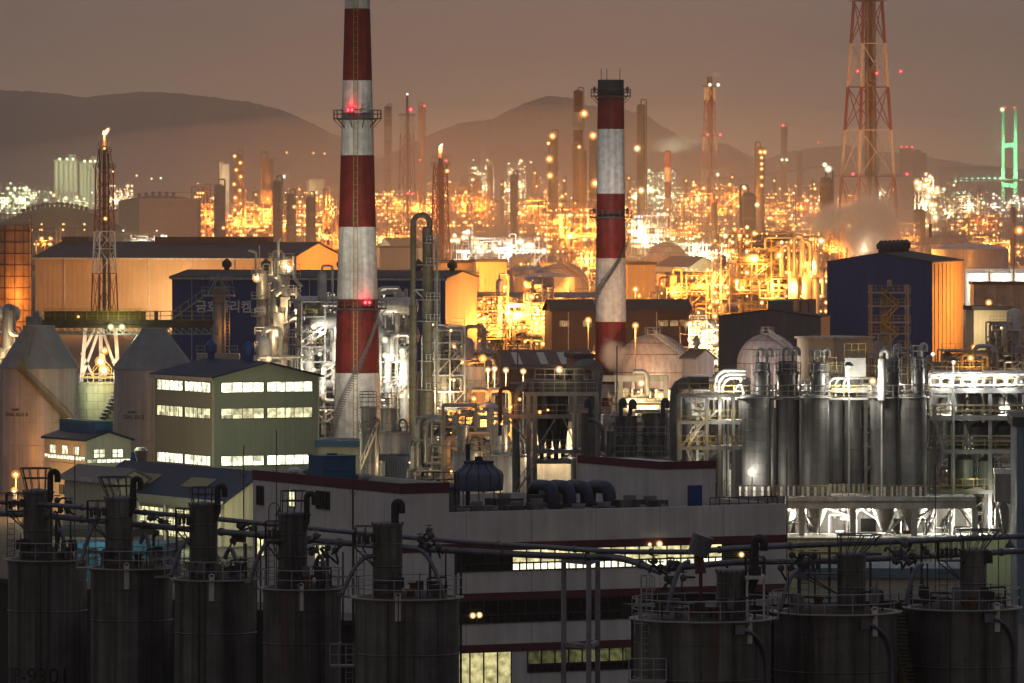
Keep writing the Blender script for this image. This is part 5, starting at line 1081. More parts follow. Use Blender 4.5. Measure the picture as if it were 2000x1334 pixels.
# ---------------------------------------------------------------- white main building
CX,CY=PX(782,473),473.; Y0=rad(27); cu,su=math.cos(Y0),math.sin(Y0)
def UU(px): k=(px-1000)/K; return (k*CY-CX)/(cu-su*k)
def VV(px): k=(px-1000)/K; return (CX-k*CY)/(su+cu*k)
def ZU(px,py): u=UU(px); return PZ(py,CY+su*u)
def ZV(px,py): v=VV(px); return PZ(py,CY+cu*v)
t=thing('office_block','white plaster works building with maroon bands and lit window strips in the foreground','building',(CX,CY,0),Y0); MBLD=t
A=UU(1535); B=25.; UA=UU(877); zA=ZU(782,945); zL=ZU(877,1001); zd=zL-1.1
mb=MB(); mb.box(0,0,0,A,B,zd); mb.box(UA,0,zd,A,.3,zL); mb.box(A-.3,.3,zd,A,B,zL); mb.box(UA,B-.3,zd,A-.3,B,zL)
mb.box(0,0,zd,UA,.3,zA); mb.box(UA-.3,.3,zd,UA,B,zA); mb.box(0,.3,zd,.3,B,zA); mb.box(.3,B-.3,zd,UA-.3,B,zA); mb.box(.3,.3,zd,UA-.3,B-.3,zA-.7)
part('wall',mb,wall_white,t)
mb=MB(); mb.box(UA+.01,.31,zd+.01,A-.31,B-.31,zd+.05); mb.box(.31,.31,zA-.69,UA-.31,B-.31,zA-.65); part('roof',mb,roof_dark,t)
mb=MB(); zb=zA-.72; mb.box(-.03,-.03,zb,UA+.03,-.003,zA+.03); mb.box(-.03,-.003,zb,-.003,B+.03,zA+.03); mb.box(UA+.003,-.003,zb,UA+.03,B+.03,zA+.03); mb.box(-.03,-.003,zA+.003,UA+.03,B+.03,zA+.03) if False else None
for py in (1062,1160,1261):
    zt=ZU(890,py); mb.box(.0,-.05,zt-.56,A+.05,-.003,zt); mb.box(A+.003,-.05,zt-.56,A+.05,B,zt)
part('band',mb,band_red,t)
lit=window_mat('lit strip glass',(1,.88,.42),1.25,1.0,.62,.66); litw=window_mat('lit strip glass below blinds',(1,.97,.72),2.2,1.0,.7,.66)
z1=ZU(890,1062)-.56; h1=1.42
def strip(p0,p1,zt,hh,g,n,div=2,low=None):
    u0,u1=UU(p0),UU(p1); w=(u1-u0)/n
    for i in range(n): windows(t,'x',[(u0+i*w+.05,u0+(i+1)*w-.05)],zt-hh*(.62 if low else 1),zt-.02,g,frame_dark,pr=.03); 
    if low:
        for i in range(n*2): windows(t,'x',[(u0+i*w/2+.05,u0+(i+1)*w/2-.05)],zt-hh,zt-hh*.62-.12,low,frame_dark,pr=.03)
strip(892,1000,z1,h1,glass_dark,4,low=glass_dark); strip(1000,1410,z1,h1,lit,15,low=litw); strip(1414,1472,z1,h1,glass_dark,3)
mb=MB()
for i in range(9):
    zz=z1-.12-i*.16; mb.box(UU(1412),-.12,zz-.03,UU(1440),-.06,zz+.03); mb.box(UU(1442),-.12,zz-.03,UU(1470),-.06,zz+.03)
part('louvre',mb,mat('green louvre',(.13,.16,.07),.5,0,.2,1),t)
z2=ZU(890,1160)-.56; strip(890,1240,z2,1.55,glass_dark,13,low=glass_dark); strip(1246,1500,z2,1.55,glass_dark,10,low=glass_dark)
z3=ZU(890,1261)-.56; strip(890,998,z3,2.9,window_mat('lit lobby glass',(1,.88,.40),.75,1.1,.75,1.5),4); strip(1030,1242,z3,1.5,window_mat('dim lit glass',(.75,.72,.28),.16,1.0,.3),8,low=glass_dark)
# inside lamps seen through the second floor glass, left face windows
for px,py,r in ((1064,1074,.12),(1086,1076,.1),(1266,1063,.1),(1285,1062,.16),(1445,1083,.14)): lamp(t,(UU(px),-.25,ZU(px,py)),r*.8,'warm')
for px,py in ((921,1202),(934,1201)): lamp(t,(UU(px),-.2,ZU(px,py)),.12,'warm')
hot2=window_mat('lit stair glass',(1,.93,.5),1.4,.8,.6)
for p0,p1,y0,y1,g in ((503,515,951,985,glass_dark),(566,577,957,989,hot2),(619,644,962,994,glass_dark),(502,517,1052,1085,hot2),(617,637,1066,1097,hot2),(455,480,1040,1058,glass_dark)):
    windows(t,'y',[(VV(p1),VV(p0))],ZV(p1,y1),ZV(p1,y0),g,trim_white if g is hot2 else frame_dark,mull=.6)
mb=MB(); mb.tube((-.06,VV(690),0),(-.06,VV(690),zA),.05,6); part('downpipe',mb,rail_dark,t)
mb=MB(); 
for i in range(1,6):
    u=i*A/6; mb.box(u-.008,-.008,0,u+.012,-.001,ZU(890,1062)+ (zL-ZU(890,1062)))
for i in range(1,4):
    v=i*B/4; mb.box(-.008,v-.008,0,-.001,v+.008,zb)
part('panel_joint',mb,roof_dark,t)
# upper plant room on the roof
bt=19.0; u0,u1,v0,v1=UU(1405)*0+A-4.9,A-.35,10.1,23.5
mb=MB(); mb.box(u0,v0,zd,u1,v1,bt-.25); mb.box(u0,v0,bt-.25,u1,v0+.25,bt); mb.box(u0,v0+.25,bt-.25,u0+.25,v1,bt); part('plant_room',mb,wall_white,t); mb=MB(); mb.box(u0-.05,v0-.05,bt-.55,u1+.05,v0-.003,bt+.04); mb.box(u0-.05,v0-.003,bt-.55,u0-.003,v1,bt+.04); part('plant_room_band',mb,band_red,t)
mb=MB(); mb.box(u0+2.2,v0-.06,zd,u0+3.4,v0-.004,zd+2.1); part('door',mb,blue_wall,t)
mb=MB()
for i in range(8): mb.beam((A-6+i*.8,.6,zd),(A-6+i*.8,.6,zL+.55),.06)
mb.beam((A-6,.6,zL+.55),(A-.4,.6,zL+.55),.08); mb.beam((A-6,.6,zL+.1),(A-.4,.6,zL+.1),.06); part('handrail',mb,rail_dark,t)
def roofpt(px,py_base,v):   # local point on the low roof seen in column px at depth v
    k=(px-1000)/K; u=(k*(CY+cu*v)-CX+su*v)/(cu-su*k); return CX+cu*u-su*v,CY+su*u+cu*v
# bottle shaped cooling tower
x,y=roofpt(935,0,12.); s=K/y; zt=PZ(900,y); R=47/s; zr=PZ(958,y)
t=thing('cooling_tower','blue bottle shaped cooling tower with ribs on the low roof','cooling tower',(x,y,zd+.05),0); o=zd+.05
mb=MB(); mb.lathe([(R*.97,zr-o),(R,zr+.2-o),(R*1.0,PZ(928,y)-o),(R*.92,PZ(921,y)-o),(R*.68,PZ(914,y)-o),(R*.57,PZ(906,y)-o),(R*.6,zt-o),(R*.5,zt-o),(R*.45,zt-.6-o)],32); part('shell',mb,tower_blue,t)
mb=MB()
for i in range(12):
    a=2*PI*i/12; mb.path([(r*math.cos(a),r*math.sin(a),zz-o) for r,zz in ((R*.99,zr),(R*1.02,PZ(928,y)),(R*.94,PZ(921,y)),(R*.7,PZ(914,y)),(R*.59,PZ(906,y)),(R*.62,zt))],.035,4)
mb.lathe([(.3,zt-.5-o),(.3,zt+.3-o),(0,zt+.35-o)],10); part('rib',mb,duct_blue,t); mb=MB()
for i in range(8): a=2*PI*i/8; mb.beam((R*.9*math.cos(a),R*.9*math.sin(a),0),(R*.9*math.cos(a),R*.9*math.sin(a),zr-o),.12)
mb.lathe([(R*.8,0),(R*.8,.5)],24); part('leg',mb,steel_grey,t)
x,y=roofpt(914,0,16.); s=K/y; t=thing('vent_stack','pale vent pipe standing behind the bottle shaped cooling tower','vent pipe',(x,y,zd+.05)); mb=MB(); mb.lathe([(4.5/s,0),(4.5/s,PZ(872,y)-zd),(5.5/s,PZ(872,y)-zd),(5.5/s,PZ(869,y)-zd),(0,PZ(869,y)-zd)],12); tag(part('pipe',mb,duct_blue,t),'','') if False else part('pipe',mb,duct_blue,t)
x,y=roofpt(868,0,14.); s=K/y; t=thing('water_tank','pale drum on a railed stand left of the bottle shaped cooling tower','tank',(x,y,zd+.05)); mb=MB(); mb.lathe([(1.15,0),(1.15,2.2),(.9,2.45),(0,2.5)],24); part('shell',mb,steel_grey,t); mb=MB(); mb.rail([(-1.6,-1.4,2.2),(1.6,-1.4,2.2)],1.1,.8,.035); mb.box(-1.6,-1.5,2.12,1.6,-1.2,2.19); mb.beam((-1.6,-1.4,0),(-1.6,-1.4,2.2),.08); mb.beam((1.6,-1.4,0),(1.6,-1.4,2.2),.08); part('handrail',mb,rail_dark,t)
# roof ducts: fat blue elbows and fan boxes
for i,(px,w,lb) in enumerate(((1085,1.05,'first fat blue elbow duct on the low roof, nearest the cooling tower'),(1117,1.05,'second fat blue elbow duct on the low roof'),(1151,1.15,'third fat blue elbow duct on the low roof with dull patches'),(1195,1.2,'fourth fat duct on the low roof fading into the dark'))):
    x,y=roofpt(px,0,8.+i*.4); t=thing('roof_duct',lb,'duct',(x,y,zd+.05),Y0,'fat blue ducts on the low roof'); r=.5; zt=PZ(940,y)-zd-r
    mb=MB(); mb.pipe([(-.2,0,.3),(-.2,0,zt),(-.2,3.2,zt),(-.2,3.2,.3)],r,16,1.2); mb.ring(r+.03,.5,.05,16,(-.2,0,0)); part('elbow',mb,duct_blue,t); mb=MB(); mb.box(-1.05,-.9,0,.75,.8,1.0); part('fan_box',mb,steel_black,t)
for px,v,w,h_,lb in ((1010,6,1.5,1.1,'low dark fan box on the low roof right of the cooling tower'),(1048,5,1.2,1.3,'dark blower housing on the low roof before the ducts'),(1230,5,2.2,1.4,'wide dark air handler on the low roof under the plant room'),(960,4,1.2,.9,'low dark crate of pipes on the low roof under the cooling tower'),(905,4,1.6,.8,'dark skid on the low roof beside the tall parapet'),(1180,4,1.4,1.0,'dark pump box on the low roof before the fourth duct'),(985,9,2.6,1.5,'broad added dark box behind the low crate of pipes on the low roof'),(1270,7,2.4,1.2,'added dark box at the foot of the rooftop plant room'),(1130,2.5,2.2,1.0,'added dark squat box nearest the parapet before the blue ducts'),(1065,9,2.4,1.7,'tall added dark box just left of the first blue duct'),(930,7,2.8,1.1,'added dark box under the bottle shaped cooling tower')):  # the last, larger boxes are added to black out the pale roof
    x,y=roofpt(px,0,v); t=thing('fan_unit',lb,'air unit',(x,y,zd+.05),Y0,'dark fan units on the low roof'); mb=MB(); mb.box(-w/2,-.6,.12,w/2,.6,h_); part('casing',mb,tank_dark,t); mb=MB(); mb.lathe([(.45,h_),(.5,h_+.3),(.42,h_+.3),(.4,h_)],14); mb.tube((w*.3,-.62,h_*.55),(w*.3,-.9,h_*.55),.28,12); part('fan',mb,steel_grey,t)
for i in range(2):
    x,y=roofpt(1210+i*40,0,16.); 
x,y=CX+cu*2.0-su*15.5,CY+su*2.0+cu*15.5
t=thing('roof_tank','square blue water tank on the tall roof end','water tank',(x,y,zA-.62),Y0); mb=MB(); mb.box(-1.3,-1.3,.1,1.3,1.3,2.0); mb.box(-1.35,-1.35,.95,1.35,1.35,1.02); mb.box(-1.35,-1.35,2.0,1.35,1.35,2.06); mb.lathe([(.4,2.06),(.4,2.2),(0,2.22)],12); part('casing',mb,blue_bright,t)
for v,lb,c in ((19,'dark mushroom vent on the tall roof end, left of the blue tank',tank_dark),(21.6,'pale mushroom vent on the tall roof end, far left',steel_white),(9.5,'small pale vent on the tall roof end right of the blue tank',steel_grey),(17.8,'dark twin vent close to the blue roof tank',tank_dark)):
    x,y=CX+cu*1.8-su*v,CY+su*1.8+cu*v; t=thing('roof_ventilator',lb,'vent',(x,y,zA-.66),0,'vents on the tall roof end'); mb=MB(); mb.lathe([(.28,0),(.28,.6)],12); part('neck',mb,c,t); mb=MB(); mb.lathe([(.3,.6),(.5,.62),(.48,.8),(.3,.95),(0,1)],14); part('hood',mb,c,t)
for px,py0,py1,D_,lb in ((146,872,1000,500,'thin lightning rod rising before the small cream house'),(476,870,1080,440,'thin lightning rod rising before the sage building'),(540,840,915,486,'thin lightning rod on the tall roof end of the white works building'),(690,905,1060,440,'thin lightning rod before the left wall of the white works building'),(1011,672,730,700,'thin mast above the dark process frame'),(1537,875,1052,486,'thin lightning rod at the right end of the white works building'),(1827,908,1052,486,'thin lightning rod before the open lit floor of the silo block'),(1205,675,760,690,'thin mast in front of the dark topped chimney')):
    mb=MB(); z0=0; mb.tube((0,0,z0),(0,0,PZ(py0,D_)),.04 if D_<520 else .07,5); 
    if D_<450: 
        for a in (-.3,.3): mb.beam((0,0,PZ(py0,D_)-2.2),(a,0,PZ(py0,D_)-1.7),.03)
    mb.lathe([(.2,0),(.1,.5)],6); o=part('lightning_rod',mb,rail_dark,None,(PX(px,D_),D_,0)); tag(o,lb,'lightning rod')
# ---------------------------------------------------------------- dark process frame in the centre
D=684.; s=K/D; X_=lambda px:(px-1080)/s; z=lambda y:PZ(y,D)
t=thing('process_structure','dark steel process frame with hoppers, stairs and a huge bent duct in the centre','process unit',base(1080,D)); 
mb=MB()
for px in (1032,1045,1122,1165): mb.beam((X_(px),-2.5,0),(X_(px),-2.5,z(765)),.42); mb.beam((X_(px),2.5,0),(X_(px),2.5,z(765)),.42)
for y,x0,x1 in ((768,1025,1166),(812,985,1168),(880,1045,1168),(900,1045,1125)): mb.beam((X_(x0),-2.5,z(y)),(X_(x1),-2.5,z(y)),.4); mb.beam((X_(x0),2.5,z(y)),(X_(x1),2.5,z(y)),.4); mb.box(X_(x0),-2.5,z(y)+.1,X_(x1),2.5,z(y)+.2)
for a,b in (((1045,880),(1085,815)),((1122,880),(1090,900)),((1122,865),(1100,815)),((1050,900),(1085,880)),((1085,900),(1120,880))): mb.beam((X_(a[0]),-2.6,z(a[1])),(X_(b[0]),-2.6,z(b[1])),.16)
part('frame',mb,steel_grey,t)
mb=MB(); mb.box(X_(1032),-2,z(766),X_(1163),2,z(741)); mb.box(X_(995),-1.8,z(764),X_(1034),1.8,z(748)); mb.lathe([(.5,0),(.7,.3),(.7,.9),(0,1.2)],12,(X_(1100),-1,z(741))); part('housing',mb,tank_dark,t)
mb=MB(); mb.path([(X_(1125),-.8,z(745)),(X_(1128),-.8,z(725))]+[(X_(1146)-1.0*math.cos(a),-.8,z(728)+.75*math.sin(a)) for a in [PI*i/12 for i in range(13)]]+[(X_(1163),-.8,z(745)),(X_(1160),-.8,z(812)),(X_(1155),-.8,z(880))],.72,14); 
for y in (760,790,820,850): mb.ring(.78,z(y),.07,14,(X_(1161)-.05*(y-760)/20,-.8,0))
part('bent_duct',mb,tank_mid,t)
for i,px in enumerate((1058,1072,1086,1100)):
    mb=MB(); mb.lathe([(.22,z(905)),(.24,z(880)),(.62 if i%2 else .7,z(812)),(.62,z(770))],16,(X_(px),-1+.9*(i%2),0)); part('hopper',mb,tank_dark,t)
mb=MB(); mb.rail([(X_(1020),-2.6,z(767)),(X_(1166),-2.6,z(767))],1.15,1.1,.035); mb.rail([(X_(1045),-2.6,z(741)),(X_(1140),-2.6,z(741))],1.15,1.0,.035); mb.rail([(X_(985),-2.6,z(811)),(X_(1168),-2.6,z(811))],1.15,1.1,.035); mb.rail([(X_(1045),-2.6,z(879)),(X_(1168),-2.6,z(879))],1.15,1.1,.035); part('handrail',mb,rail_grey,t)
mb=MB(); mb.stair((X_(1035),-3.1,z(866)),(X_(990),-3.1,z(814)),.8,.04); mb.stair((X_(1040),-3.1,z(905)),(X_(1062),-3.1,z(868)),.8,.04); mb.stair((X_(1005),-3.4,z(965)),(X_(1044),-3.4,z(905)),.8,.04); part('stair',mb,rail_grey,t)
mb=MB(); mb.pipe([(X_(977),-1,z(850)),(X_(977),-1,z(758)),(X_(1002),-1,z(758))],.2,8); part('rusty_pipe',mb,rust_steel,t,label='rusty red bent pipe')
mb=MB(); mb.tube((X_(1008),-2,z(960)),(X_(1008),-2,z(766)),.42,12); mb.pipe([(X_(1008),-2,z(775)),(X_(1012),-2,z(757)),(X_(1040),-1,z(745))],.42,12); part('riser_pipe',mb,tank_mid,t)
mb=MB()
for px in (1121,1129): mb.tube((X_(px),-2.9,z(872)),(X_(px),-2.9,z(805)),.24,10)
for px in (1119,1128): mb.tube((X_(px),-2.9,z(965)),(X_(px),-2.9,z(885)),.26,10)
part('pipe',mb,insul,t)
mb=MB(); mb.beam((X_(996),-2,z(760)),(X_(996),-2,z(713)),.07); mb.beam((X_(996),-2,z(713)),(X_(1092),-2,z(713)),.09); mb.beam((X_(1045),-2,z(741)),(X_(1045),-2,z(713)),.07); mb.beam((X_(1092),-2,z(741)),(X_(1092),-2,z(713)),.07); part('lamp_gantry',mb,rail_dark,t)
lamp(t,(X_(1092),-2.2,z(721)),4/s,'warm'); lamp(t,(X_(1015),-2.9,z(778)),2.2/s,'sodium'); lamp(t,(X_(997),-2.9,z(793)),2.4/s,'sodium'); lamp(t,(X_(1054),-2.8,z(803)),2.2/s,'sodium'); lamp(t,(X_(1070),-2.8,z(799)),1.6/s,'sodium'); lamp(t,(X_(980),-2.9,z(826)),1.6/s,'sodium')
plight(1092,726,D-4,120,WRM,.15); plight(1000,790,D-4,90,SOD,.15); plight(1080,860,D+4,420,WHT,.3); plight(1115,850,D+5,320,WHT,.3); plight(1030,840,D+3,160,WRM,.2)
D=705.; s=K/D
slab('pale lit wall block seen glowing behind the hoppers of the dark process frame',1042,1118,838,1110,steel_white,3,0,name='lit_wall_block',cat='wall',D=D)
plight(1060,870,D-3,650,WRM,.3); plight(1105,860,D-3,850,WRM,.3)
# dark vessels right of it
D=676.; s=K/D; X_=lambda px:(px-1235)/s; z=lambda y:PZ(y,D)
t=thing('filter_unit','pair of dark boxy filter vessels with swan neck vents left of the white stair frame','process unit',base(1235,D))
for px,w,y0 in ((1222,42,812),(1278,46,806)):
    mb=MB(); w/=s; mb.lathe([(w*.5,z(892)),(w*.5,z(y0+8)),(w*.54,z(y0+8)),(w*.54,z(y0)),(0,z(y0)+.1)],20,(X_(px),0,0)); mb.ring(w*.55,z(850),.09,20,(X_(px),0,0)); 
    for i in range(10): a=2*PI*i/10; mb.beam((X_(px)+w*.52*math.cos(a),w*.52*math.sin(a),z(890)),(X_(px)+w*.52*math.cos(a),w*.52*math.sin(a),z(y0+8)),.07)
    part('vessel',mb,tank_dark,t)
for px,yt,yb,dx in ((1153,780,812,-8),(1212,780,818,8),(1231,782,812,8),(1294,780,812,9),):
    mb=MB(); x=X_(px); mb.path([(x-dx*.5/s,-1.5,z(yb)),(x,-1.5,z(yb-6)),(x,-1.5,z(yt+6))]+[(x+dx/s*.5*(1-math.cos(a)),-1.5,z(yt+6)+.3*math.sin(a)) for a in [PI*i/6 for i in range(1,7)]]+[(x+dx/s,-1.5,z(yt+16))],.24,10); part('vent_pipe',mb,duct_blue,t)
mb=MB(); mb.rail([(X_(1165),-2,z(892)),(X_(1310),-2,z(892))],1.2,1,.035); mb.rail([(X_(1195),-1.5,z(856)),(X_(1300),-1.5,z(856))],1.2,.9,.035); mb.rail([(X_(1170),-1.5,z(806)),(X_(1205),-1.5,z(806))],1.2,.7,.035); mb.rail([(X_(1255),-1.5,z(806)),(X_(1302),-1.5,z(806))],1.2,.7,.035); mb.box(X_(1100),-2,z(898),X_(1312),2,z(894)); part('walkway',mb,rail_grey,t)
mb=MB(); mb.pipe([(X_(1146),-2,z(818)),(X_(1165),-2,z(820)),(X_(1176),-2,z(835)),(X_(1176),-2,z(880))],.22,8); mb.tube((X_(1150),-2.2,z(892)),(X_(1150),-2.2,z(825)),.12,8); mb.box(X_(1135),-1.2,z(890),X_(1162),1,z(806)); mb.pipe([(X_(1190),-2,z(890)),(X_(1190),-2,z(840))],.3,10); mb.pipe([(X_(1198),-2,z(880)),(X_(1198),-2,z(840))],.2,10); part('casing',mb,tank_dark,t)
for px in (1170,1235,1300):
    mb=MB(); mb.beam((X_(px),-1.8,0),(X_(px),-1.8,z(894)),.3); part('leg',mb,steel_grey,t)
D=700.; s=K/D; X_=lambda px:(px-1255)/s; z=lambda y:PZ(y,D)
t=thing('concrete_portal','pale concrete portal frame with two posts in front of the big gas sphere','frame',base(1255,D)); mb=MB(); mb.box(X_(1170),-.5,z(745),X_(1306),.5,z(733)); part('beam',mb,concrete,t)
for px in (1212,1300):
    mb=MB(); mb.box(X_(px)-.25,-.4,0,X_(px)+.25,.4,z(745)); part('post',mb,concrete,t)
mb=MB(); mb.pipe([(X_(1236),-.6,z(725)),(X_(1262),-.6,z(725)),(X_(1265),-.6,z(772))],.25,8); part('bent_pipe',mb,steel_grey,t); lamp(t,(X_(1252),-1,z(748)),4/s,'warm'); lamp(t,(X_(1289),-1,z(772)),4/s,'warm'); plight(1252,756,D-3,500,WRM,.2); plight(1289,780,D-3,350,WRM,.2)
mb=MB(); mb.box(X_(1190),.6,z(792),X_(1300),3,z(788)); mb.rail([(X_(1190),.6,z(788)),(X_(1300),.6,z(788))],1.1,1,.04); part('walkway',mb,rail_yellow,t)
# silos in the middle foreground
def small_silo(label,cx,bw,btop,tw,tx,ttop,D,seed,m=tank_mid,pipe=True,zb=0,group=None):
    s=K/D; z=lambda y:PZ(y,D); t=thing('silo',label,'silo',base(cx,D,zb),0,group); R=bw/s/2; h=z(btop)-zb
    mb=MB(); mb.lathe([(R,0),(R,h),(R*.96,h+.12),(0,h+R*.18)],36)
    for q in (.3,.62): mb.ring(R+.01,h*q,.03,36)
    part('shell',mb,m,t)
    r=tw/s/2; x=(tx-cx)/s; mb=MB(); mb.lathe([(r,h),(r,z(ttop)-zb-.2),(r*1.08,z(ttop)-zb-.15),(r*1.08,z(ttop)-zb),(0,z(ttop)-zb+.1)],24,(x,0,0)); part('filter_head',mb,m,t)
    mb=MB(); mb.ringrail(R+.15,h,1.15,14,.035,seg=30); mb.lathe([(R-.1,h-.06),(R+.25,h-.06),(R+.25,h+.02),(R-.1,h+.02)],30); zt=z(ttop)-zb; mb.ringrail(r,zt,1.1,8,.03,(x,0,0),18); mb.ringrail(r,zt+1.1,.7,8,.03,(x,0,0),18); mb.ladder((x-r-.1,-.4,h),zt+1.1,.5,.03,.4,cage=False); part('handrail',mb,rail_grey,t)
    if pipe:
        mb=MB(); mb.path([(R*.75,-R*.3,h-1)]+[(R*.55+.5*math.cos(a),-R*.45,h+.9+.7*math.sin(a)) for a in [PI*i/8 for i in range(9)]]+[(R*.55-.5,-R*.45,h)],.13,8); mb.lathe([(.2,h),(.3,h+.5),(.15,h+.9),(0,h+1)],10,(R*.3,-R*.4,0)); part('feed_pipe',mb,tank_dark,t)
    return t
small_silo('slim steel silo close beside the foot of the big striped chimney',722,38,842,32,719,794,800,1,steel_clean)
small_silo('wide steel silo with a square filter head right of the chimney foot',771,58,845,33,758,797,796,2,steel_clean)
small_silo('steel silo left of the dark process frame, partly behind its neighbour',913,58,882,25,904,831,706,3,steel_clean)
small_silo('broad steel silo with railed rim in front of the dark process frame',990,86,888,34,974,830,700,4,steel_clean)
mb=MB(); t=thing('access_stair','steep stair climbing the slim steel silo by the chimney foot','stair',base(735,792)); mb.stair((-30*792/K,-2,PZ(915,792)),(0,-2,PZ(842,792)),.8,.05); mb.beam((0,-2,0),(0,-2,PZ(842,792)),.15); part('flight',mb,rail_grey,t)
plight(712,905,785,420,WRM,.3); plight(742,905,785,500,WRM,.3); plight(905,940,695,260,WRM,.3); plight(940,920,694,160,WRM,.3); plight(800,900,800,400,WRM,.3)
D=DG(1010); s=K/D
t=building('bright blue gabled sheet shed behind the middle silos',880,D,rad(40),90,46,PZ(868,D),name='sheet_shed',cat='shed',wall=blue_bright,roof=blue_roof,rise=1.6,ridge='u',over=.3); 
slab('low blue sheet roof store left of the bright blue shed',802,850,905,1010,blue_roof,8,rad(25),roofm=blue_roof); slab('teal roofed store at the foot of the big striped chimney',622,705,872,960,cream_wall,8,rad(-12),roofm=blue_bright)
plight(870,850,D-10,500,WRM,.3)
t=building('tiny pale gabled hut left of the chimney foot',634,DG(945),rad(40),14,12,PZ(884,DG(945)),name='hut',cat='hut',wall=cream_wall,roof=blue_roof,rise=.9,ridge='v',over=.2)
# ---------------------------------------------------------------- steel silo block at right
D=650.; s=K/D; z=lambda y:PZ(y,D); X0=lambda px:(px-1675)/s
zp=z(968)
t=thing('silo_platform','long concrete silo deck on posts over a brightly lit open floor','platform',base(1715,D-3)); X_=lambda px:(px-1715)/s
mb=MB(); mb.box(X_(1536),-.6,zp-1.1,X_(1905),9,zp); mb.box(X_(1536),-.75,zp-.35,X_(1905),-.6,zp+.05); part('deck',mb,concrete,t)
for px in (1566,1666,1785,1903):
    for y0,y1 in ((-.5,.2),(7.8,8.4)):
        mb=MB(); mb.box(X_(px)-.28,y0,0,X_(px)+.28,y1,zp-1.1); part('post',mb,concrete,t)
zf=z(1050); mb=MB(); mb.box(X_(1536),-.2,zf-.4,X_(1985),9,zf); part('floor',mb,concrete,t)
mb=MB(); mb.box(X_(1536),8.5,zf,X_(1910),8.8,zp-1.1); mb.box(X_(1534),-.1,zf,X_(1536)-.02,8.8,zp-1.1); part('back_wall',mb,mat('dull back wall',(.2,.195,.18),.8,0,.3,.6,.3,.3),t)
mb=MB()
for px,w in ((1584,22),(1690,30),(1755,18),(1850,16)): mb.box(X_(px),8.42,zf+.3,X_(px+w),8.49,zf+1.6)
part('dark_opening',mb,glass_dark,t)
mb=MB(); mb.rail([(X_(1410),-.7,zp),(X_(1905),-.7,zp)],1.15,1.2,.035); part('handrail',mb,rail_yellow,t)
for px in (1545,1600,1650,1700,1750,1810,1860,1895):
    lamp(t,(X_(px),2.5,zp-1.3),.14,'white')
for px in (1550,1610,1640,1700,1740,1810,1850,1890): light(PX(1715,D)+X_(px),D+.2,zp-1.9,900,WHT,.25)
mb=MB(); rnd=random.Random(5)
for i in range(16):
    x=X_(rnd.uniform(1560,1890)); y=rnd.uniform(1,7); zz=zf+rnd.uniform(.2,2.2); mb.pipe([(x,y,zf),(x,y,zz),(x+rnd.uniform(-2,2),y,zz),(x+rnd.uniform(-2,2),y,zp-1.2)],.09,6)
part('pipework',mb,steel_white,t)
mb=MB()
for px in (1805,1840): mb.stair((X_(px),1,zf),(X_(px+22),1,zf+2.4),.8,.04)
part('stair',mb,rail_grey,t)
for px,c,lb in ((1748,mat('ochre drum paint',(.4,.22,.05),.5,0,.2,1),'ochre pump skid on the bright floor under the silo deck'),(1771,mat('brick drum paint',(.35,.12,.05),.5,0,.2,1),'red brown motor on the bright floor under the silo deck'),(1640,steel_white,'white pump on the bright floor under the silo deck, left side')):
    q=thing('pump',lb,'pump',base(px,D,zf)); mb=MB(); mb.box(-.5,-.3,0,.5,.3,.15); part('skid',mb,steel_grey,q); mb=MB(); k=len(mb.v); mb.lathe([(0,0),(.25,.02),(.28,.1),(.28,.7),(.2,.8),(0,.82)],12); mb.v=[(v[2]-.4,v[0],v[1]+.42) for v in mb.v]; mb.box(.2,-.2,.15,.45,.2,.7); part('casing',mb,c,q)
SG='tall steel silos on the concrete deck'
SIL=[(1473,61,0,'leftmost tall steel silo on the deck, behind the bright floodlight',1489,32,734),(1539,46,.8,'second tall steel silo on the deck from the floodlight',1540,42,732),(1592,54,0,'third tall steel silo on the deck, its head bearing two swan neck vents',1598,32,734),(1636,34,6,'slim rear silo in the shaded gap of the steel silo group, left one',1640,26,760),(1673,40,6,'rear silo in the shaded gap of the steel silo group, right one',1672,30,760),(1727,54,0,'brightest tall steel silo on the deck, beside a tall white pipe',1742,30,726),(1783,54,0,'rightmost tall steel silo on the deck',1793,25,724)]
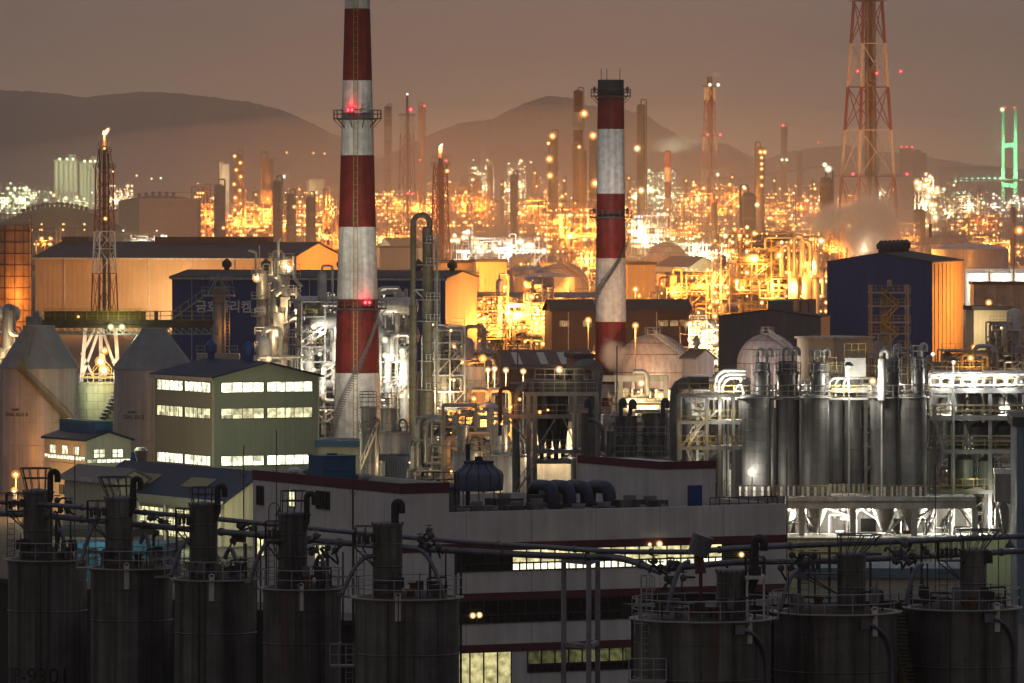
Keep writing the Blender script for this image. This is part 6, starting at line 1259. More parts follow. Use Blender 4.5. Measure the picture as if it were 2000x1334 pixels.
for i,(px,w,dy,lb,tx,tw,tt) in enumerate(SIL):
    q=thing('silo',lb,'silo',(PX(px,D),D+dy,zp+.01),0,SG); R=w/s/2; h=z(775)-zp; o=zp
    mb=MB(); mb.lathe([(R,0),(R,h),(R*.9,h+.15),(0,h+.3)],44)
    for k in range(1,9): mb.ring(R+.008,h*k/9,.022,44)
    part('shell',mb,tank_mid,q)
    mb=MB(); mb.lathe([(.28,z(1040)-o),(R*.92,zp-1.15-o),(R*.92,zp-1.11-o)],28); part('cone',mb,steel_white,q)
    r=tw/s/2; x=(tx-px)/s; ht=z(tt)-o; mb=MB(); mb.lathe([(r,h),(r,ht),(r*1.12,ht+.02),(r*1.12,ht+.3),(r*.9,ht+.34),(r*.9,ht+1.3),(0,ht+1.35)],24,(x,0,0)); mb.ring(r*1.03,h+(ht-h)*.5,.05,20,(x,0,0)); part('filter_head',mb,tank_dark,q)
    mb=MB(); mb.ringrail(R+.2,h,1.15,12,.03,seg=28); mb.ringrail(r*1.2,ht,1.15,9,.03,(x,0,0),18); mb.ringrail(r*1.1,ht+1.35,1.1,8,.03,(x,0,0),18); mb.lathe([(R-.05,h-.1),(R+.3,h-.1),(R+.3,h),(R-.05,h)],28); mb.ladder((x+r+.15,-.3,h),ht+1.3,.45,.025,.4,cage=False,d=(1,0)); part('handrail',mb,rail_grey,q)
    if dy<2:
        mb=MB()
        for dx in ((-.45,.5) if i in (0,1,2) else (.25,)):
            zz=ht+1.3; mb.path([(x+dx,-.2,zz-.6),(x+dx,-.2,zz+1.0)]+[(x+dx+.28*(1-math.cos(a)),-.2,zz+1.0+.3*math.sin(a)) for a in [PI*k/6 for k in range(1,7)]]+[(x+dx+.56,-.2,zz+.55)],.17,10)
        part('vent_pipe',mb,steel_clean,q)
    mb=MB()
    for k in range(5):
        a=-.5-k*.55; mb.box(R*math.cos(a)-.12,R*math.sin(a)-.12,0,R*math.cos(a)+.12,R*math.sin(a)+.12,.9)
    part('support_lug',mb,steel_white,q)
t=thing('tall_pipe','tall white pipe standing between the bright silo and its neighbour','pipe',(PX(1720,D),D-1.6,zp+.01)); mb=MB(); mb.tube((0,0,z(775)-zp-.3),(0,0,z(700)-zp),.36,14); mb.path([(0,0,z(702)-zp)]+[(.3*(1-math.cos(a)),0,z(690)-zp+.3*math.sin(a)) for a in [PI*k/6 for k in range(7)]]+[(.6,0,z(700)-zp)],.22,10); mb.beam((0,0,0),(0,0,z(775)-zp-.3),.14); part('pipe',mb,steel_white,t)
for px,lb in ((1412,'outer thin grey standpipe left of the steel silo group'),(1421,'inner thin grey standpipe left of the steel silo group'),(1508,'thin standpipe in the gap after the leftmost tall silo')):
    t=thing('standpipe',lb,'pipe',(PX(px,D),D-.3,zp-.02)); mb=MB(); mb.tube((0,0,0),(0,0,z(778)-zp),.17,10); mb.ring(.22,1.5,.05,10); part('pipe',mb,tank_mid,t)
# walkway, bend pipes and lights on top of the group
t=thing('silo_walkway','white lit walkway and bent conveying pipes joining the tops of the steel silo group','walkway',base(1640,D+2)); X_=lambda px:(px-1640)/s; zt=z(776)
mb=MB(); mb.box(X_(1335),-2.2,zt-.25,X_(1815),4,zt-.05); part('deck',mb,steel_grey,t)
for px in (1345,1420,1510,1565,1625,1695,1758,1812):
    mb=MB(); mb.beam((X_(px),3.6,0),(X_(px),3.6,zt-.2),.3); part('leg',mb,steel_grey,t)
mb=MB(); mb.rail([(X_(1335),-2.2,zt),(X_(1815),-2.2,zt)],1.15,1.2,.03); mb.rail([(X_(1620),1.5,z(738)),(X_(1712),1.5,z(738))],1.1,1,.03); mb.rail([(X_(1650),1,z(697)),(X_(1692),1,z(697))],1.2,.7,.03); mb.rail([(X_(1580),1,z(722)),(X_(1635),1,z(722))],1.1,.8,.03); part('handrail',mb,rail_yellow,t)
mb=MB()
for i,(x0,x1,yt) in enumerate(((1395,1445,724),(1401,1440,731),(1408,1436,738))):
    r_=(x1-x0)/2; mb.path([(X_(x0),-1.6,z(815)),(X_(x0),-1.6,z(770))]+[(X_(x0)+ (22/s)*(1-math.cos(a)),-1.6,z(yt+26)+(26/s)*math.sin(a)) for a in [PI/2*k/8 for k in range(9)]]+[(X_(1455),-1.6,z(yt))],.17,10); part('conveying_pipe',mb,steel_white,t); mb=MB()
mb.pipe([(X_(1425),-1.8,z(775)),(X_(1446),-1.8,z(745)),(X_(1450),-1.8,z(770))],.12,8)
for px in (1620,1632,1648): mb.path([(X_(px),0,z(776)),(X_(px),0,z(755))]+[(X_(px)+.7*(1-math.cos(a)),0,z(752)+.6*math.sin(a)) for a in [PI/2*k/6 for k in range(7)]]+[(X_(1700),0,z(752)+.6)],.13,8)
part('conveying_pipe',mb,steel_white,t)
mb=MB(); mb.box(X_(1622),-.5,z(768),X_(1700),1.5,z(758)); mb.box(X_(1650),0,z(737),X_(1691),2,z(700)); part('housing',mb,steel_grey,t)
lamp(t,(X_(1702),-2.4,z(744)),4/s,'warm'); lamp(t,(X_(1445),-2,z(742)),2/s,'white'); lamp(t,(X_(1397),-1,z(707)),2.4/s,'white'); lamp(t,(X_(1655),-2,z(716)),2.2/s,'white')
plight(1702,750,D-3,900,WHT,.15); plight(1650,748,D-1,900,WHT,.2); plight(1425,762,D-1,900,WHT,.2); plight(1500,752,D+2,300,WHT,.2); plight(1640,800,D+2.5,260,WHT,.2); plight(1397,715,D-2,120,WHT,.2); plight(1567,755,D+1,120,WHT,.2); plight(1760,750,D+1,200,WHT,.2)
t=thing('floodlight','dazzling white floodlight on a short post in front of the leftmost tall silo','floodlight',(PX(1469,D-4.2),D-4.2,0)); mb=MB(); mb.beam((0,0,0),(0,0,PZ(930,D-4.2)),.1); part('post',mb,steel_grey,t); lamp(t,(0,-.1,PZ(922,D-4.2)),4.8/s,'white'); plight(1469,926,D-2.9,520,WHT,.25); plight(1620,935,D-5,60,WHT,.2)
plight(1735,900,D-7,200,(1,.95,.85),.4)  # added fill for the silo fronts, no lamp there
# ribbed pale wall below the lit floor
t=slab('pale green ribbed sheet building under the lit silo floor',1535,1990,1052,1165,mat('pale ribbed sheet',(.36,.40,.27),.6,0,.1,.4,.2,.1,.5,.5),7,0,name='sheet_building',cat='building',D=D-6.5,rh=.12,roofm=concrete)
plight(1560,1020,D-12,260,WRM,.3); plight(1950,1060,D-12,260,GRN,.3)
D=545.; 
slab('low store with a pale blue flat roof behind the right front tanks',1560,1900,1128,1300,cream_wall,9,rad(-3),D=D,roofm=mat('pale blue roof',(.12,.2,.24),.6,0,.2,.5)); slab('small teal box between the right front tanks and the ribbed building',1690,1712,1098,1180,blue_bright,1.5,0,name='box',cat='box',D=560)
slab('blue grey ribbed sheet building cut by the right edge',1986,2090,832,1300,mat('blue grey ribbed sheet',(.16,.24,.30),.55,0,.12,.4,.2,.05,.6,.45),14,rad(-2),name='sheet_building',cat='building',D=600)
plight(1975,900,585,160,WHT,.3)
# steel stair frame at the left of the group
D=642.; X_=lambda px:(px-1385)/s; s=K/D; z=lambda y:PZ(y,D)
t=thing('stair_structure','white lit stair frame with yellow rails left of the steel silo group','stair frame',base(1385,D)); mb=MB()
for px in (1325,1380,1405,1432): mb.beam((X_(px),-1.6,0),(X_(px),-1.6,z(772)),.3); mb.beam((X_(px),1.6,0),(X_(px),1.6,z(772)),.3)
for y in (772,824,874): mb.beam((X_(1325),-1.6,z(y)),(X_(1445),-1.6,z(y)),.32); mb.beam((X_(1325),1.6,z(y)),(X_(1445),1.6,z(y)),.3); mb.box(X_(1375),-1.6,z(y)+.15,X_(1448),1.6,z(y)+.22)
mb.beam((X_(1325),-1.7,z(874)),(X_(1400),-1.7,z(800)),.2); part('frame',mb,steel_grey,t)
mb=MB(); mb.stair((X_(1375),-1.2,z(820)),(X_(1345),-1.2,z(772)),.9,.045); mb.stair((X_(1340),-1.2,z(874)),(X_(1372),-1.2,z(824)),.9,.045); mb.stair((X_(1360),-1.2,z(930)),(X_(1340),-1.2,z(874)),.9,.045); part('stair',mb,steel_white,t)
mb=MB()
for y in (771,823,873): mb.rail([(X_(1325),-1.8,z(y)),(X_(1448),-1.8,z(y))],1.15,1,.035)
part('handrail',mb,rail_yellow,t); plight(1410,800,D-3,220,WHT,.2); plight(1360,850,D-4,160,WRM,.2)
t=thing('bent_duct','fat dark bent duct with a drum left of the white lit stair frame','duct',base(1320,D+4)); mb=MB(); mb.pipe([(X_(1318+65),0,z(748)),(X_(1330+65-12),0,z(748)),(X_(1395-75),0,z(748)),(X_(1318),0,z(800)),(X_(1318),0,z(900))] if False else [(3.2,0,z(750)),(0,0,z(750)),(0,0,z(900))],.62,14,1.3); part('duct',mb,tank_mid,t); mb=MB(); mb.lathe([(1.0,0),(1.0,z(790)),(.6,z(780)),(0,z(779))],20,(.6,1.5,0)); part('drum',mb,tank_dark,t)
# multi storey pipe structure at the right edge
D=655.; s=K/D; X_=lambda px:(px-1905)/s; z=lambda y:PZ(y,D)
t=thing('pipe_structure','multi storey steel structure with white pipes and yellow rails at the right edge','process unit',base(1905,D)); mb=MB(); rnd=random.Random(8)
for px in (1822,1858,1930,1996,2060):
    for y in (-2.5,3): mb.beam((X_(px),y,0),(X_(px),y,z(762)),.36)
for y in (762,815,880,958):
    for dy in (-2.5,3): mb.beam((X_(1812),dy,z(y)),(X_(2070),dy,z(y)),.42)
    for px in (1822,1858,1930,1996): mb.beam((X_(px),-2.5,z(y)),(X_(px),3,z(y)),.3)
part('frame',mb,steel_grey,t); mb=MB()
for y in (762,815,880): mb.box(X_(1812),-2.4,z(y)+.2,X_(2070),3,z(y)+.27)
part('deck',mb,steel_grey,t); mb=MB()
for y in (760,813,878,956): mb.rail([(X_(1812),-2.7,z(y)),(X_(2070),-2.7,z(y))],1.15,1.1,.035)
part('handrail',mb,rail_yellow,t)
for i,(px,w,y0,y1) in enumerate(((1872,30,758,815),(1905,26,765,812),(1945,32,768,815),(1975,24,772,815),(1868,34,822,880),(1915,40,826,880),(1960,34,824,880),(1885,36,890,955),(1930,38,892,956))):
    mb=MB(); r=w/s/2; mb.lathe([(r*.4,z(y1)),(r,z(y1)+.5),(r,z(y0)-.4),(r*.5,z(y0)),(0,z(y0)+.05)],20,(X_(px),.5,0)); mb.pipe([(X_(px),.5,z(y0)),(X_(px),.5,z(y0)+.5),(X_(px)+r+.3,.2,z(y0)+.5),(X_(px)+r+.3,.2,z(y1)+.3)],.1,6); part('vessel',mb,tank_mid if i>3 else steel_clean,t)
mb=MB()
for i in range(9): 
    mb=MB(); x=1814+i*21; r_=.55; mb.path([(X_(x),-1.4,z(760)),(X_(x),-1.4,z(742))]+[(X_(x)+r_*(1-math.cos(a)),-1.4,z(742)+r_*math.sin(a)) for a in [PI/2*k/5 for k in range(6)]]+[(X_(x+28),-1.4,z(742)+r_)],.15,8); part('conveying_pipe',mb,steel_white,t)
mb=MB()
mb.tube((X_(1812),-1.2,z(731)),(X_(2070),-1.2,z(729)),.16,8); mb.tube((X_(1812),-.6,z(735)),(X_(2070),-.6,z(733)),.16,8); mb.tube((X_(1812),-1.8,z(752)),(X_(2070),-1.8,z(750)),.12,8)
for y in (790,800,850,860): mb.tube((X_(1815),-2,z(y)),(X_(2070),-2,z(y)),.1,6)
part('conveying_pipe',mb,steel_white,t); mb=MB(); mb.stair((X_(1838),-3,z(878)),(X_(1820),-3,z(820)),.8,.04); mb.stair((X_(1822),-3,z(940)),(X_(1840),-3,z(882)),.8,.04); mb.stair((X_(1892),-3,z(878)),(X_(1880),-3,z(845)),.8,.04); part('stair',mb,rail_grey,t)
for px,y in ((1880,748),(1990,744),(1850,735)): lamp(t,(X_(px),-2.9,z(y)),1.8/s,'cool')
plight(1840,742,D-3,700,(1,.97,.92),.2); plight(1900,744,D-3,800,(1,.97,.92),.2); plight(1965,742,D-3,800,(1,.97,.92),.2); plight(1850,800,D,420,WHT,.2); plight(1960,800,D,420,WHT,.2); plight(1900,860,D,260,WHT,.2); plight(1900,925,D-3,150,GRN,.2); plight(1960,1000,D-4,420,WHT,.2); plight(1930,1010,D-3,260,WHT,.2)
U('dense white lit pipe rack behind the steel silo heads',1650,1140,210,398,7,81,'white',10,0,steel_white,0,group=None,lampr=1.8,rz=0,pipes=130,lv=9,D=663,vs=.6)
U('dense white lit pipe rack behind the multi storey structure at the right edge',1915,1140,190,404,7,82,'white',8,0,steel_white,0,group=None,lampr=1.8,rz=0,pipes=130,lv=9,D=666,vs=.7)
U('dense white lit pipe rack behind the white stair structure left of the silos',1375,1140,100,392,6,83,'white',5,0,steel_white,0,group=None,lampr=1.8,rz=0,pipes=70,lv=9,D=654,vs=.6)
plight(1640,740,659,500,WHT,.2); plight(1690,720,659,300,WHT,.2); plight(1900,735,661,500,WHT,.2); plight(1370,780,650,300,WHT,.2)
U('dense dim pipe rack behind the pair of dark filter vessels',1240,1110,150,300,6,84,'warm',4,0,steel_grey,0,group=None,lampr=1.6,rz=0,pipes=110,lv=8,D=690,vs=.6)
U('dense dim pipe rack between the middle silos and the dark process structure',930,1100,130,285,6,85,'sodium',6,0,steel_grey,120,group=None,lampr=1.8,rz=0,pipes=90,lv=7,D=716,vs=.6,nlights=2)
U('dim pipe rack behind the middle silos beside the twin gas pipes',845,1060,90,250,6,86,'warm',5,0,steel_grey,120,group=None,lampr=1.8,rz=0,pipes=70,lv=6,D=735,vs=.6,nlights=1)
SL('slim white lamp post above the multi storey structure near the right edge',1862,704,1100,'white',160,r=3,D=652,group=None)
SL('slim white lamp post between the steel silos above their walkway',1658,714,1100,'white',90,r=2,D=649,group=None)
t=thing('dust_collector','grey ribbed dust collector box with a white top at the right edge','dust collector',base(1963,D-5,zf-.4)); s=K/(D-5); o=zf-.4; mb=MB(); mb.box(-1.05,-1,PZ(980,D-5)-o,1.05,1,PZ(925,D-5)-o); part('casing',mb,grey_wall,t); mb=MB(); mb.box(-1.1,-1.05,PZ(925,D-5)-o,1.1,1.05,PZ(915,D-5)-o); mb.rail([(-1.1,-1.05,PZ(915,D-5)-o),(1.1,-1.05,PZ(915,D-5)-o)],1.1,.6,.03); mb.rail([(-1.1,-1.05,PZ(906,D-5)-o),(1.1,-1.05,PZ(906,D-5)-o)],.8,.6,.03); part('top',mb,steel_white,t); mb=MB(); mb.lathe([(.15,.6),(1.0,PZ(980,D-5)-o)],4,(0,0,0),PI/4); part('hopper',mb,grey_wall,t)
for dx in (-.95,.95):
    mb=MB(); mb.beam((dx,-.9,0),(dx,-.9,PZ(980,D-5)-o),.12); part('leg',mb,rail_grey,t)
t=thing('blower','white blower with a looped outlet pipe on the lit floor at right','blower',base(1950,D-5.5,zf+.01)); mb=MB(); mb.path([(-.2,0,.6)]+[(.5-.7*math.cos(a),0,2.6+.9*math.sin(a)) for a in [PI*k/8 for k in range(9)]]+[(1.2,0,.5)],.2,10); part('outlet_pipe',mb,steel_white,t); mb=MB(); mb.lathe([(.3,0),(.6,.3),(.6,.9),(.3,1.2),(0,1.25)],14,(-.4,0,0)); part('casing',mb,steel_white,t)
# stair tower and racks in front of the tall blue hall
D=DG(775); s=K/D; X_=lambda px:(px-1738)/s; z=lambda y:PZ(y,D)
t=thing('stair_tower','yellow railed open stair tower in front of the tall dark blue hall','stair tower',base(1738,D),rad(4)); mb=MB()
for px in (1700,1772): 
    for y in (-1.5,1.8): mb.beam((X_(px),y,0),(X_(px),y,z(556)),.32)
for y in (572,598,630,652,680): mb.box(X_(1697),-1.6,z(y),X_(1776),1.9,z(y)+.14); mb.beam((X_(1697),-1.6,z(y)),(X_(1776),-1.6,z(y)),.22)
mb.lathe([(1.0,0),(1.0,z(580)),(.5,z(570)),(0,z(569))],14,(X_(1730),.5,0)); mb.lathe([(.45,z(560)),(.45,z(548)),(0,z(546))],10,(X_(1737),0,0)); part('frame',mb,steel_grey,t); mb=MB()
for y in (571,597,629,651,679): mb.rail([(X_(1697),-1.7,z(y)),(X_(1776),-1.7,z(y))],1.25,1.1,.055)
for i,(y0,y1) in enumerate(((598,572),(630,598),(652,630),(680,652),(705,680))):
    a,b=(X_(1722),X_(1752)) if i%2 else (X_(1752),X_(1720)); mb.stair((a,-2,z(y0)),(b,-2,z(y1)),.8,.06)
part('handrail',mb,rail_yellow,t); plight(1738,640,D-8,260,SOD,.3)
U('dark pipe rack with a yellow rail at the foot of the tall dark blue hall',1770,808,150,118,8,71,'warm',3,5,steel_grey,260,group=None,lampr=2,rz=0,pipes=50,nlights=1,lv=3)
U('dark tangled pump rack beside the orange ribbed side wall at right',1890,812,110,128,10,72,'sodium',3,6,steel_grey,700,group=None,lampr=4,rz=0,pipes=60,nlights=1,lv=4)
U('tall dark pipe rack with green grey pipes at the right edge',1972,806,84,176,10,73,'warm',4,4,steel_grey,420,group=None,lampr=3,rz=0,pipes=60,nlights=1,lv=6)
U('dark low rack left of the steel silo group behind the stair frame',1395,880,90,150,8,74,'warm',2,5,steel_grey,220,group=None,lampr=2,rz=0,pipes=36,nlights=1,lv=4)
slab('pale lit flat roofed office with an open canopy right of the orange ribbed wall',1902,1975,606,750,cream_wall,8,rad(8),name='canopy_office',cat='building'); plight(1915,640,DG(750)-6,3000,WRM,.3)
slab('long dim pipe bridge box at the right edge above the lit tank row',1902,2020,556,640,concrete,8,rad(3),name='pipe_bridge',cat='pipe bridge')
# ---------------------------------------------------------------- dark front tanks
ZT=16.
def front_tank(label,cx,R_px,top,hx,hw,htop,D=None,neck=None,basket=None,plat=None,hoses=(),lug=None,hatch=True,neckr=6,stair_=None,low=None):
    D=D or K*(H-ZT)/(top-HZ); s=K/D; R=R_px/s; t=thing('storage_silo',label,'silo',base(cx,D),0,None); z=lambda y:PZ(y,D); X_=lambda px:(px-cx)/s; h=ZT
    mb=MB(); mb.lathe([(R,0),(R,h-.25),(R+.06,h-.25),(R+.06,h-.05),(R,h)],64)
    for q in (.30,.55,.80,.92): mb.ring(R+.006,h*q,.018 if q!=.80 else .05,64)
    part('shell',mb,tank_dark,t)
    mb=MB(); mb.lathe([(R,h+.002),(R*.5,h+.28),(0,h+.45)],48); part('roof',mb,steel_black,t)
    r=hw/s/2; x=X_(hx); zt=z(htop); yh=-R*.15; c=(x,yh,0)
    mb=MB(); mb.lathe([(r,h),(r,zt-.22),(r*1.07,zt-.2),(r*1.07,zt-.06),(r*.98,zt),(0,zt+.14)],32,c); mb.ring(r*1.01,h+(zt-h)*.42,.05,32,c); mb.ring(r*1.01,h+(zt-h)*.72,.04,32,c)
    for i in range(16): a=2*PI*i/16; mb.cbox((x+r*1.06*math.cos(a),yh+r*1.06*math.sin(a),zt-.02),.07,.07,.1)
    part('filter_head',mb,tank_dark,t)
    rb=MB(); rb.ringrail(R+.10,h,1.12,14,.028,seg=44); rb.lathe([(R-.02,h-.03),(R+.28,h-.03),(R+.28,h+.03),(R-.02,h+.03)],44); part('handrail',rb,rail_grey,t)
    if basket:
        x0,x1,yt=basket; bm=MB(); cx_=(X_(x0)+X_(x1))/2; rb_=(X_(x1)-X_(x0))/2; zb=zt; zt2=z(yt)
        for i in range(11):
            a=2*PI*i/11+.3; bm.beam((x+r*.85*math.cos(a),yh+r*.85*math.sin(a),zb),(cx_+rb_*math.cos(a),yh+rb_*.8*math.sin(a),zt2),.05)
        for q in (.55,1): bm.path([((x+(cx_-x)*q)+(r*.85+(rb_-r*.85)*q)*math.cos(2*PI*k/24),yh+(r*.85+(rb_*.8-r*.85)*q)*math.sin(2*PI*k/24),zb+(zt2-zb)*q) for k in range(25)],.035,4)
        part('cage',bm,rail_dark,t)
    if neck:
        nx,ny,dx=neck; rr=neckr/s; xn=X_(nx); yy=yh-r*.45; nb=MB(); Rn=abs(dx)/s/2; sg=1 if dx>0 else -1
        nb.path([(xn-sg*r*.35,yy,zt-1.2),(xn,yy,zt-.5),(xn,yy,z(ny)-Rn)]+[(xn+sg*Rn*(1-math.cos(a)),yy,z(ny)-Rn+Rn*math.sin(a)) for a in [PI*k/10 for k in range(1,11)]]+[(xn+sg*2*Rn,yy,z(ny)-Rn-.45)],rr,14); nb.ring(rr*1.25,zt-.1,.05,14,(xn,yy,0)); part('vent_pipe',nb,steel_black,t)
    if plat:
        x0,x1,yp=plat; pb=MB(); zp_=z(yp); pb.box(X_(x0),yh-r*.9,zp_-.08,X_(x1),yh+r*.6,zp_); pb.rail([(X_(x1),yh-r*.9,zp_),(X_(x0),yh-r*.9,zp_),(X_(x0),yh+r*.6,zp_)],1.1,.6,.028); pb.rail([(X_(x0),yh+r*.6,zp_),(X_(x1),yh+r*.6,zp_)],1.1,.6,.028); pb.beam((X_(x0),yh-r*.8,zp_-.1),(x-r*.9,yh-r*.3,zp_-1.2),.07); pb.beam((X_(x0)+.4,yh,zp_-.1),(x-r*.9,yh,zp_-1.2),.07)
        for q in range(4): pb.cbox((X_(x0)+.25+q*.25,yh-r*.4,zp_+.35+.1*(q%2)),.2,.2,.5)
        pb.ladder((X_(x0)+.3,yh-r*.4,h+.2),zp_+1,.45,.022,.35,cage=False); part('platform',pb,rail_dark,t)
    if hoses:
        for (x0,y0,x1,y1,bul) in hoses:
            hb=MB(); a_=V(X_(x0),-R*.3,z(y0)); b_=V(X_(x1),-R*.55,z(y1)); k=(a_-b_).length; hb.path([a_.lerp(b_,q/14)+V(0,0,bul/s*math.sin(PI*q/14)) for q in range(15)],.13,8); hb.ring(.2,b_.z+.15,.05,10,(b_.x,b_.y,0)); part('hose',hb,pipe_blue,t)
    if lug:
        lb_=MB(); xl=X_(lug); yl=-math.sqrt(max(R*R-xl*xl,.1))-.03; lb_.box(xl-.16,yl-.05,h-1.2,xl+.16,yl+.02,h+.25); lb_.path([(xl+.16*math.cos(q),yl-.02,h+.25+.16*math.sin(q)) for q in [PI*k/6 for k in range(7)]],.04,4); part('lifting_lug',lb_,steel_white,t)
    mb=MB(); rnd=random.Random(int(cx))
    for i in range(6):
        a=rnd.uniform(0,2*PI); q=rnd.uniform(.45,.85); k=MB(); hh=rnd.uniform(.35,.8); k.lathe([(.22,h),(.22,h+hh),(.3,h+hh),(.3,h+hh+.1),(0,h+hh+.12)],12,(R*q*math.cos(a),R*q*math.sin(a),0)); part('roof_nozzle',k,rnd.choice((steel_black,tank_dark,rust_steel)),t)
    for i in range(4):
        a=rnd.uniform(-2.7,-.4); k=MB(); c_=(R*.8*math.cos(a),R*.8*math.sin(a)); hh=rnd.uniform(.6,1.1); k.cbox((c_[0],c_[1],h+hh),rnd.uniform(.35,.6),.35,.6); k.beam((c_[0],c_[1],h),(c_[0],c_[1],h+hh),.08); k.tube((c_[0],c_[1],h+hh+.3),(c_[0],c_[1],h+hh+.75),.03,6); part('roof_box',k,rnd.choice((steel_black,tank_dark,pipe_blue)),t)
    for i in range(2):
        a=rnd.uniform(-2.2,-.9); k=MB(); x_=R*.985*math.cos(a); y_=R*.985*math.sin(a)-.1; k.tube((x_,y_,0),(x_,y_,h+rnd.uniform(.2,1.0)),.045,6); part('cable_conduit',k,rail_dark,t)
    k=MB(); a=rnd.uniform(-2.0,-1.1); p_=[]
    for i in range(13):
        q=i/12; p_.append((x+(R*math.cos(a)-x)*q,yh-r+(R*math.sin(a)*.95-yh+r)*q,zt-.3-(zt-.3-h-.6)*q-.9*math.sin(PI*q))); 
    k.path(p_,.025,5); part('slack_cable',k,rail_dark,t)
    mb.pipe([(R*.4,-R*.6,h),(R*.4,-R*.6,h+1.2),(R*.75,-R*.3,h+1.2),(R*.75,-R*.3,h)],.06,6); mb.pipe([(-R*.6,-R*.4,h),(-R*.6,-R*.4,h+.9),(-R*.1,-R*.7,h+.9)],.05,6)
    part('roof_pipe',mb,steel_black,t)
    t['s']=s; t['R']=R; return t
T1=front_tank('leftmost dark front silo with black stencilled numbers near the bottom',93,77,1092,74,54,957,neck=(100,920,14),basket=(40,101,914),plat=(14,52,996),hoses=((112,1065,133,1100,44),))
o=text('lettering','HP-9301',1.42,T1,(0,0,PZ(1330,K*24/742)),(0,0,-.36),black_mark,.004,bend=T1['R'])
front_tank('second dark front silo with a flared cage on its head and a swan neck vent',257,80,1108,233,54,970,neck=(262,934,14),basket=(192,258,931),plat=(172,212,1012),hoses=((196,1010,160,1102,18),(276,1060,300,1112,40)),lug=252)
front_tank('third dark front silo with a rusted vent and low square cage',421,80,1130,398,55,982,neck=(426,948,14),basket=(372,424,951),plat=(344,376,1028),hoses=((375,1050,336,1125,20),(440,1090,470,1135,40)),lug=417)
front_tank('fourth dark front silo with a domed head before the white left wall',590,76,1148,572,57,1001,neck=(600,963,15),basket=(549,600,958),plat=(519,578,1054),hoses=((545,1060,488,1140,34),(615,1110,642,1150,44)),lug=590)
front_tank('fifth and broadest left front silo with a hooded vent, in front of the office strips',795,102,1166,757,58,1020,neck=(772,980,12),neckr=8,plat=(694,756,1064),hoses=((735,1085,668,1160,26),(800,1070,873,1172,34)),lug=779)
R1=front_tank('big dark front tank with a boxy head and a curved blue hose, left of three',1372,134,1207,1428,58,1112,neck=(1473,1049,18),neckr=8,plat=(1455,1493,1126),hoses=((1345,1095,1300,1195,30),),lug=1460)
R2=front_tank('middle dark front tank of the right three with a flared cage head',1632,120,1194,1662,56,1080,basket=(1634,1722,1043),plat=(1560,1640,1118),hoses=((1560,1110,1520,1190,20),),lug=1703)
R3=front_tank('rightmost dark front tank with a spiral stair at its left',1880,108,1186,1900,52,1072,neck=(1921,1078,10),basket=(1868,1952,1034),plat=(1830,1880,1092),hoses=((1800,1100,1765,1180,24),),lug=1941)
# curved blue hoses on the shells of the three right tanks
for T,cx,x0,y0,x1,y1 in ((R1,1372,1441,1222,1495,1300),(R2,1632,1684,1212,1738,1290),(R3,1880,1924,1200,1978,1275)):
    s=T['s']; R=T['R']; D=K/s; pts=[]
    for k in range(14):
        q=k/13; px=x0+(x1-x0)*math.sin(q*PI/2); py=y0+(y1-y0)*(1-math.cos(q*PI/2)); x=(px-cx)/s; x=min(x,R*.97); pts.append((x,-math.sqrt(R*R-x*x)-.18,PZ(py,D)))
    pts.append((pts[-1][0],pts[-1][1],2)); mb=MB(); mb.path(pts,.12,8); mb.cbox(pts[0],.5,.4,.5); part('hose',mb,pipe_blue,T)
# ladder and landing on the left of the first right tank
T=R1; s=T['s']; R=T['R']; X_=lambda px:(px-1372)/s; D=K/s; mb=MB(); mb.ladder((X_(1262),-R*.58,0),PZ(1140,D),.6,.03,.35,cage=False); mb.box(X_(1224),-R*.85,PZ(1322,D),X_(1310),-R*.75,PZ(1322,D)+.1); mb.rail([(X_(1226),-R*.95,PZ(1320,D)),(X_(1298),-R*.95,PZ(1320,D))],1.2,.7,.03); mb.box(X_(1226),-R*.95,PZ(1324,D),X_(1298),-R*.6,PZ(1320,D))
mb.rail([(X_(1238),-R*.62,PZ(1232,D)),(X_(1266),-R*.62,PZ(1232,D))],1.1,.4,.03); mb.rail([(X_(1250),-R*.5,PZ(1205,D)),(X_(1272),-R*.5,PZ(1205,D))],2.4,.4,.03)
for px in (1257,1272): mb.path([(X_(px)-.14,-R*.5,PZ(1150,D)),(X_(px)-.14,-R*.5,PZ(1128,D))]+[(X_(px)-.14*math.cos(a),-R*.5,PZ(1126,D)+.14*math.sin(a)) for a in [PI*k/6 for k in range(7)]]+[(X_(px)+.14,-R*.5,PZ(1150,D))],.03,5)
part('ladder',mb,rail_grey,T)
mb=MB(); x=X_(1473); mb.box(x-.5,-R*.4,ZT,x-.38,-R*.3,PZ(1124,D)); mb.box(x+.42,-R*.4,ZT,x+.54,-R*.3,PZ(1124,D)); mb.box(x-.55,-R*.45,PZ(1128,D),x+.58,-R*.05,PZ(1122,D)); part('vent_stand',mb,steel_white,T)
# spiral stair between the middle and right tank
T=R3; s=T['s']; R=T['R']; mb=MB(); n=70
for i in range(n):
    q=i/n; a=PI*1.02+q*1.6; zz=ZT-.2-q*14; c=((R+.55)*math.cos(a),(R+.55)*math.sin(a),zz); mb.cbox(c,.8,.8,.05); b=((R+.98)*math.cos(a),(R+.98)*math.sin(a),zz); mb.beam(b,(b[0],b[1],zz+1.1),.035)
    if i: mb.beam(pv,(b[0],b[1],zz+1.1),.05); mb.beam((pv[0],pv[1],pv[2]-.5),(b[0],b[1],zz+.6),.035); mb.beam((pv[0],pv[1],pv[2]-1.1),b,.1)
    pv=(b[0],b[1],zz+1.1)
part('spiral_stair',mb,mat('worn yellow stair',(.16,.12,.035),.6,0,.3,1,0,.4),T)
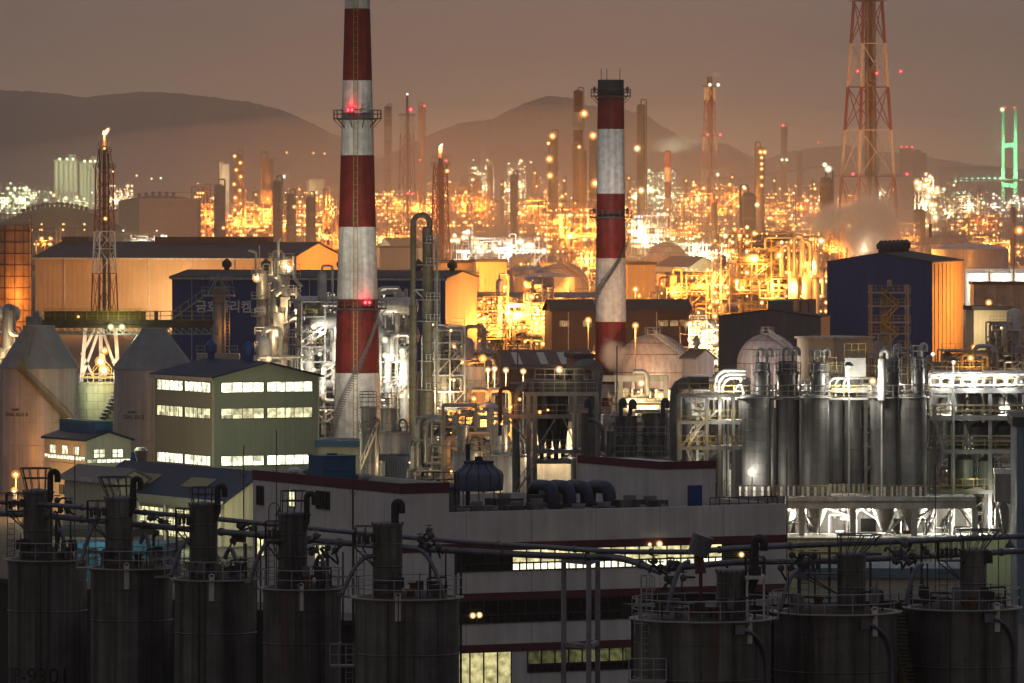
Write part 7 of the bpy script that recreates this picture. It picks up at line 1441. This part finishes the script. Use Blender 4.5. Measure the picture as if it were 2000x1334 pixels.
# pipes crossing the front
def cross(lb,pts,r,D0,D1,m=pipe_blue,flg=()):
    n=len(pts); t=thing('cross_pipe',lb,'pipe',base(pts[0][0],D0)); o=t.location; P_=[]
    x0,x1=pts[0][0],pts[-1][0]
    for (px,py) in pts:
        D=D0+(D1-D0)*(px-x0)/(x1-x0); P_.append(V(PX(px,D)-o.x,D-o.y,PZ(py,D)))
    mb=MB(); mb.path(fillet(P_,3.0,5),r,12); part('pipe',mb,m,t); mb=MB()
    for a,b in zip(P_,P_[1:]):
        k=max(1,int((b-a).length/5)); d=(b-a).normalized()
        for i in range(k): c=a.lerp(b,(i+.5)/k); mb.tube(c-d*.06,c+d*.06,r*1.35,12)
    part('flange',mb,m,t); mb=MB(); 
    for i,p in enumerate(P_):
        if 0<i<n-1 and not 985<pts[i][0]<1320: mb.beam((p.x,p.y+.05,0),(p.x,p.y+.05,p.z-r),.14)
    if mb.v: part('support',mb,rail_dark,t)
cross('upper blue grey pipe running behind the heads of the left front silos',[(-40,978),(100,986),(345,1006),(500,1021),(690,1040),(900,1058),(1200,1078),(1345,1078)],.15,424,368)
cross('lower blue grey pipe running behind the heads of the left front silos',[(-40,1000),(100,1008),(345,1032),(520,1046),(690,1062),(890,1076),(1080,1086),(1215,1088),(1290,1117)],.19,425,370)
cross('upper pipe running behind the heads of the right front tanks',[(1345,1078),(1465,1069),(1620,1063),(1800,1056),(2040,1045)],.16,368,382)
cross('lower pipe running behind the heads of the right front tanks',[(1300,1112),(1420,1098),(1560,1096),(1700,1092),(2040,1074)],.17,369,383)
# valve clusters on the pipes
for px,py,D,lb in ((1300,1122,370,'dark tangle of valves where the lower pipe dips to the big front tank'),(1560,1100,372,'dark valve cluster between the left and middle right front tanks'),(1780,1090,376,'dark valve cluster left of the rightmost tank head'),(840,1062,384,'dark valve cluster right of the fifth silo head'),(110,1000,424,'dark valve cluster right of the first silo head'),(300,1028,416,'dark valve cluster right of the second silo head'),(480,1045,406,'dark valve cluster right of the third silo head'),(640,1068,394,'dark valve cluster right of the fourth silo head')):
    s=K/D; rnd=random.Random(px); t=thing('valve_cluster',lb,'valves',base(px,D-1)); Z0=PZ(py,D-1); mb=MB(); mv=MB()
    for i in range(7):
        x=rnd.uniform(-1,1); y=rnd.uniform(-.5,.5); zz=Z0+rnd.uniform(-.6,.6); mb.pipe([(x,y,zz),(x+rnd.uniform(-.5,.5),y,zz+rnd.uniform(.2,.6)),(x+rnd.uniform(-.8,.8),y,zz+rnd.uniform(-.6,.3))],.07,6,.2); mv=MB(); mv.lathe([(0,0),(.16,.05),(.2,.2),(.16,.35),(0,.4)],10,(x,y,zz)); mv.ring(.2,.5,.025,10,(x,y,zz)); mv.beam((x,y,zz),(x,y,zz+.5),.05); mv.beam((x-.2,y,zz+.5),(x+.2,y,zz+.5),.03); part('valve',mv,tank_dark,t)
    part('pipework',mb,steel_black,t); mb=MB(); mb.beam((0,0,0),(0,0,Z0-.5),.16); mb.beam((.9,0,0),(.9,0,Z0-.3),.1); part('support',mb,rail_dark,t)
# swan neck lamps and a tilted motor over the right tanks
for px,top,D,lb in ((1540,1102,366,'unlit swan neck lamp between the first two right front tanks'),(1738,1056,372,'unlit swan neck lamp between the middle and right front tanks'),(1950,1042,374,'unlit swan neck lamp right of the rightmost tank head'),(525,982,402,'unlit swan neck lamp left of the fourth silo head')):
    s=K/D; h=PZ(top,D); t=thing('swan_neck_lamp',lb,'lamp',base(px,D,0),0,None); mb=MB(); mb.path([(0,0,0),(0,0,h-.4)]+[(.32*(1-math.cos(a)),0,h-.4+.4*math.sin(a)) for a in [PI*k/8 for k in range(1,9)]],.035,6); part('pole',mb,rail_dark,t); mb=MB(); mb.lathe([(.3,-.35),(.26,-.2),(.08,0),(.05,.12),(0,.14)],12,(.64,0,h-.45)); part('lamp_shade',mb,duct_blue,t)
D=366; s=K/D; t=thing('tilted_motor','tilted grey motor drum on a post behind the big front tank','motor',base(1365,D)); mb=MB(); mb.tube((-.1,0,PZ(1064,D)-.6),(.25,0,PZ(1064,D)+.5),.55,18,.62); part('drum',mb,pipe_blue,t); mb=MB(); mb.tube((.1,0,PZ(1120,D)),(.0,0,PZ(1078,D)),.32,14,.2); mb.beam((.1,0,0),(.1,0,PZ(1118,D)),.2); part('post',mb,band_red,t)
# portal of rusty posts before the office block
D=382; s=K/D; t=thing('post_frame','tall frame of three rusty grey steel posts before the white works building','frame',base(1134,D)); X_=lambda px:(px-1134)/s; zt=PZ(1089,D)
for px,dy in ((1101,0),(1149,-2.2),(1168,1.6)):
    mb=MB(); w=.15; mb.box(X_(px)-w,dy-w,0,X_(px)+w,dy+w,zt); part('post',mb,mat('rusted lilac grey steel',(.34,.315,.34),.6,.1,.3,.8,.4,.7),t)
mb=MB()
for zz in (zt-.16,PZ(1258,D)):
    mb=MB()
    for a,b in (((1101,0),(1149,-2.2)),((1149,-2.2),(1168,1.6)),((1168,1.6),(1101,0))): mb.beam((X_(a[0]),a[1],zz),(X_(b[0]),b[1],zz),.26)
    part('cross_beam',mb,MATS['rusted lilac grey steel'],t)
# black blocks added for the darkness in the tank gaps, then walkways
D=447; t=thing('gap_block','shade black block added to darken the gaps behind the left front silos','building',base(-60,D),math.atan2(-47,26.6)); mb=MB(); mb.box(0,0,0,54,3,13.2); part('wall',mb,mat('shade black',(.02,.019,.018),.7,0,.2,.4),t); mb=MB(); mb.box(-.3,-.3,13.2,54.3,3.3,13.5); part('roof',mb,steel_black,t)
slab('shade black block added to darken the gaps behind the right front tanks',1300,2060,1215,1500,MATS['shade black'],4,rad(28),name='gap_block',cat='building',D=372.5,roofm=steel_black)
for x0,x1,y,D,lb in ((150,190,1102,416,'short railed bridge between the first and second left front silos'),(300,345,1118,412,'short railed bridge between the second and third left front silos'),(478,520,1140,402,'short railed bridge between the third and fourth left front silos'),(640,700,1156,393,'short railed bridge between the fourth and fifth left front silos'),(1500,1520,1198,367,'short railed bridge between the left and middle right front tanks')):
    s=K/D; w=(x1-x0)/s; t=thing('link_bridge',lb,'bridge',base((x0+x1)/2,D-2,PZ(y,D)-.2)); mb=MB(); mb.box(-w/2,-.5,0,w/2,.5,.12); part('deck',mb,steel_grey,t); mb=MB(); mb.rail([(-w/2,-.5,.12),(w/2,-.5,.12)],1.1,.6,.028); mb.rail([(-w/2,.5,.12),(w/2,.5,.12)],1.1,.6,.028); part('handrail',mb,rail_grey,t)
t=thing('ladder_landing','small grey ladder landing between the fourth and fifth left front silos','landing',base(672,384)); D=384; s=K/D; mb=MB(); mb.box(-.8,-.4,PZ(1302,D),.6,.4,PZ(1298,D)); mb.rail([(-.8,-.4,PZ(1298,D)),(.6,-.4,PZ(1298,D))],1.2,.5,.03); mb.ladder((.3,0,0),PZ(1255,D),.4,.025,.35,cage=False); part('platform',mb,rail_grey,t)
# ---------------------------------------------------------------- added spots without fixtures, brightening chimneys, towers and tanks
def aim(lx,lz,D,dd,tx,tz,W,col,ang): spot((PX(lx,D),D-dd,lz),(PX(tx,D),D,tz),W,col,ang,.5)
aim(600,16,D1,62,698,46,80000,(1,.93,.80),34); aim(600,14,D1,60,698,26,50000,(1,.93,.80),36); aim(800,10,D1,50,698,20,36000,(1,.86,.66),44); aim(640,10,D1,30,698,8,9000,(1,.9,.75),70)
aim(1120,14,D2,60,1193,46,60000,(.92,.96,1),34); aim(1120,10,D2,55,1193,28,34000,(1,.95,.88),38); aim(1290,10,D2,45,1193,22,22000,SOD,44)
D=DG(660); aim(120,2,D,45,204,26,30000,(1,.9,.7),50); aim(260,2,D,45,204,44,30000,SOD,40)
D=DG(505); aim(1600,4,D,150,1695,50,600000,SOD,60); aim(1800,4,D,150,1695,110,420000,SOD,50)
D=DG(545); aim(900,4,D,80,860,40,160000,SOD,50)
D=DG(450); aim(1330,4,D,260,1386,120,2500000,SOD,40); aim(1130,4,D,300,1190,120,3600000,SOD,60); aim(790,4,D,300,790,100,3600000,SOD,60); aim(520,4,D,220,500,40,1500000,SOD,70); aim(1520,4,D,260,1530,80,2000000,SOD,60)
aim(1300,3,DG(795),30,1275,12,30000,(1,.72,.5),90); aim(1450,3,DG(795),30,1500,14,20000,(1,.8,.7),80)
# ---------------------------------------------------------------- lit mist and steam
def plume(name,label,c,size,dens,rot=0,col=(.95,.92,.88),nscale=3.2,hard=.6):
    m=bpy.data.materials.new(name+' vapour'); m.use_nodes=True; nt=m.node_tree; nt.nodes.clear(); N=nt.nodes; L=nt.links
    o=N.new('ShaderNodeOutputMaterial'); pv=N.new('ShaderNodeVolumePrincipled'); pv.inputs['Color'].default_value=(*col,1); pv.inputs['Anisotropy'].default_value=.2
    tc=N.new('ShaderNodeTexCoord'); sb=N.new('ShaderNodeVectorMath'); sb.operation='SUBTRACT'; sb.inputs[1].default_value=(.5,.5,.5); L.new(tc.outputs['Generated'],sb.inputs[0])
    ln=N.new('ShaderNodeVectorMath'); ln.operation='LENGTH'; L.new(sb.outputs[0],ln.inputs[0])
    nz=N.new('ShaderNodeTexNoise'); nz.inputs['Scale'].default_value=nscale; nz.inputs['Detail'].default_value=3; L.new(tc.outputs['Generated'],nz.inputs['Vector'])
    ad=N.new('ShaderNodeMath'); ad.operation='MULTIPLY_ADD'; L.new(nz.outputs['Fac'],ad.inputs[0]); ad.inputs[1].default_value=hard; L.new(ln.outputs['Value'],ad.inputs[2])
    mr=N.new('ShaderNodeMapRange'); mr.interpolation_type='SMOOTHSTEP'; mr.inputs['From Min'].default_value=.5+hard*.25; mr.inputs['From Max'].default_value=.05+hard*.3; mr.inputs['To Min'].default_value=0; mr.inputs['To Max'].default_value=dens; L.new(ad.outputs[0],mr.inputs['Value'])
    L.new(mr.outputs[0],pv.inputs['Density']); L.new(pv.outputs[0],o.inputs['Volume'])
    mb=MB(); mb.ball((0,0,0),.5,20,12); b=struct(name,mb,m,kind='stuff'); b.location=c; b.scale=size; b.rotation_euler=(0,rot,0); b['label']=label; return b
def pl(name,lb,px,py,D,wpx,hpx,dens,rot=0,**k):
    s=K/D; return plume(name,lb,(PX(px,D),D,PZ(py,D)),(wpx/s,min(wpx,hpx)/s,hpx/s),dens*s,rot,**k)
pl('steam','round puff of steam in front of the foot of the dark topped chimney',1196,694,D2-18,92,96,.12)
pl('steam','tall steam plume rising beside the great lattice tower',1706,452,DG(545),260,270,.05,rad(14))
pl('steam','slanting steam streak left of the great lattice tower',1618,425,DG(545),280,90,.09,rad(-20))
pl('steam','brown steam bank at the foot of the navy gable end',905,690,DG(770),130,120,.05)
pl('steam','flat wisp of yellow lit steam over the skyline right of the dark topped chimney',1325,283,DG(425),220,60,.06,rad(-4))
pl('steam','short wisp of steam at the tip of the distant vent mast',1398,146,DG(450),46,16,.12)
pl('steam','glowing steam above the burner rack beside the grey gabled shed',1372,650,DG(720),80,90,.05)
plight(1230,665,D2-24,1800,SOD,.4); plight(1690,490,DG(545)-20,9000,(1,.66,.42),1); plight(1750,430,DG(545)-90,30000,SOD,.6); plight(1600,450,DG(545)-60,50000,WRM,.6); plight(900,730,DG(770)-8,2200,SOD,.4); plight(1290,300,DG(425)-30,160000,GRN,1); plight(1372,690,DG(720)-6,7000,(1,.7,.3),.5)  # lights added to brighten the steam
# low orange mist over the central far plant
m=bpy.data.materials.new('plant mist'); m.use_nodes=True; nt=m.node_tree; nt.nodes.clear(); o=nt.nodes.new('ShaderNodeOutputMaterial'); pv=nt.nodes.new('ShaderNodeVolumePrincipled'); pv.inputs['Color'].default_value=(.95,.92,.88,1); pv.inputs['Density'].default_value=1.55e-4; pv.inputs['Anisotropy'].default_value=.3; nt.links.new(pv.outputs[0],o.inputs['Volume'])
mb=MB(); mb.ball((0,0,0),1,40,24); b=struct('mist',mb,m,kind='stuff'); b.location=(PX(1150,4400),4400,0); b.scale=(480,2600,85)
